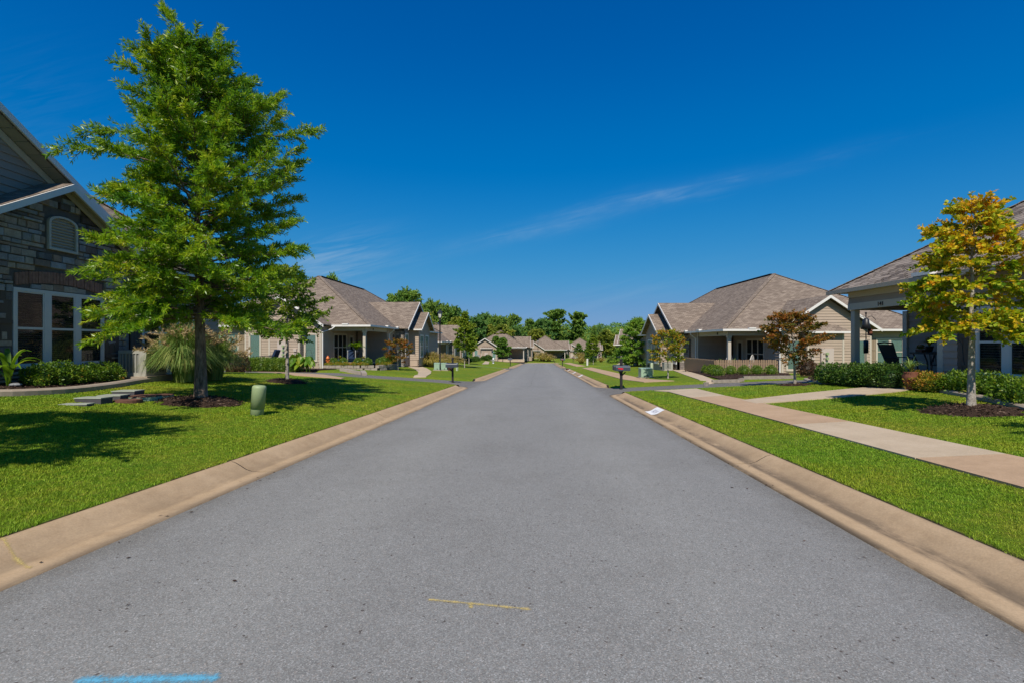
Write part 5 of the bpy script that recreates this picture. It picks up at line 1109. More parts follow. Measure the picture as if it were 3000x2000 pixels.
# ground cover of trees along the back of both rows of gardens
def wood_band(name, label, x0, x1, y0, y1, h, n, seed, lm):
    rng = np.random.default_rng(seed); x = rng.uniform(x0, x1, n); y = rng.uniform(y0, y1, n); c = np.round(x/6)*6; e = np.round(y/6)*6
    g_ = np.array([G(a, b) for a, b in zip(x, y)]); top = h*(0.75+0.25*np.sin(c*1.7+e*2.3)); z = g_+top*np.sqrt(np.maximum(1-((x-c)**2+(y-e)**2)/22, 0.05))*rng.uniform(0.25, 1.02, n)
    V = leaf_quads(np.stack([x, y, z], 1), norm(rng.normal(size=(n, 3))), rng.uniform(0.7, 1.3, n), rng.uniform(0.6, 1.0, n), rng, 0.4)
    return tag(obj(name, np_mesh(name, V, 4, LEAF[lm], np.clip(0.5+0.4*np.sin(c*3.3+e*5.7)+rng.normal(size=n)*0.12, 0, 1))), label, 'wood', kind='stuff')
wood_band('wood', 'low mass of trees behind the far left houses', -60, 34, 205, 235, 5.5, 12000, 5, 'far')
wood_band('wood', 'low mass of trees behind the last right houses', 34, 120, 212, 240, 6.0, 10000, 6, 'far_dark')

# ------------------------------------------------------------------ shrubs, grasses, pot plants
def shrub_mesh(name, rx, ry, rz, n, leaf, lm, seed, lump=0.12, core=0.72, square=0.0):
    rng = np.random.default_rng(seed); d = norm(rng.normal(size=(n, 3))); d[:, 2] = np.abs(d[:, 2])*1.0-0.25*(rng.random(n) < 0.4); d = norm(d)
    lm_ = 1+lump*np.sin(d[:, 0]*5+seed)*np.sin(d[:, 1]*6+1.3*seed)+lump*0.7*np.sin(d[:, 2]*8+d[:, 0]*4)
    rr = (0.72+0.3*rng.random(n)**0.6)*lm_
    if square: d2 = np.sign(d)*np.abs(d)**(1-square*0.55); rr = rr*1.0; P = d2/np.maximum(1, np.abs(d2).max(1, keepdims=True))
    else: P = d
    P = P*rr[:, None]*np.array([rx, ry, rz]); P[:, 2] += rz*0.42; P[:, 2] = np.maximum(P[:, 2], 0.02)
    V = leaf_quads(P, norm(d+0.9*rng.normal(size=(n, 3))*0.7+np.array([0, 0, 0.25])), leaf[0]*rng.uniform(0.7, 1.3, n), leaf[1]*rng.uniform(0.7, 1.3, n), rng, 0.2)
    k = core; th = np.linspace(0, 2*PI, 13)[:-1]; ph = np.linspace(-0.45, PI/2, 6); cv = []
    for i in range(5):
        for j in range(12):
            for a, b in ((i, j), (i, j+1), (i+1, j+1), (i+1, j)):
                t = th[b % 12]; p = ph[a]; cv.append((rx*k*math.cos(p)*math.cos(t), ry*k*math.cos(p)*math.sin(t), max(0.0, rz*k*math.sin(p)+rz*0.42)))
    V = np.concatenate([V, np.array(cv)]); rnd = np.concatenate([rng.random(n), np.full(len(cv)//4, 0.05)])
    return np_mesh(name, V, 4, LEAF[lm], rnd)
def shrub(name, me, at, label, cat='shrub', group=None, rz=0.0, s=1.0):
    o = obj(name, me, None, at, (0, 0, rz)); o.scale = (s, s, s) if not hasattr(s, '__len__') else s; return tag(o, label, cat, group)
def on(x, y, dz=0.0): return Vector((x, y, G(x, y)+dz))
def grass_clump(name, label, at, h, r, n, lm, seed, plumes=60, group=None, w=0.014, plume_lm='plume', arch=1.0):
    rng = np.random.default_rng(seed); T = thing(name, label, 'ornamental grass', at, 0, group)
    az = rng.uniform(0, 2*PI, n); br = 0.25*r*np.sqrt(rng.random(n)); base = np.stack([br*np.cos(az), br*np.sin(az), np.zeros(n)], 1)
    az2 = az+rng.normal(size=n)*0.35; L = h*rng.uniform(0.7, 1.15, n); out = r*rng.uniform(0.25, 1.1, n)*arch; d = np.stack([np.cos(az2), np.sin(az2), np.zeros(n)], 1); sd_ = np.stack([-np.sin(az2), np.cos(az2), np.zeros(n)], 1)
    us = np.linspace(0, 1, 6); C = [base+d*(out*u**1.5)[:, None]+np.array([0, 0, 1.0])*(L*(1.55*u-0.85*u*u*(0.6+0.9*out/r)))[:, None] for u in us]; ww = w*np.array([1, 1, 0.9, 0.75, 0.5, 0.08])
    q = [np.stack([C[i]-sd_*ww[i], C[i]+sd_*ww[i], C[i+1]+sd_*ww[i+1], C[i+1]-sd_*ww[i+1]], 1) for i in range(5)]
    V = np.concatenate([a[:, None] for a in q], 1).reshape(-1, 3); rnd = np.repeat(rng.random(n), 5); V[:, 2] = np.maximum(V[:, 2], 0.01)
    obj('foliage', np_mesh('foliage', V, 4, LEAF[lm], rnd), T)
    if plumes:
        m = plumes; az = rng.uniform(0, 2*PI, m); ro = r*rng.uniform(0.1, 0.95, m); z = h*0.72*(1.12-0.42*(ro/r)**2)*rng.uniform(0.85, 1.1, m); P0 = np.stack([ro*np.cos(az), ro*np.sin(az), z-0.12], 1); dd = norm(np.stack([np.cos(az)*0.8, np.sin(az)*0.8, rng.uniform(0.1, 1.0, m)], 1)); k = 26
        P = np.concatenate([P0+dd*(0.26*h/1.2*j/k)+np.array([0, 0, -0.06])*(j/k)**2 for j in range(k)]); D = norm(np.tile(dd, (k, 1))+0.6*rng.normal(size=(m*k, 3))); V = leaf_quads(P, D, 0.075*h/1.2, 0.014*h/1.2*(1.5), rng, 0.0)
        st_ = np.stack([P0*np.array([0.3, 0.3, 0.3])-0.004, P0*np.array([0.3, 0.3, 0.3])+0.004, P0+0.004, P0-0.004], 1).reshape(-1, 3)
        o = obj('plume', np_mesh('plume', np.concatenate([V, st_]), 4, LEAF[plume_lm], rng.random(m*k+m)), T); o['kind'] = 'stuff'
    return T
def blade_plant(name, label, at, n, h, r, w, lm, seed, cat='plant', group=None):
    """a rosette of strap leaves, each leaf a piece of its own"""
    rng = np.random.default_rng(seed); T = thing(name, label, cat, at, 0, group)
    for i in range(n):
        az = i*2.4+rng.uniform(-0.3, 0.3); out = r*rng.uniform(0.35, 1.05); L = h*rng.uniform(0.75, 1.1)*(1.15-0.45*out/r); us = np.linspace(0, 1, 7); d = Vector((math.cos(az), math.sin(az), 0)); s_ = Vector((-math.sin(az), math.cos(az), 0)); mb = MB(); vs = []
        for u in us:
            c = d*(out*u**1.4)+Vector((0, 0, L*(1.7*u-1.0*u*u*(0.5+0.7*out/r)))); wd = w*(math.sin(PI*min(0.97, 0.16+0.84*u))**0.7)*0.5; vs += [c-s_*wd+Vector((0, 0, wd*0.5)), c, c+s_*wd+Vector((0, 0, wd*0.5))]
        mb.add(vs, [(3*j+a, 3*j+3+a, 3*j+4+a, 3*j+1+a) for j in range(6) for a in (0, 1)]); me = mb.mesh('leaf', LEAF[lm], smooth=True); at_ = me.attributes.new('rnd', 'FLOAT', 'FACE'); at_.data.foreach_set('value', [rng.random()]*12); obj('leaf', me, T)
    return T

# left foundation bed: edging kerb, mulch, shrubs, strap plant
ed = gp((-260, 1160), (-60, 1158), (60, 1156), (210, 1147), (330, 1132), (400, 1120), (448, 1114))
def edging(pts, label, w=0.3, h=0.13):
    mb = MB(); pr = [(-w/2, -0.1), (-w/2, h*0.55), (-w/2+0.05, h), (w/2-0.05, h), (w/2, h*0.7), (w/2, -0.1)]; P = [Vector((x, y, 0)) for x, y in pts]; fine_ = []
    for i in range(len(P)-1):
        p0, p1, p2, p3 = P[max(i-1, 0)], P[i], P[i+1], P[min(i+2, len(P)-1)]
        for u in np.linspace(0, 1, 5)[:-1]: fine_.append(0.5*((2*p1)+(p2-p0)*u+(2*p0-5*p1+4*p2-p3)*u*u+(3*p1-p0-3*p2+p3)*u**3))
    fine_.append(P[-1]); n = len(pr); vs = []
    for i, p in enumerate(fine_):
        t = (fine_[min(i+1, len(fine_)-1)]-fine_[max(i-1, 0)]).normalized(); s_ = Vector((t.y, -t.x, 0))
        for u, z in pr: q = p+s_*u; vs.append((q.x, q.y, G(p.x, p.y)+z))
    mb.add(vs, [(i*n+j, (i+1)*n+j, (i+1)*n+j+1, i*n+j+1) for i in range(len(fine_)-1) for j in range(n-1)]+[tuple(range(n)), tuple(range((len(fine_)-1)*n, len(fine_)*n))[::-1]])
    o = mb.build('garden_edging', M['edging'], smooth=False); NOGRASS.append([(vs[i*n][0], vs[i*n][1]) for i in range(len(fine_))]+[(vs[i*n+n-1][0], vs[i*n+n-1][1]) for i in range(len(fine_)-1, -1, -1)])
    return tag(o, label, 'edging')
edging(ed, 'pale concrete edging curved round the left mulch bed')
bed('mulch_bed', ed+[(-12.3, 15.2), (-12.3, 7.0)], '', 3, 260)
AZ = [shrub_mesh('azalea', 0.52, 0.5, 0.52, 1500, (0.085, 0.045), 'azalea', 50+i, 0.16) for i in range(3)]
for i, (px, py, s_) in enumerate([(118, 1118, 0.72), (172, 1117, 0.78), (225, 1112, 0.64), (272, 1108, 0.7), (318, 1104, 0.72)]):
    d_ = 11.6*1400/(1500-px); p = Vector((-11.6, d_, G(-11.6, d_)))
    shrub('azalea_shrub', AZ[i % 3], p, ['leftmost low shrub under the near wide window, red-tipped', 'second low shrub under the near wide window, the tallest of the row', 'third low shrub under the near wide window', 'fourth low shrub under the near wide window', 'fifth low shrub, touching the grey condenser'][i], group='low shrubs under the near window', rz=i*1.3, s=s_)
blade_plant('strap_plant', 'strap-leaved lily plant at the left edge of the mulch bed', Vector((-11.72, 11.12, G(-11.72, 11.12)+0.05)), 13, 1.25, 0.62, 0.11, 'bright', 4)
for i, (px, py, s_) in enumerate([(42, 1136, 0.13), (352, 1108, 0.06), (436, 1108, 0.08)]):
    mb = MB(); p = ground(px, py); mb.lathe([(s_*0.75, 0.0), (s_, s_*0.3), (s_*0.8, s_*0.62), (s_*0.3, s_*0.75)], n=9); o = mb.build('rock', M['rock'], None, loc=p+Vector((0, 0, 0.05))); o.scale = (1.3, 0.9, 0.8)
    tag(o, ['blue-grey rock lying in the left mulch bed', 'small stone at the left foot of the condenser', 'pale stone at the right foot of the condenser'][i], 'rock')
grass_clump('reed_grass', 'large fountain grass clump with tan plumes behind the big oak trunk', ground(538, 1118), 2.1, 1.05, 3800, 'reed', 7, 55, w=0.0085)
grass_clump('reed_grass', 'fountain grass clump with tan plumes right behind its larger twin', ground(628, 1112), 1.9, 0.95, 2600, 'reed', 8, 50, w=0.009)

# boxwood balls and hedges: each bush its own
BX = [shrub_mesh('boxwood', 0.36, 0.36, 0.4, 1300, (0.05, 0.032), 'box', 60+i, 0.05) for i in range(2)]
def place(m, px, py, label, name='boxwood', cat='shrub', group=None, s=1.0, d=None, dz=0.0):
    p = ground(px, py) if d is None else Vector(ray(px, py, d))
    if d is not None: p.z = G(p.x, p.y)
    p.z += dz
    return shrub(name, m, p, label, cat, group, rs.uniform(0, 6), s)
g = 'clipped boxwood balls before the picket fence'
for i, px in enumerate((2140, 2179, 2217, 2258)): place(BX[i % 2], px, 1097, ['leftmost', 'second', 'third', 'rightmost'][i]+' of four round boxwood balls before the fence front', group=g, s=0.98)
for i, (px, py) in enumerate(((2037, 1082), (2049, 1086), (2061, 1089), (2074, 1093), (2086, 1097), (2102, 1101))): place(BX[i % 2], px, py, ['first and farthest', 'second', 'third', 'fourth', 'fifth', 'nearest'][i]+' boxwood along the fence beside the walk', group='row of boxwoods along the fence side', s=1.12)
bed('mulch_bed', gp((2010, 1086), (2040, 1087), (2112, 1112), (2180, 1108), (2320, 1106), (2310, 1094), (2100, 1092), (2030, 1079)), '', 9, 60)
# left house 2: clipped hedge, elephant ears, porch planting
HB = [shrub_mesh('hedge_bush', 0.62, 0.58, 0.66, 2300, (0.075, 0.05), 'box', 70+i, 0.06, square=0.5) for i in range(2)]
lab = ['leftmost bush', 'second bush', 'third bush', 'fourth bush', 'rightmost bush']
for i, px in enumerate((735, 768, 800, 834, 858)): place(HB[i % 2], px, 1079-2*i, lab[i]+' of the clipped hedge before the blue seat', 'hedge_bush', 'hedge', 'clipped hedge bushes of the left porch house', s=1.0, d=30.8-0.35*i*0, dz=-0.05)
bed('mulch_bed', [(-17.6, 29.6), (-12.6, 30.6), (-12.4, 33.8), (-18.5, 33.0)], '', 12, 40)
mb = MB()
for i, (px, h, w) in enumerate(((868, 1.15, 0.5), (884, 0.9, 0.55), (899, 1.0, 0.45), (907, 0.75, 0.4))):
    p = Vector(ray(px, 1080, 30.6)); p.z = G(p.x, p.y)
    T = thing('elephant_ear', ['tall elephant ear plant at the end of the clipped hedge', 'second elephant ear, right of the hedge', 'third elephant ear plant, yellowing, under the teal window', 'small elephant ear nearest the downpipe'][i], 'plant', p, 0, 'elephant ear plants by the teal window')
    rr = random.Random(i+40)
    for k_ in range(6):
        az = k_*1.05+rr.uniform(-0.3, 0.3); hh = h*rr.uniform(0.6, 1.05); o = Vector((math.cos(az), math.sin(az), 0))*0.28*rr.uniform(0.6, 1.2); m2 = MB(); m2.tube([(0, 0, 0), o*0.5+Vector((0, 0, hh*0.7)), o+Vector((0, 0, hh))], 0.014, 5); m2.build('stem', LEAF['ear'], T)
        d = (o.normalized()*0.55+Vector((0, 0, -0.8))).normalized(); s_ = d.cross(Vector((0, 0, 1))).normalized(); c = o+Vector((0, 0, hh)); n_ = s_.cross(d); sh = [(-0.25, 0.0), (-0.38, 0.22), (-0.1, 0.42), (0.3, 0.38), (0.7, 0.2), (1.0, 0.0), (0.7, -0.2), (0.3, -0.38), (-0.1, -0.42), (-0.38, -0.22)]; m3 = MB()
        vs = [c+d*(a*w)+s_*(b*w)+n_*(0.08*w*abs(b)) for a, b in sh]+[c+d*0.2*w-n_*0.03]; m3.add(vs, [(j, (j+1) % 10, 10) for j in range(10)]); me = m3.mesh('leaf', LEAF['ear']); at_ = me.attributes.new('rnd', 'FLOAT', 'FACE'); at_.data.foreach_set('value', [rr.random()]*10); obj('leaf', me, T)

# block wall with planting on the left porch terrace (axes of that house)
LH = HOUSES['L2'].e
def lw(x, y, z=0.0): # local (outer, away) to world for the left house
    c, s_ = math.cos(-AX), math.sin(-AX); X = -x; return Vector((LH.location.x+X*c-y*s_, LH.location.y+X*s_+y*c, LH.location.z+z))
WALLT = thing('retaining_wall', 'low wall of grey split-face blocks under the left porch planting', 'wall', (0, 0, 0))
pts = [lw(3.0, -1.15), lw(0.2, -1.15), lw(-0.9, -0.7), lw(-1.25, 0.6), lw(-1.2, 3.0)]
poly_sheet('terrace_mulch', [(p.x, p.y) for p in (lw(3.0, -1.0), lw(0.2, -1.0), lw(-0.8, -0.6), lw(-1.1, 0.6), lw(-1.0, 4.6), lw(0.4, 4.6), lw(0.4, 0.3), lw(3.0, 0.3))], M['mulch'], 0.0, 0.3, 2, None, WALLT)
for v in bpy.data.objects[-1:] if False else []: pass
tm = [o for o in WALLT.children if o.name.startswith('terrace_mulch')][0]
zt = LH.location.z-0.12
for v in tm.data.vertices: v.co.z = zt if v.co.z > -9 else v.co.z
bme = []
for i in range(4):
    m2 = MB(); j = lambda: rs.uniform(-0.008, 0.008); q = [(0.004, 0, 0.003), (0.446, 0, 0.003), (0.446, 0, 0.197), (0.004, 0, 0.197), (0.02, -0.03+j(), 0.015), (0.43, -0.03+j(), 0.015), (0.43, -0.03+j(), 0.185), (0.02, -0.03+j(), 0.185), (0.004, 0.25, 0.003), (0.446, 0.25, 0.003), (0.446, 0.25, 0.197), (0.004, 0.25, 0.197)]
    m2.add(q, [(4, 5, 6, 7), (0, 1, 5, 4), (1, 2, 6, 5), (2, 3, 7, 6), (3, 0, 4, 7), (9, 8, 11, 10), (2, 10, 11, 3), (1, 9, 10, 2), (8, 0, 3, 11)]); bme.append(m2.mesh('block', M['block']))
for r in range(4):
    for a, b in zip(pts[:-1], pts[1:]):
        d = (b-a); L = d.length; n = max(1, round(L/0.45)); an = math.atan2(d.y, d.x)
        for i in range(n+(1 if r % 2 else 0)):
            u = (i-(0.5 if r % 2 else 0))*0.45
            if u < -0.1 or u+0.3 > L: continue
            p = a+d.normalized()*u; z = zt+0.03-0.2*(r+1)
            if z < G(p.x, p.y)-0.16: continue
            obj('block', rs.choice(bme), WALLT, (p.x, p.y, z), (0, 0, an)).scale.x = 0.995
g = 'boxwood balls on the left porch terrace'
for i, (x, y) in enumerate(((2.55, -0.45), (1.85, -0.35), (0.75, -0.35), (0.05, -0.25), (-0.7, 0.3), (-0.75, 1.2), (-0.7, 1.9), (-0.7, 2.6), (-0.65, 3.3))):
    p = lw(x, y); p.z = zt; shrub('boxwood', BX[i % 2], p, ['first boxwood ball on the left porch terrace, by the orange ornament', 'second boxwood ball on the left porch terrace, right of the teal pot', 'third boxwood ball on the left porch terrace, below the fern', 'fourth boxwood ball on the left porch terrace, left of the column', 'boxwood just right of the left porch column', 'second boxwood right of the left porch column', 'third boxwood right of the left porch column', 'fourth boxwood right of the left porch column', 'last boxwood on the terrace, by the downpipe'][i], 'shrub', g, i, 0.95 if i < 5 else 1.1)
GC = shrub_mesh('sedum', 0.5, 0.28, 0.16, 700, (0.05, 0.03), 'gold', 80, 0.1)
for i in range(7):
    p = lw(2.7-i*0.62, -0.85 if i < 5 else -0.3+0.5*(i-5)); p.z = zt
    if i >= 5: p = lw(-0.95, 0.2+(i-5)*0.9); p.z = zt
    tag(obj('groundcover', GC, None, p, (0, 0, i*0.7)), ['first', 'second', 'third', 'fourth', 'fifth', 'sixth', 'last'][i]+' low yellow-green cushion from the left on top of the block wall', 'ground cover', 'yellow-green cushions on the block wall')
def pot_plant(name, label, at, prof, mat, leaves, lm, h, r, w, seed, cat='potted plant'):
    T = thing(name, label, cat, at); mb = MB(); mb.lathe(prof, n=16); mb.build('pot', M[mat], T, smooth=True); z = prof[-1][1]; rng = random.Random(seed); lv = MB()
    for i in range(leaves):
        az = i*2.4; out = r*rng.uniform(0.3, 1.1); L = h*rng.uniform(0.7, 1.1); d = Vector((math.cos(az), math.sin(az), 0)); s_ = Vector((-math.sin(az), math.cos(az), 0)); vs = []
        for u in np.linspace(0, 1, 6): c = d*(out*u**1.3)+Vector((0, 0, z-0.03+L*(1.8*u-1.15*u*u*(0.4+0.8*out/r)))); wd = w*math.sin(PI*min(0.96, 0.15+0.85*u)); vs += [c-s_*wd, c+s_*wd]
        lv.add(vs, [(2*j, 2*j+2, 2*j+3, 2*j+1) for j in range(5)])
    me = lv.mesh('foliage', LEAF[lm], smooth=True); a = me.attributes.new('rnd', 'FLOAT', 'FACE'); a.data.foreach_set('value', [rng.random() for _ in range(len(me.polygons))]); obj('foliage', me, T); return T
p = lw(1.35, 0.9); pot_plant('potted_fern', 'big bright fern on a dark pedestal pot at the left porch', p+Vector((0, 0, 0.0)), [(0.2, 0), (0.12, 0.1), (0.09, 0.55), (0.2, 0.7), (0.26, 0.95), (0.24, 0.97)], 'metal_dark', 70, 'bright', 0.75, 1.0, 0.05, 3)
for i, (x, lab_) in enumerate(((2.2, 'teal pot with orange-tipped plant on the left porch terrace'), (0.4, 'teal pot with yellow-green plant left of the porch column'))):
    p = lw(x, -0.1); p.z = zt; pot_plant('flower_pot', lab_, p, [(0.13, 0), (0.17, 0.38), (0.19, 0.4), (0.16, 0.41)], 'teal', 34, 'gold', 0.35, 0.3, 0.03, i+9)
T = thing('garden_ornament', 'orange hydrant-shaped ornament at the left end of the block wall', 'ornament', (*lw(2.85, -0.7)[:2], zt)); mb = MB(); mb.lathe([(0.12, 0), (0.12, 0.05), (0.085, 0.07), (0.085, 0.45), (0.13, 0.47), (0.13, 0.53), (0.1, 0.62), (0.05, 0.68), (0.02, 0.72)], n=14); mb.tube([(-0.14, 0, 0.36), (0.14, 0, 0.36)], 0.05, 10); mb.build('body', M['orange'], T, smooth=True)
T = thing('patio_chair', 'dark chair with a pale slanted arm behind the fern on the left porch', 'chair', lw(1.6, 0.6), 0.4); mb = MB(); mb.beam((-0.28, 0.2, 0), (-0.3, -0.2, 0.95), 0.05, 0.05); mb.beam((0.28, 0.2, 0), (0.26, -0.2, 0.95), 0.05, 0.05); mb.build('frame', M['white'], T); mb = MB(); mb.box(-0.26, 0.26, -0.2, 0.3, 0.36, 0.42); mb.prism([(-0.24, 0.28, 0.42), (0.24, 0.28, 0.42), (0.24, 0.42, 1.0), (-0.24, 0.42, 1.0)], (0, 0.05, 0)); mb.build('seat', M['navy'], T)

# straw grass before house L3, lamp post grasses, far clumps
g = 'straw-coloured grass clumps past the lamp post'
for i, (px, py, h, lab_) in enumerate(((1262, 1074, 1.7, 'straw-coloured grass clump left of the lamp post'), (1290, 1072, 1.55, 'straw-coloured grass clump behind the lamp post'), (1316, 1071, 1.45, 'straw-coloured grass clump behind the left mailbox'), (1334, 1068, 1.2, 'small straw-coloured grass clump right of the left mailbox'))):
    grass_clump('straw_grass', lab_, ground(px, py), h, 1.35, 1500, 'straw', 90+i, 90, g, w=0.02)
g = 'round straw tufts along the far bend'
ST = grass_clump('straw_grass', 'round straw tuft left of the far lamp post', ground(1558, 1054), 2.6, 2.3, 700, 'straw', 97, 60, g, w=0.06)
for px, py, s_, lab_ in ((1590, 1057, 1.0, 'round straw tuft right of the far lamp post'), (1608, 1058, 0.8, 'smaller straw tuft touching the one right of the far lamp post'), (1703, 1064, 0.62, 'straw tuft on the right lawn at the far bend'), (1700, 1050, 0.8, 'green-gold tuft behind the straw tuft at the far bend'), (1761, 1060, 0.4, 'small straw tuft left of the bushy oak lawn')): copy_thing(ST, ground(px, py), 1.0, lab_, s_)
HD = [shrub_mesh('hedge_bush', 0.8, 0.75, 0.62, 1500, (0.13, 0.085), 'hedge', 85+i, 0.12) for i in range(2)]
for px, py, lab_, s_ in ((1365, 1064, 'dark round bush behind the slim street maples', 1.0), (1385, 1060, 'low bush left of the grey bin', 0.9), (1395, 1058, 'reddish low bush at the corner of the third left house', 1.0), (1417, 1055, 'green bush right of the grey bin', 1.0), (1428, 1056, 'low wide bush by the short walk stub', 1.3), (1458, 1052, 'dark hedge bush behind the hydrant maples', 1.3), (1480, 1052, 'dark hedge bush right of the hydrant maples', 1.4), (1498, 1052, 'hedge bush under the far facing house wall', 1.4), (1520, 1051, 'hedge bush before the teal windows of the far facing house', 1.2), (1612, 1048, 'left dark bush before the distant middle house', 1.6), (1638, 1048, 'right dark bush before the distant middle house', 1.8), (1657, 1049, 'spiky bush at the right corner of the distant middle house', 1.4), (1735, 1061, 'dark bush at the foot of the slim yellow maple', 1.1), (1790, 1063, 'clipped bush by the post of the half hidden house', 0.8), (1806, 1062, 'tiny bush at the pale post of the half hidden house', 0.45),
        (1905, 1074, 'bush behind the pale pedestal on the right', 1.0), (1928, 1079, 'round bush left of the right condenser', 1.1), (1975, 1080, 'clipped bush right of the right condenser', 1.05), (1992, 1080, 'clipped bush by the fenced porch window', 1.05), (2005, 1078, 'rear clipped bush next to the fence corner', 0.9), (1202, 1066, 'bronze-green shrub beside the left porch downpipe', 0.95), (1188, 1065, 'low shrub left of the far left condenser', 0.8)):
    place(HD[len(lab_) % 2], px, py, lab_, 'bush', 'shrub', s=s_)
BB = shrub_mesh('barberry', 0.55, 0.5, 0.62, 1400, (0.07, 0.05), 'barberry', 87, 0.1)
place(BB, 2365, 1103, 'dark red barberry bush at the foot of the meter bay', 'barberry', 'shrub'); place(BB, 690, 1076, 'dark purple bush behind the plumed grass on the left', 'barberry', 'shrub', s=1.3, d=27.0)
# right porch bed
e2 = gp((2362, 1112), (2372, 1117), (2400, 1121), (2470, 1125), (2540, 1129), (2592, 1131)); edging(e2, 'narrow concrete edging before the hedge left of the porch steps', 0.22, 0.1)
bed('mulch_bed', e2+gp((2640, 1122))+[(12.7, 18.9), (14.9, 24.0)]+gp((2395, 1104)), '', 14, 80)
DH = [shrub_mesh('hedge_bush', 0.55, 0.5, 0.56, 1700, (0.075, 0.042), 'hedge', 95+i, 0.12) for i in range(2)]
for i, (px, py) in enumerate(((2428, 1112), (2462, 1112), (2496, 1113), (2528, 1113), (2560, 1114), (2592, 1115), (2614, 1117))): place(DH[i % 2], px, py, ['first', 'second', 'third', 'fourth', 'fifth', 'sixth', 'last'][i]+' dark hedge bush from the left before the 141 porch', 'hedge_bush', 'hedge', 'dark hedge bushes before the 141 porch', s=0.98, d=12.35*1400/(px-1500))
for i, (px, py) in enumerate(((2418, 1119), (2446, 1121), (2474, 1123), (2504, 1124), (2552, 1127))): grass_clump('lily_turf', ['first', 'second', 'third', 'fourth', 'last and palest'][i]+' grey-green tuft from the left along the porch edging', ground(px, py), 0.34, 0.34, 260, 'reed', 110+i, 0, 'grey-green tufts along the porch edging', w=0.008)
e3 = gp((2693, 1137), (2765, 1148), (2853, 1164), (2930, 1180), (3000, 1197), (3160, 1240)); edging(e3, 'concrete edging sweeping past the shrubs at the right edge', 0.26, 0.1)
bed('mulch_bed', e3+[(12.8, 8.0), (12.8, 14.2), (12.7, 15.2)], '', 15, 160)
GS = shrub_mesh('gold_shrub', 0.6, 0.5, 0.5, 1300, (0.10, 0.045), 'gold', 120, 0.2); RS_ = [shrub_mesh('laurel', 0.6, 0.55, 0.56, 1500, (0.10, 0.055), 'azalea', 121+i, 0.2) for i in range(2)]
place(GS, 2700, 1141, 'yellow and orange shrub at the corner of the 141 porch steps', 'gold_shrub', 'shrub', s=0.72); place(GS, 2738, 1147, 'yellow-green shrub before the near column of the 141 porch', 'gold_shrub', 'shrub', s=0.7)
for i, (px, py, s_) in enumerate(((2790, 1148, 0.66), (2838, 1152, 0.68), (2882, 1158, 0.7), (2925, 1164, 0.64), (2962, 1178, 0.66), (3010, 1190, 0.7))): place(RS_[i % 2], px, py, ['first low shrub right of the yellow one, before the shutter', 'low shrub behind the yellow maple trunk', 'low shrub just right of the yellow maple trunk', 'dark low shrub under the wide right window', 'low shrub before the wide right window with a reddish stem', 'low shrub cut by the right edge of the picture'][i], 'laurel_shrub', 'shrub', 'low shrubs under the wide right window', s=s_)

# lawn blades where the turf is near enough to see them
def lawn_blades():
    rng = np.random.default_rng(77); P = []
    for s0, s1, dens in ((0.4, 3.5, 5200), (3.5, 5.5, 5200), (5.5, 8, 3300), (8, 12, 1700), (12, 17, 760), (17, 24, 330)):
        for sg in (-1, 1):
            tm_ = min(1.13*s1+1.2, 15); n = int(dens*(s1-s0)*(tm_-HW-KW)); 
            if n <= 0: continue
            s = rng.uniform(s0, s1, n); t = (HW+KW+rng.uniform(0, 1, n)*(tm_-HW-KW)+0.035+0.045*np.sin(s*5.3+sg)*np.sin(s*12.7))*sg; x = OX+s*SA+t*CA; y = s*CA-t*SA; k_ = (np.abs(x) < 1.1*y+0.25) & (y > 0.8); P.append(np.column_stack([x, y, s, t])[k_])
    P = np.concatenate(P); ok = np.ones(len(P), bool)
    for poly in NOGRASS: ok &= ~inside(P[:, :2], poly)
    for sg in (-1, 1):
        for c, w0, r in LANES[sg]: ok &= ~((P[:, 3]*sg > 0) & (np.abs(P[:, 2]-c) < lane_w(P[:, 3], w0, r)+0.12))
    ok &= ~((P[:, 0] < -12.2) | ((P[:, 0] > 12.75)))
    P = P[ok]; n = len(P); z = gz(P[:, 0], P[:, 1]); d = np.hypot(P[:, 0], P[:, 1]); h = rng.uniform(0.012, 0.03, n)*(1+0.25*np.sin(P[:, 0]*1.9)*np.sin(P[:, 1]*1.3)); w = 0.0028*np.clip(d/4, 0.9, 4.5)*rng.uniform(0.7, 1.4, n)
    edge = np.abs(np.abs(P[:, 3])-HW-KW) < 0.14; h = np.where(edge, h*1.35, h)
    az = rng.uniform(0, 2*PI, n); l = rng.uniform(0.1, 1.1, n)*h; b = np.column_stack([P[:, 0], P[:, 1], z-0.004]); a2 = az+PI/2+rng.uniform(-0.7, 0.7, n); sd_ = np.stack([np.cos(a2), np.sin(a2), 0*a2], 1)*w[:, None]; tip = b+np.stack([np.cos(az)*l, np.sin(az)*l, h], 1)
    V = np.stack([b-sd_, b+sd_, tip], 1).reshape(-1, 3); print('blades', n)
    tag(obj('grass', np_mesh('grass', V, 3, M['blade'], rng.random(n))), 'short mown turf grass of the lawns either side of the road', 'grass', kind='stuff')

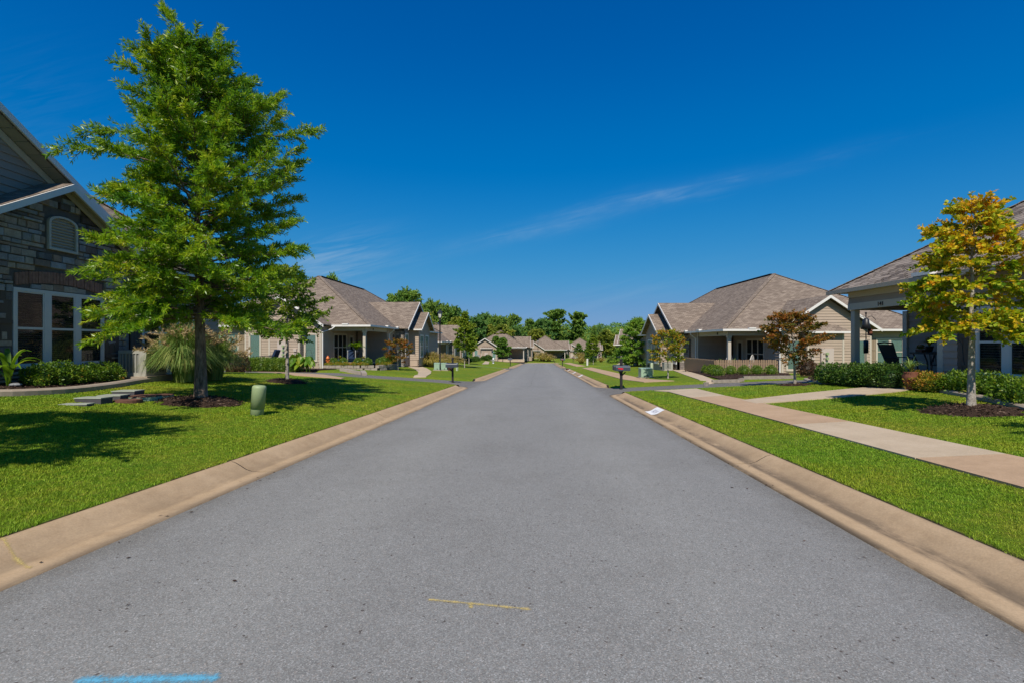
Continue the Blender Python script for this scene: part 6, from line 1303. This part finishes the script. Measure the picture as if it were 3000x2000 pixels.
# ------------------------------------------------------------------ street furniture and small things
def mailbox(label, at, rz, flag, n=4, h=1.42, group='mailbox posts along the road', lh=1):
    """a dark post with a bar carrying a row of boxes whose doors face the road (-x)"""
    T = thing('mailbox', label, 'mailbox', at, rz, group); mb = MB(); mb.box(-0.055, 0.055, -0.055, 0.055, -0.1, h); mb.box(-0.07, 0.07, -0.07, 0.07, h, h+0.025); mb.lathe([(0.07, h+0.025), (0.02, h+0.075)], n=4); mb.build('post', M['post'], T)
    mb = MB(); L = n*0.24; mb.box(-0.05, 0.05, -0.2, L, 0.86, 0.92); mb.beam((0, 0.07, 0.6), (0, 0.4, 0.86), 0.05, 0.05); mb.beam((-0.03, 0, 0.62), (0.2, 0, 0.86), 0.05, 0.05); mb.build('bracket', M['post'], T)
    out = [(-0.085, 0.0), (0.085, 0.0), (0.085, 0.16)]+[(0.085*math.cos(a), 0.16+0.085*math.sin(a)) for a in np.linspace(0.2, PI-0.2, 8)]+[(-0.085, 0.16)]
    ys = [-0.165]+[0.165+0.21*i for i in range(n-1)]
    for i, y in enumerate(ys):
        mb = MB(); mb.prism([(-0.28, y+a, 0.925+b) for a, b in out], (0.66, 0, 0)); mb.prism([(-0.298, y+a*1.05, 0.925+b*1.03-0.003) for a, b in out], (0.022, 0, 0)); bx = mb.build('box', M['mailbox'], T)
        k_ = MB(); k_.box(-0.315, -0.299, y-0.02, y+0.02, 1.09, 1.12); k_.build('handle', M['metal_dark'], bx)
        if i == 0 and flag: f = MB(); f.box(-0.2, 0.03, y-0.1, y-0.088, 1.015, 1.06); f.box(-0.09, 0.04, y-0.101, y-0.089, 0.99, 1.05); f.build('flag', M['red'], bx)
    return T
p = ground(1820, 1141); MBX = mailbox('dark mailbox post with a red flag at the end of the right kerb', p, -0.03, True)
p = ground(1326, 1121); m2 = mailbox('dark mailbox post at the left lane corner, boxes facing the road', p, PI-0.03, False, 2)
for px, py, rz, lab_ in ((1495, 1071, PI, 'small mailbox post by the second left lane mouth'), (1532, 1063, PI, 'small mailbox post at the left of the road end'), (1648, 1072, 0, 'small mailbox post at the right side of the far lane'), (1679, 1060, 0, 'small mailbox post at the far right corner of the road end'), (1756, 1053, 0, 'tiny mailbox post before the last right house')):
    copy_thing(MBX if rz == 0 else m2, ground(px, py), rz, lab_, 1.0 if px < 1700 else 1.15)

def lamp_post(label, at, H):
    T = thing('street_lamp', label, 'street lamp', at, 0, 'black street lamps'); mb = MB(); mb.lathe([(0.11, -0.1), (0.11, 0.5), (0.085, 0.55), (0.06, 0.75), (0.055, H-0.95), (0.09, H-0.9), (0.05, H-0.82)], n=12); mb.build('pole', M['metal_dark'], T, smooth=True)
    mb = MB(); mb.lathe([(0.06, H-0.82), (0.13, H-0.72), (0.13, H-0.68)], n=8); 
    for i in range(8): a = i*PI/4; mb.beam((0.12*math.cos(a), 0.12*math.sin(a), H-0.7), (0.2*math.cos(a), 0.2*math.sin(a), H-0.27), 0.018, 0.018)
    mb.lathe([(0.26, H-0.28), (0.25, H-0.24), (0.13, H-0.12), (0.11, H-0.06), (0.03, H-0.02), (0.015, H+0.05)], n=8); mb.build('lantern', M['metal_dark'], T); g_ = MB(); g_.lathe([(0.115, H-0.69), (0.185, H-0.29)], n=8); g_.build('lamp_glass', M['lampglass'], T)
    return T
LP = lamp_post('tall black lamp post standing by the green utility boxes on the left', ground(1289, 1083.5), 5.2)
p = ground(1576, 1053.5); copy_thing(LP, p, 0, 'distant lamp post before the middle house at the street end', 1.05)
# green service boxes
def cabinet(name, label, at, rz, w, d, h, mat, group=None, pad=True):
    T = thing(name, label, 'utility box', at, rz, group)
    if pad: mb = MB(); mb.box(-w/2-0.1, w/2+0.1, -d/2-0.1, d/2+0.1, -0.2, 0.06); mb.build('pad', M['edging'], T)
    mb = MB(); z0 = 0.06; mb.box(-w/2, w/2, -d/2, d/2, z0, h-0.09); mb.add([(-w/2-0.015, -d/2-0.015, h-0.09), (w/2+0.015, -d/2-0.015, h-0.09), (w/2+0.015, d/2+0.015, h-0.05), (-w/2-0.015, d/2+0.015, h-0.05), (-w/2-0.015, -d/2-0.015, h-0.03), (w/2+0.015, -d/2-0.015, h-0.03), (w/2+0.015, d/2+0.015, h), (-w/2-0.015, d/2+0.015, h)], [(3, 2, 1, 0), (4, 5, 6, 7), (0, 1, 5, 4), (1, 2, 6, 5), (2, 3, 7, 6), (3, 0, 4, 7)]); mb.build('cabinet', M[mat], T)
    mb = MB(); mb.box(-w/2+0.03, -0.006, -d/2-0.02, -d/2-0.001, 0.1, h-0.13); mb.box(0.006, w/2-0.03, -d/2-0.02, -d/2-0.001, 0.1, h-0.13); do = mb.build('door', M[mat], T); mb = MB(); mb.box(0.02, 0.07, -d/2-0.05, -d/2-0.021, h*0.2, h*0.3); mb.build('latch', M['metal_dark'], do); return T
cabinet('transformer', 'pale green transformer box on the lawn behind the right mailbox', ground(1891, 1106), 0.0, 0.72, 0.65, 0.64, 'util_blue')
cabinet('utility_cabinet', 'left one of the two green utility boxes by the lamp post', ground(1280, 1084), 0.1, 0.45, 0.5, 0.66, 'util_blue', 'green utility boxes by the lamp post')
cabinet('utility_cabinet', 'right one of the two green utility boxes by the lamp post', ground(1301, 1084), 0.1, 0.52, 0.5, 0.66, 'util_blue', 'green utility boxes by the lamp post')
def pedestal(label, at, h, r, mat='util_pale', sq=False, tilt=(0, 0)):
    T = thing('utility_pedestal', label, 'utility post', at); T.rotation_euler = (tilt[0], tilt[1], 0.2); mb = MB(); k_ = 4 if sq else 18
    mb.lathe([(r, -0.1), (r, 0.13), (r*1.02, 0.135)], n=k_); mb.build('base', M[mat], T, smooth=not sq); mb = MB(); mb.lathe([(r*1.06, 0.137), (r*1.06, h-0.07), (r*1.03, h-0.03), (r*0.86, h-0.008), (r*0.4, h)], n=k_); mb.build('cap_tube', M[mat], T, smooth=not sq); return T
pedestal('leaning green utility post on the left lawn beside the big oak', ground(753, 1214), 0.66, 0.135, 'util', False, (0.0, 0.075))
pedestal('pale square pedestal behind the transformer on the right lawn', ground(1910, 1097), 0.84, 0.1, 'util_pale', True)
pedestal('slim pale pedestal right of the left mailbox', ground(1339, 1085), 0.72, 0.1, 'util_pale', True)
pedestal('white square pedestal on the far right lawn', ground(1721, 1070), 1.0, 0.13, 'white', True)
pedestal('dark square pedestal behind the left mailbox', ground(1317, 1084), 0.55, 0.2, 'rust', True)
T = thing('fire_hydrant', 'silver fire hydrant on the lawn by the short walk', 'hydrant', ground(1445, 1064)); mb = MB(); mb.lathe([(0.2, 0), (0.2, 0.06), (0.13, 0.08), (0.13, 0.6), (0.18, 0.62), (0.18, 0.68), (0.14, 0.82), (0.06, 0.92), (0.05, 1.0)], n=14); mb.tube([(-0.25, 0, 0.48), (0.25, 0, 0.48)], 0.08, 10); mb.tube([(0, -0.24, 0.42), (0, 0.05, 0.42)], 0.1, 10); mb.build('body', M['steel'], T, smooth=True); mb = MB(); mb.lathe([(0.135, 0.25), (0.15, 0.28), (0.135, 0.31)], n=14, cap=False); mb.build('flange', M['metal_dark'], T)
T = thing('wheelie_bin', 'grey bin at the corner of the third left house', 'bin', ground(1400, 1056)); mb = MB(); mb.add([(-0.26, -0.3, 0.1), (0.26, -0.3, 0.1), (0.26, 0.3, 0.1), (-0.26, 0.3, 0.1), (-0.33, -0.36, 1.1), (0.33, -0.36, 1.1), (0.33, 0.4, 1.1), (-0.33, 0.4, 1.1)], [(3, 2, 1, 0), (4, 5, 6, 7), (0, 1, 5, 4), (1, 2, 6, 5), (2, 3, 7, 6), (3, 0, 4, 7)]); mb.build('tub', M['bin'], T); mb = MB(); mb.box(-0.35, 0.35, -0.4, 0.44, 1.102, 1.16); mb.build('lid', M['bin'], T); mb = MB(); mb.tube([(-0.3, 0.3, 0.12), (0.3, 0.3, 0.12)], 0.12, 10); mb.build('wheel', M['metal_dark'], T)

def condenser(label, at, rz, w=0.86, d=0.86, h=0.84, pad='edging'):
    T = thing('air_conditioner', label, 'air conditioner', at, rz, 'outdoor condensers by the walls'); mb = MB(); mb.box(-w/2-0.12, w/2+0.12, -d/2-0.12, d/2+0.12, -0.15, 0.05); mb.build('pad', M[pad], T)
    mb = MB(); mb.box(-w/2+0.03, w/2-0.03, -d/2+0.03, d/2-0.03, 0.08, h-0.05); mb.build('coil', M['ac_fin'], T)
    mb = MB(); mb.box(-w/2, w/2, -d/2, d/2, 0.05, 0.16); mb.box(-w/2, w/2, -d/2, d/2, h-0.1, h); 
    for x in (-1, 1):
        for y in (-1, 1): mb.box(x*w/2-(0.07 if x > 0 else 0), x*w/2+(0.07 if x < 0 else 0), y*d/2-(0.07 if y > 0 else 0), y*d/2+(0.07 if y < 0 else 0), 0.16, h-0.1)
    mb.box(w/2-0.2, w/2, -d/2-0.001, -d/2+0.05, 0.16, h-0.1); mb.build('cabinet', M['ac'], T)
    lv = MB(); lv.box(-0.014, 0.014, -0.012, 0.012, 0.16, h-0.1); lm_ = lv.mesh('louver', M['ac'])
    for sx_, sy_ in ((0, -1), (0, 1), (-1, 0), (1, 0)):
        for i in range(6):
            u = -w/2+0.13+i*(w-0.3)/5.5; obj('louver', lm_, T, (u if sx_ == 0 else sx_*(w/2-0.015), u if sy_ == 0 else sy_*(d/2-0.015), 0))
    gr = MB()
    for r in (0.1, 0.18, 0.26, 0.34): gr.tube([(r*math.cos(a), r*math.sin(a), h+0.015) for a in np.linspace(0, 2*PI, 19)], 0.008, 5, cap=False)
    gr.build('fan_grille', M['metal_dark'], T); return T
AC = condenser('grey condenser by the low shrubs of the near left house', Vector((-11.62, 15.05, G(-11.62, 15.05)+0.08)), 0.0)
copy_thing(AC, ground(1221, 1067)+Vector((0, 0, 0.02)), 0.1, 'grey condenser before the stone gable of the left porch house', 1.0); copy_thing(AC, ground(1955, 1084), 0.0, 'condenser behind the small amber maple on the right', 0.8)
# meter boxes and iron lids in the turf
g = 'meter boxes sunk in the left lawn'
for i, (px, py, w, d, h) in enumerate(((275, 1177, 0.56, 0.3, 0.09), (334, 1167, 0.5, 0.3, 0.075), (376, 1159, 0.5, 0.36, 0.12), (225, 1185, 0.5, 0.22, 0.01))):
    T = thing('meter_box', ['leftmost raised meter box lid in the lawn by the edging', 'middle raised meter box lid in the lawn by the edging', 'greenish raised meter box lid nearest the edging', 'flat lid nearly flush with the turf, left of the raised boxes'][i], 'meter box', ground(px, py), 0.05*i, g); mb = MB(); mb.box(-w/2, w/2, -d/2, d/2, -0.1, h); mb.build('box', M['lid_side'], T); mb = MB(); mb.box(-w/2-0.012, w/2+0.012, -d/2-0.012, d/2+0.012, h+0.001, h+0.022); mb.build('lid', M['lid'], T)
    c = ground(px, py); NOGRASS.append([(c.x-w/2-0.05, c.y-d/2-0.04), (c.x+w/2+0.05, c.y-d/2-0.04), (c.x+w/2+0.05, c.y+d/2+0.04), (c.x-w/2-0.05, c.y+d/2+0.04)])
for i, (px, py, r, h) in enumerate(((425, 1168, 0.33, 0.07), (375, 1176, 0.27, 0.03), (470, 1162, 0.28, 0.04))):
    T = thing('valve_cover', ['rusty round cover on a green collar near the oak', 'flat rusty cover left of the round collar', 'dark rusty cover nearest the plumed grass'][i], 'cover', ground(px, py), 0, 'round iron covers in the left lawn'); mb = MB(); mb.lathe([(r, -0.1), (r, h)], n=20); mb.build('collar', M['util_blue'] if i != 1 else M['rust'], T); mb = MB(); mb.lathe([(r*0.97, h+0.001), (r*0.97, h+0.022), (r*0.9, h+0.026)], n=20); mb.build('lid', M['rust'], T)
    c = ground(px, py); NOGRASS.append([(c.x+(r+0.1)*math.cos(a), c.y+(r+0.05)*math.sin(a)) for a in np.linspace(0, 2*PI, 9)[:-1]])
# picket fence round the right porch: every board a piece
FT = thing('picket_fence', 'low tan picket fence round the right porch', 'fence', (0, 0, 0))
fl = [Vector((12.95, 35.9, 0)), Vector((12.95, 30.45, 0)), Vector((16.95, 30.45, 0))]
mb = MB(); mb.add([(0.004, -0.01, 0), (0.118, -0.01, 0), (0.118, -0.01, 0.9), (0.1, -0.01, 0.94), (0.032, -0.01, 0.94), (0.004, -0.01, 0.9)]+[(0.004, 0.01, 0), (0.118, 0.01, 0), (0.118, 0.01, 0.9), (0.1, 0.01, 0.94), (0.032, 0.01, 0.94), (0.004, 0.01, 0.9)], [(0, 1, 2, 3, 4, 5), (11, 10, 9, 8, 7, 6)]+[(i, 6+i, 6+(i+1) % 6, (i+1) % 6) for i in range(6)]); pk = mb.mesh('picket', M['fence'])
zf = -0.36
for a, b in zip(fl[:-1], fl[1:]):
    d = b-a; n = int(d.length/0.145); an = math.atan2(d.y, d.x); u = d.normalized(); off = Vector((u.y, -u.x, 0))
    for i in range(n): p = a+u*(i*0.145); obj('picket', pk, FT, (p.x, p.y, min(zf, G(p.x, p.y)+0.35)+rs.uniform(-0.012, 0.012)), (0, rs.uniform(-0.012, 0.012), an))
    for z in (0.2, 0.7): mb = MB(); mb.beam(a-off*0.035+Vector((0, 0, zf+z)), b-off*0.035+Vector((0, 0, zf+z)), 0.04, 0.08); mb.build('rail', M['fence'], FT)
    for q in (a, (a+b)/2, b): mb = MB(); c = q-off*0.11; mb.box(c.x-0.045, c.x+0.045, c.y-0.045, c.y+0.045, zf-0.6, zf+0.88); mb.build('post', M['fence'], FT)
# landscape timbers along the walk and bed
g = 'grey landscape timbers by the fenced porch'
for i, (a, b, h) in enumerate((((2086, 1121), (2166, 1119), 0.16), ((2164, 1117), (2178, 1115), 0.16), ((2178, 1110), (2330, 1108), 0.16), ((2064, 1131), (2075, 1131), 0.2))):
    pa, pb = ground(*a), ground(*b); mb = MB(); mb.beam(pa+Vector((0, 0, h/2)), pb+Vector((0, 0, h/2)), 0.14, h); tag(mb.build('timber', M['timber']), ['long grey timber edging the bed below the fence, nearest the walk', 'short grey timber stub in the step of the bed edge', 'long grey timber edging the bed under the boxwood balls', 'small timber block at the foot of the walk'][i], 'timber', g)
pa, pb = ground(925, 1080), ground(905, 1098)
for i, (a, b) in enumerate((((1000, 1085), (1062, 1096)), ((1062, 1091), (1068, 1100)))):
    pa, pb = ground(*a), ground(*b); mb = MB(); mb.beam(pa+Vector((0, 0, 0.06)), pb+Vector((0, 0, 0.06)), 0.3, 0.22); tag(mb.build('step_stone', M['block']), ['pale capping blocks stepping down from the block wall', 'end block of the capping row in the left lawn'][i], 'block')
# kerb address panels and spray marks
def kerb_plate(label, s0, s1, sg, chars=True, u0=0.22, u1=0.585):
    us = np.linspace(u0, u1, 9); hh = np.interp(us, [p_[0] for p_ in PROF[1:]], [p_[1] for p_ in PROF[1:]]); vs = []
    for s in (s0, s1):
        for u, h in zip(us, hh): x, y = xy(s, sg*(HW+u)); vs.append((x, y, -FALL*s+h+0.0125))
    me = bpy.data.meshes.new('kerb_panel'); me.from_pydata(vs, [], [(i, 9+i, 10+i, i+1) for i in range(8)]); me.materials.append(M['paint_white']); T = tag(obj('kerb_panel', me), label, 'painted panel', 'white panels painted on the right kerb')
    if chars:
        q = MB()
        for ci in range(3):
            for (a0, b0, a1, b1) in ((0.0, 0.1, 0.0, 0.9), (0.0, 0.9, 0.7, 0.9), (0.7, 0.9, 0.7, 0.1), (0.0, 0.5, 0.7, 0.5))[:(4, 3, 4)[ci]]:
                pt = lambda a, b: (s0+(s1-s0)*(0.25+ci*0.18+a*0.13), u0+(u1-u0)*(0.3+0.42*b)); A = pt(a0, b0); Bq = pt(a1, b1); dn = Vector((Bq[0]-A[0], Bq[1]-A[1])); pn = Vector((-dn.y, dn.x)).normalized()*0.008; qq = []
                for (s, u) in ((A[0]-pn.x, A[1]-pn.y), (Bq[0]-pn.x, Bq[1]-pn.y), (Bq[0]+pn.x, Bq[1]+pn.y), (A[0]+pn.x, A[1]+pn.y)): x, y = xy(s, sg*(HW+u)); qq.append((x, y, -FALL*s+float(np.interp(u, us, hh))+0.0165))
                q.add(qq, [(0, 1, 2, 3)])
        q.build('faded_number', M['ink'], T)
kerb_plate('white address panel painted on the near right kerb below the mailbox', 13.35, 14.15, 1)
for s, lab_ in ((38.5, 'white panel on the far right kerb, nearest of the three'), (46, 'white panel on the far right kerb, middle of the three'), (54.5, 'white panel on the far right kerb, farthest of the three')): kerb_plate(lab_, s, s+0.9, 1, False)
def spray_strip(name, label, pts, w, mat, seed, core=0.25):
    rr = random.Random(seed); vs = []; fs = []; rn = []; prof = [-1, -0.5, 0, 0.5, 1]
    P = [Vector((x, y, 0)) for x, y in pts]; F_ = [P[0].lerp(P[1], u) for u in np.linspace(0, 1, 24)] if len(P) == 2 else P
    for i, p in enumerate(F_):
        t = (F_[min(i+1, len(F_)-1)]-F_[max(i-1, 0)]).normalized(); s_ = Vector((-t.y, t.x, 0)); q = rr.uniform(-0.1, 0.1)
        for a in prof:
            c = p+s_*a*w; s, tt = st(c.x, c.y); z = (float(crown(s, tt)) if abs(tt) < HW else -FALL*s+float(np.interp(abs(tt)-HW, [u for u, h in PROF[1:]], [h for u, h in PROF[1:]]))+0.006)+0.004; vs.append((c.x, c.y, z)); rn.append((core-0.6*abs(a)+q)-(0.3 if i in (0, len(F_)-1) else 0))
    m_ = len(prof); fs = [(i*m_+j, (i+1)*m_+j, (i+1)*m_+j+1, i*m_+j+1) for i in range(len(F_)-1) for j in range(m_-1)]
    me = bpy.data.meshes.new(name); me.from_pydata(vs, [], fs); me.materials.append(mat); a = me.attributes.new('rnd', 'FLOAT', 'POINT'); a.data.foreach_set('value', rn); return tag(obj(name, me), label, 'paint mark')
def rd(px, py):
    d = 1.6/((py-PCY)/FPX-FALL)*1.0; d = (CAMH-0.03)/((py-PCY)/FPX-FALL); return ((px-PCX)/FPX*d, d)
spray_strip('spray_mark', 'yellow sprayed line with a small tick on the middle of the road', [rd(1247, 1764), rd(1560, 1794)], 0.028, M['paint_yellow'], 1, 0.3)
spray_strip('spray_mark', 'yellow tick hanging below the sprayed line on the road', [rd(1378, 1776), rd(1380, 1791)], 0.03, M['paint_yellow'], 2, 0.32)
spray_strip('spray_mark', 'bright blue sprayed line at the bottom edge of the road', [rd(215, 1999), rd(645, 1996)], 0.055, M['paint_blue'], 3, 0.36)
spray_strip('spray_mark', 'faint yellow sprayed mark on the left kerb at the picture edge', [rd(-30, 1606), rd(92, 1659)], 0.04, M['paint_yellow'], 4, 0.25)
# storm drain mouth in the far right kerb
mb = MB(); x, y = xy(57.6, HW+0.5); mb.box(x-0.2, x+0.2, y-0.7, y+0.7, -FALL*57.6+0.02, -FALL*57.6+0.16); tag(mb.build('storm_drain', M['rust']), 'dark storm drain mouth in the far right kerb', 'drain')

# porch things at 141
FLZ = 0.45
T = thing('patio_chair', 'high-backed sling chair on the 141 porch', 'chair', (13.9, 17.3, FLZ), R(12)); mb = MB(); mb.prism([(-0.26, 0.1, 0.42), (0.26, 0.1, 0.42), (0.31, 0.36, 1.12), (-0.31, 0.36, 1.12)], (0, 0.02, 0)); mb.prism([(-0.26, -0.38, 0.44), (0.26, -0.38, 0.44), (0.26, 0.1, 0.42), (-0.26, 0.1, 0.42)], (0, 0, 0.02)); mb.build('sling', M['mesh_tan'], T)
for sx_ in (-1, 1):
    mb = MB(); mb.tube([(sx_*0.34, 0.4, 1.16), (sx_*0.28, 0.12, 0.42), (sx_*0.28, -0.4, 0.45)], 0.022, 8); mb.tube([(sx_*0.3, -0.34, 0.0), (sx_*0.3, -0.34, 0.66), (sx_*0.3, 0.2, 0.66)], 0.02, 8); mb.tube([(sx_*0.3, 0.34, 0.0), (sx_*0.28, 0.12, 0.42)], 0.02, 8); mb.build('side_frame', M['metal_dark'], T)
mb = MB(); mb.tube([(-0.34, 0.4, 1.16), (0, 0.44, 1.19), (0.34, 0.4, 1.16)], 0.03, 8); mb.build('top_rail', M['metal_dark'], T)
T = thing('plant_table', 'dark slatted table with curved legs at the back of the 141 porch', 'table', (14.85, 17.0, FLZ), R(90)); mb = MB(); mb.box(-0.55, 0.55, -0.25, 0.25, 0.78, 0.84); mb.build('table_top', M['metal_dark'], T)
for sx_ in (-1, 1):
    for sy_ in (-1, 1): mb = MB(); mb.tube([(sx_*0.45, sy_*0.2, 0.78), (sx_*0.3, sy_*0.18, 0.5), (sx_*0.28, sy_*0.18, 0.25), (sx_*0.4, sy_*0.2, 0)], 0.025, 8); mb.build('leg', M['metal_dark'], T)
pot_plant('potted_plant', 'leafy pot plant standing on the dark porch table', Vector((14.85, 17.0, FLZ+0.845)), [(0.08, 0), (0.12, 0.2), (0.13, 0.22), (0.11, 0.22)], 'metal_dark', 34, 'yellow', 0.38, 0.32, 0.035, 21)
T = thing('window_box', 'long planter of small flowers at the end of the porch table', 'planter', (14.85, 17.36, FLZ+0.845), R(90)); mb = MB(); mb.box(-0.14, 0.14, -0.08, 0.08, 0, 0.09); mb.build('trough', M['clay'], T); obj('flowers', shrub_mesh('flowers', 0.14, 0.08, 0.12, 160, (0.04, 0.03), 'redmaple', 5, 0.1), T, (0, 0, 0.09))
T = thing('patio_chair', 'low dark metal armchair beside the near column of the 141 porch', 'chair', (14.6, 16.1, FLZ), R(80)); mb = MB(); mb.box(-0.27, 0.27, -0.26, 0.26, 0.4, 0.44); mb.tube([(-0.28, 0.26, 0.4), (-0.28, 0.3, 0.82), (0, 0.32, 0.88), (0.28, 0.3, 0.82), (0.28, 0.26, 0.4)], 0.018, 6)
for i in range(5): mb.tube([(-0.2+0.1*i, 0.27, 0.42), (-0.2+0.1*i, 0.31, 0.85)], 0.01, 5)
mb.build('seat', M['metal_dark'], T)
for a, b in ((-1, -1), (1, -1), (-1, 1), (1, 1)): mb = MB(); mb.tube([(a*0.25, b*0.24, 0.4), (a*0.27, b*0.27, 0)], 0.018, 6); mb.build('leg', M['metal_dark'], T)
p = Vector(ray(2668, 1130, 14.6)); p.z = G(p.x, p.y); pot_plant('urn_plant', 'tall brown urn with grassy leaves by the 141 porch steps', p, [(0.14, 0), (0.12, 0.08), (0.2, 0.3), (0.22, 0.45), (0.17, 0.52), (0.2, 0.56)], 'clay', 46, 'reed', 0.5, 0.5, 0.012, 23)
# bird feeder pole seen through the porch
p = Vector(ray(2537, 1090, 20.2)); p.z = G(p.x, p.y); T = thing('bird_feeder_pole', 'tall bird feeder pole with a bell-shaped guard and curled hooks beside the 141 porch', 'bird feeder', p); h = 1.6+(1006-915)/1400*20.2-p.z; mb = MB(); mb.tube([(0, 0, -0.1), (0, 0, h-0.05)], 0.02, 8); mb.lathe([(0.03, h-0.08), (0.045, h-0.02), (0.02, h)], n=10); mb.build('pole', M['metal_dark'], T)
for sx_ in (-1, 1): mb = MB(); mb.tube([(0, 0, h-0.35), (sx_*0.1, 0, h-0.2), (sx_*0.25, 0, h-0.16), (sx_*0.36, 0, h-0.26), (sx_*0.42, 0, h-0.33)], 0.012, 6); mb.build('hook', M['metal_dark'], T)
mb = MB(); mb.lathe([(0.03, h-0.24), (0.11, h-0.3), (0.13, h-0.5), (0.19, h-0.72), (0.185, h-0.72)], n=16); mb.build('guard', M['metal_dark'], T, smooth=True); mb = MB(); mb.tube([(-0.38, 0, h-0.92), (-0.2, 0, h-0.98), (0, 0, h-0.95), (0.3, 0, h-1.0)], 0.01, 6); mb.build('lower_arm', M['metal_dark'], T)
mb = MB(); mb.box(0.11, 0.23, -0.06, 0.06, h-0.98, h-0.76); mb.add([(0.08, -0.09, h-0.76), (0.26, -0.09, h-0.76), (0.26, 0.09, h-0.76), (0.08, 0.09, h-0.76), (0.17, 0, h-0.68)], [(0, 1, 4), (1, 2, 4), (2, 3, 4), (3, 0, 4), (3, 2, 1, 0)]); mb.build('feeder', M['clay'], T); mb = MB(); mb.lathe([(0.09, h-1.72), (0.09, h-1.2), (0.05, h-1.18)], n=12); mb.build('baffle_tube', M['metal_dark'], T, smooth=True)
# stones at the foot of the hedge, seat by the left hedge, porch chairs behind the fence
for i, (px, py, r) in enumerate(((2590, 1122, 0.13), (2572, 1110, 0.2), (2480, 1108, 0.2))):
    mb = MB(); mb.lathe([(r*0.7, 0), (r, r*0.3), (r*0.75, r*0.6), (r*0.2, r*0.72)], n=9); o = mb.build('rock', M['rock'] if i else M['clay'], None, loc=ground(px, py)+Vector((0, 0, 0.03))); tag(o, ['reddish stone at the corner of the front walk', 'blue-grey stone under the last hedge bushes', 'mossy stone under the third hedge bush'][i], 'rock')
p = Vector(ray(797, 1070, 31.8)); p.z = G(p.x, p.y); T = thing('garden_swing', 'blue-cushioned reclining seat behind the clipped hedge on the left', 'seat', p); mb = MB(); mb.prism([(0.1, -0.3, 0.45), (0.42, -0.3, 1.25), (0.42, 0.35, 1.25), (0.1, 0.35, 0.45)], (-0.12, 0, 0.05)); mb.box(-0.55, 0.1, -0.3, 0.35, 0.4, 0.5); mb.build('cushion', M['navy'], T); mb = MB()
for y in (-0.34, 0.39): mb.tube([(-0.85, y, 0.05), (-0.85, y, 0.85), (-0.2, y, 0.9), (0.25, y, 0.85)], 0.022, 6); mb.tube([(-0.55, y, 0.03), (-0.55, y, 0.75)], 0.02, 6)
mb.build('frame', M['metal_dark'], T)
for i, (x, y) in enumerate(((14.9, 33.2), (16.2, 32.8))):
    T = thing('patio_chair', ['white wicker-backed chair behind the fence, left one', 'white wicker-backed chair behind the fence, right one'][i], 'chair', (x, y, -0.3), R(200+20*i), 'round-backed chairs behind the picket fence'); mb = MB(); mb.tube([(-0.3, 0.2, 0.4), (-0.3, 0.26, 0.8), (-0.15, 0.3, 1.08), (0, 0.3, 1.14), (0.15, 0.3, 1.08), (0.3, 0.26, 0.8), (0.3, 0.2, 0.4)], 0.022, 6)
    for k_ in range(5): mb.tube([(-0.2+0.1*k_, 0.22, 0.42), (-0.17+0.085*k_, 0.3, 1.08)], 0.01, 5)
    mb.build('back', M['white'], T); mb = MB(); mb.box(-0.3, 0.3, -0.28, 0.24, 0.38, 0.44); mb.build('seat', M['navy'], T); mb = MB()
    for a, b in ((-1, -1), (1, -1), (-1, 1), (1, 1)): mb.box(a*0.26-0.02, a*0.26+0.02, b*0.22-0.02, b*0.22+0.02, 0, 0.38)
    mb.build('leg_frame', M['white'], T)
for i, (x, y) in enumerate(((13.7, 31.4), (14.5, 31.2))): pot_plant('potted_plant', ['grassy pot plant behind the left part of the fence', 'white-flecked pot plant behind the fence left of the column'][i], Vector((x, y, -0.3)), [(0.14, 0), (0.19, 0.4), (0.2, 0.42), (0.17, 0.42)], 'clay', 40, 'hedge' if i == 0 else 'reed', 0.6, 0.42, 0.02, 31+i)
T = thing('garden_hose', 'small wire trellis by the teal window on the left', 'trellis', Vector(ray(915, 1075, 31.4))); T.location.z = G(T.location.x, T.location.y); T.name = 'wire_trellis'; mb = MB(); mb.tube([(-0.4, 0, 0), (-0.45, 0, 1.1), (-0.3, 0, 1.35), (-0.1, 0, 1.3), (0.0, 0, 1.0), (0.05, 0, 0)], 0.009, 5); mb.tube([(0, 0, 0), (0.15, 0, 0.5), (0.4, 0, 0.55), (0.5, 0, 0)], 0.008, 5); mb.build('wire', M['metal_dark'], T)
lawn_blades()
def litter():
    rng = np.random.default_rng(9); n = 260; s = rng.uniform(2.5, 30, n); sg = rng.choice([-1, 1], n); t = sg*(HW-np.abs(rng.normal(size=n))*0.35+0.25); far_ = rng.random(n) < 0.3; t = np.where(far_, rng.uniform(-HW, HW, n), t)
    x = OX+s*SA+t*CA; y = s*CA-t*SA; z = np.where(np.abs(t) < HW, -FALL*s+0.05*(1-np.minimum(1, (t/HW)**2)), -FALL*s+0.012)+0.007
    V = leaf_quads(np.stack([x, y, z], 1), norm(rng.normal(size=(n, 3))*np.array([1, 1, 0.05])), rng.uniform(0.015, 0.05, n), rng.uniform(0.008, 0.022, n), rng, 6.0)
    tag(obj('leaf_litter', np_mesh('leaf_litter', V, 4, M['mulch'], rng.uniform(0, 0.8, n))), 'scattered dry leaf bits and grit along the gutters', 'leaf litter', kind='stuff')
litter()
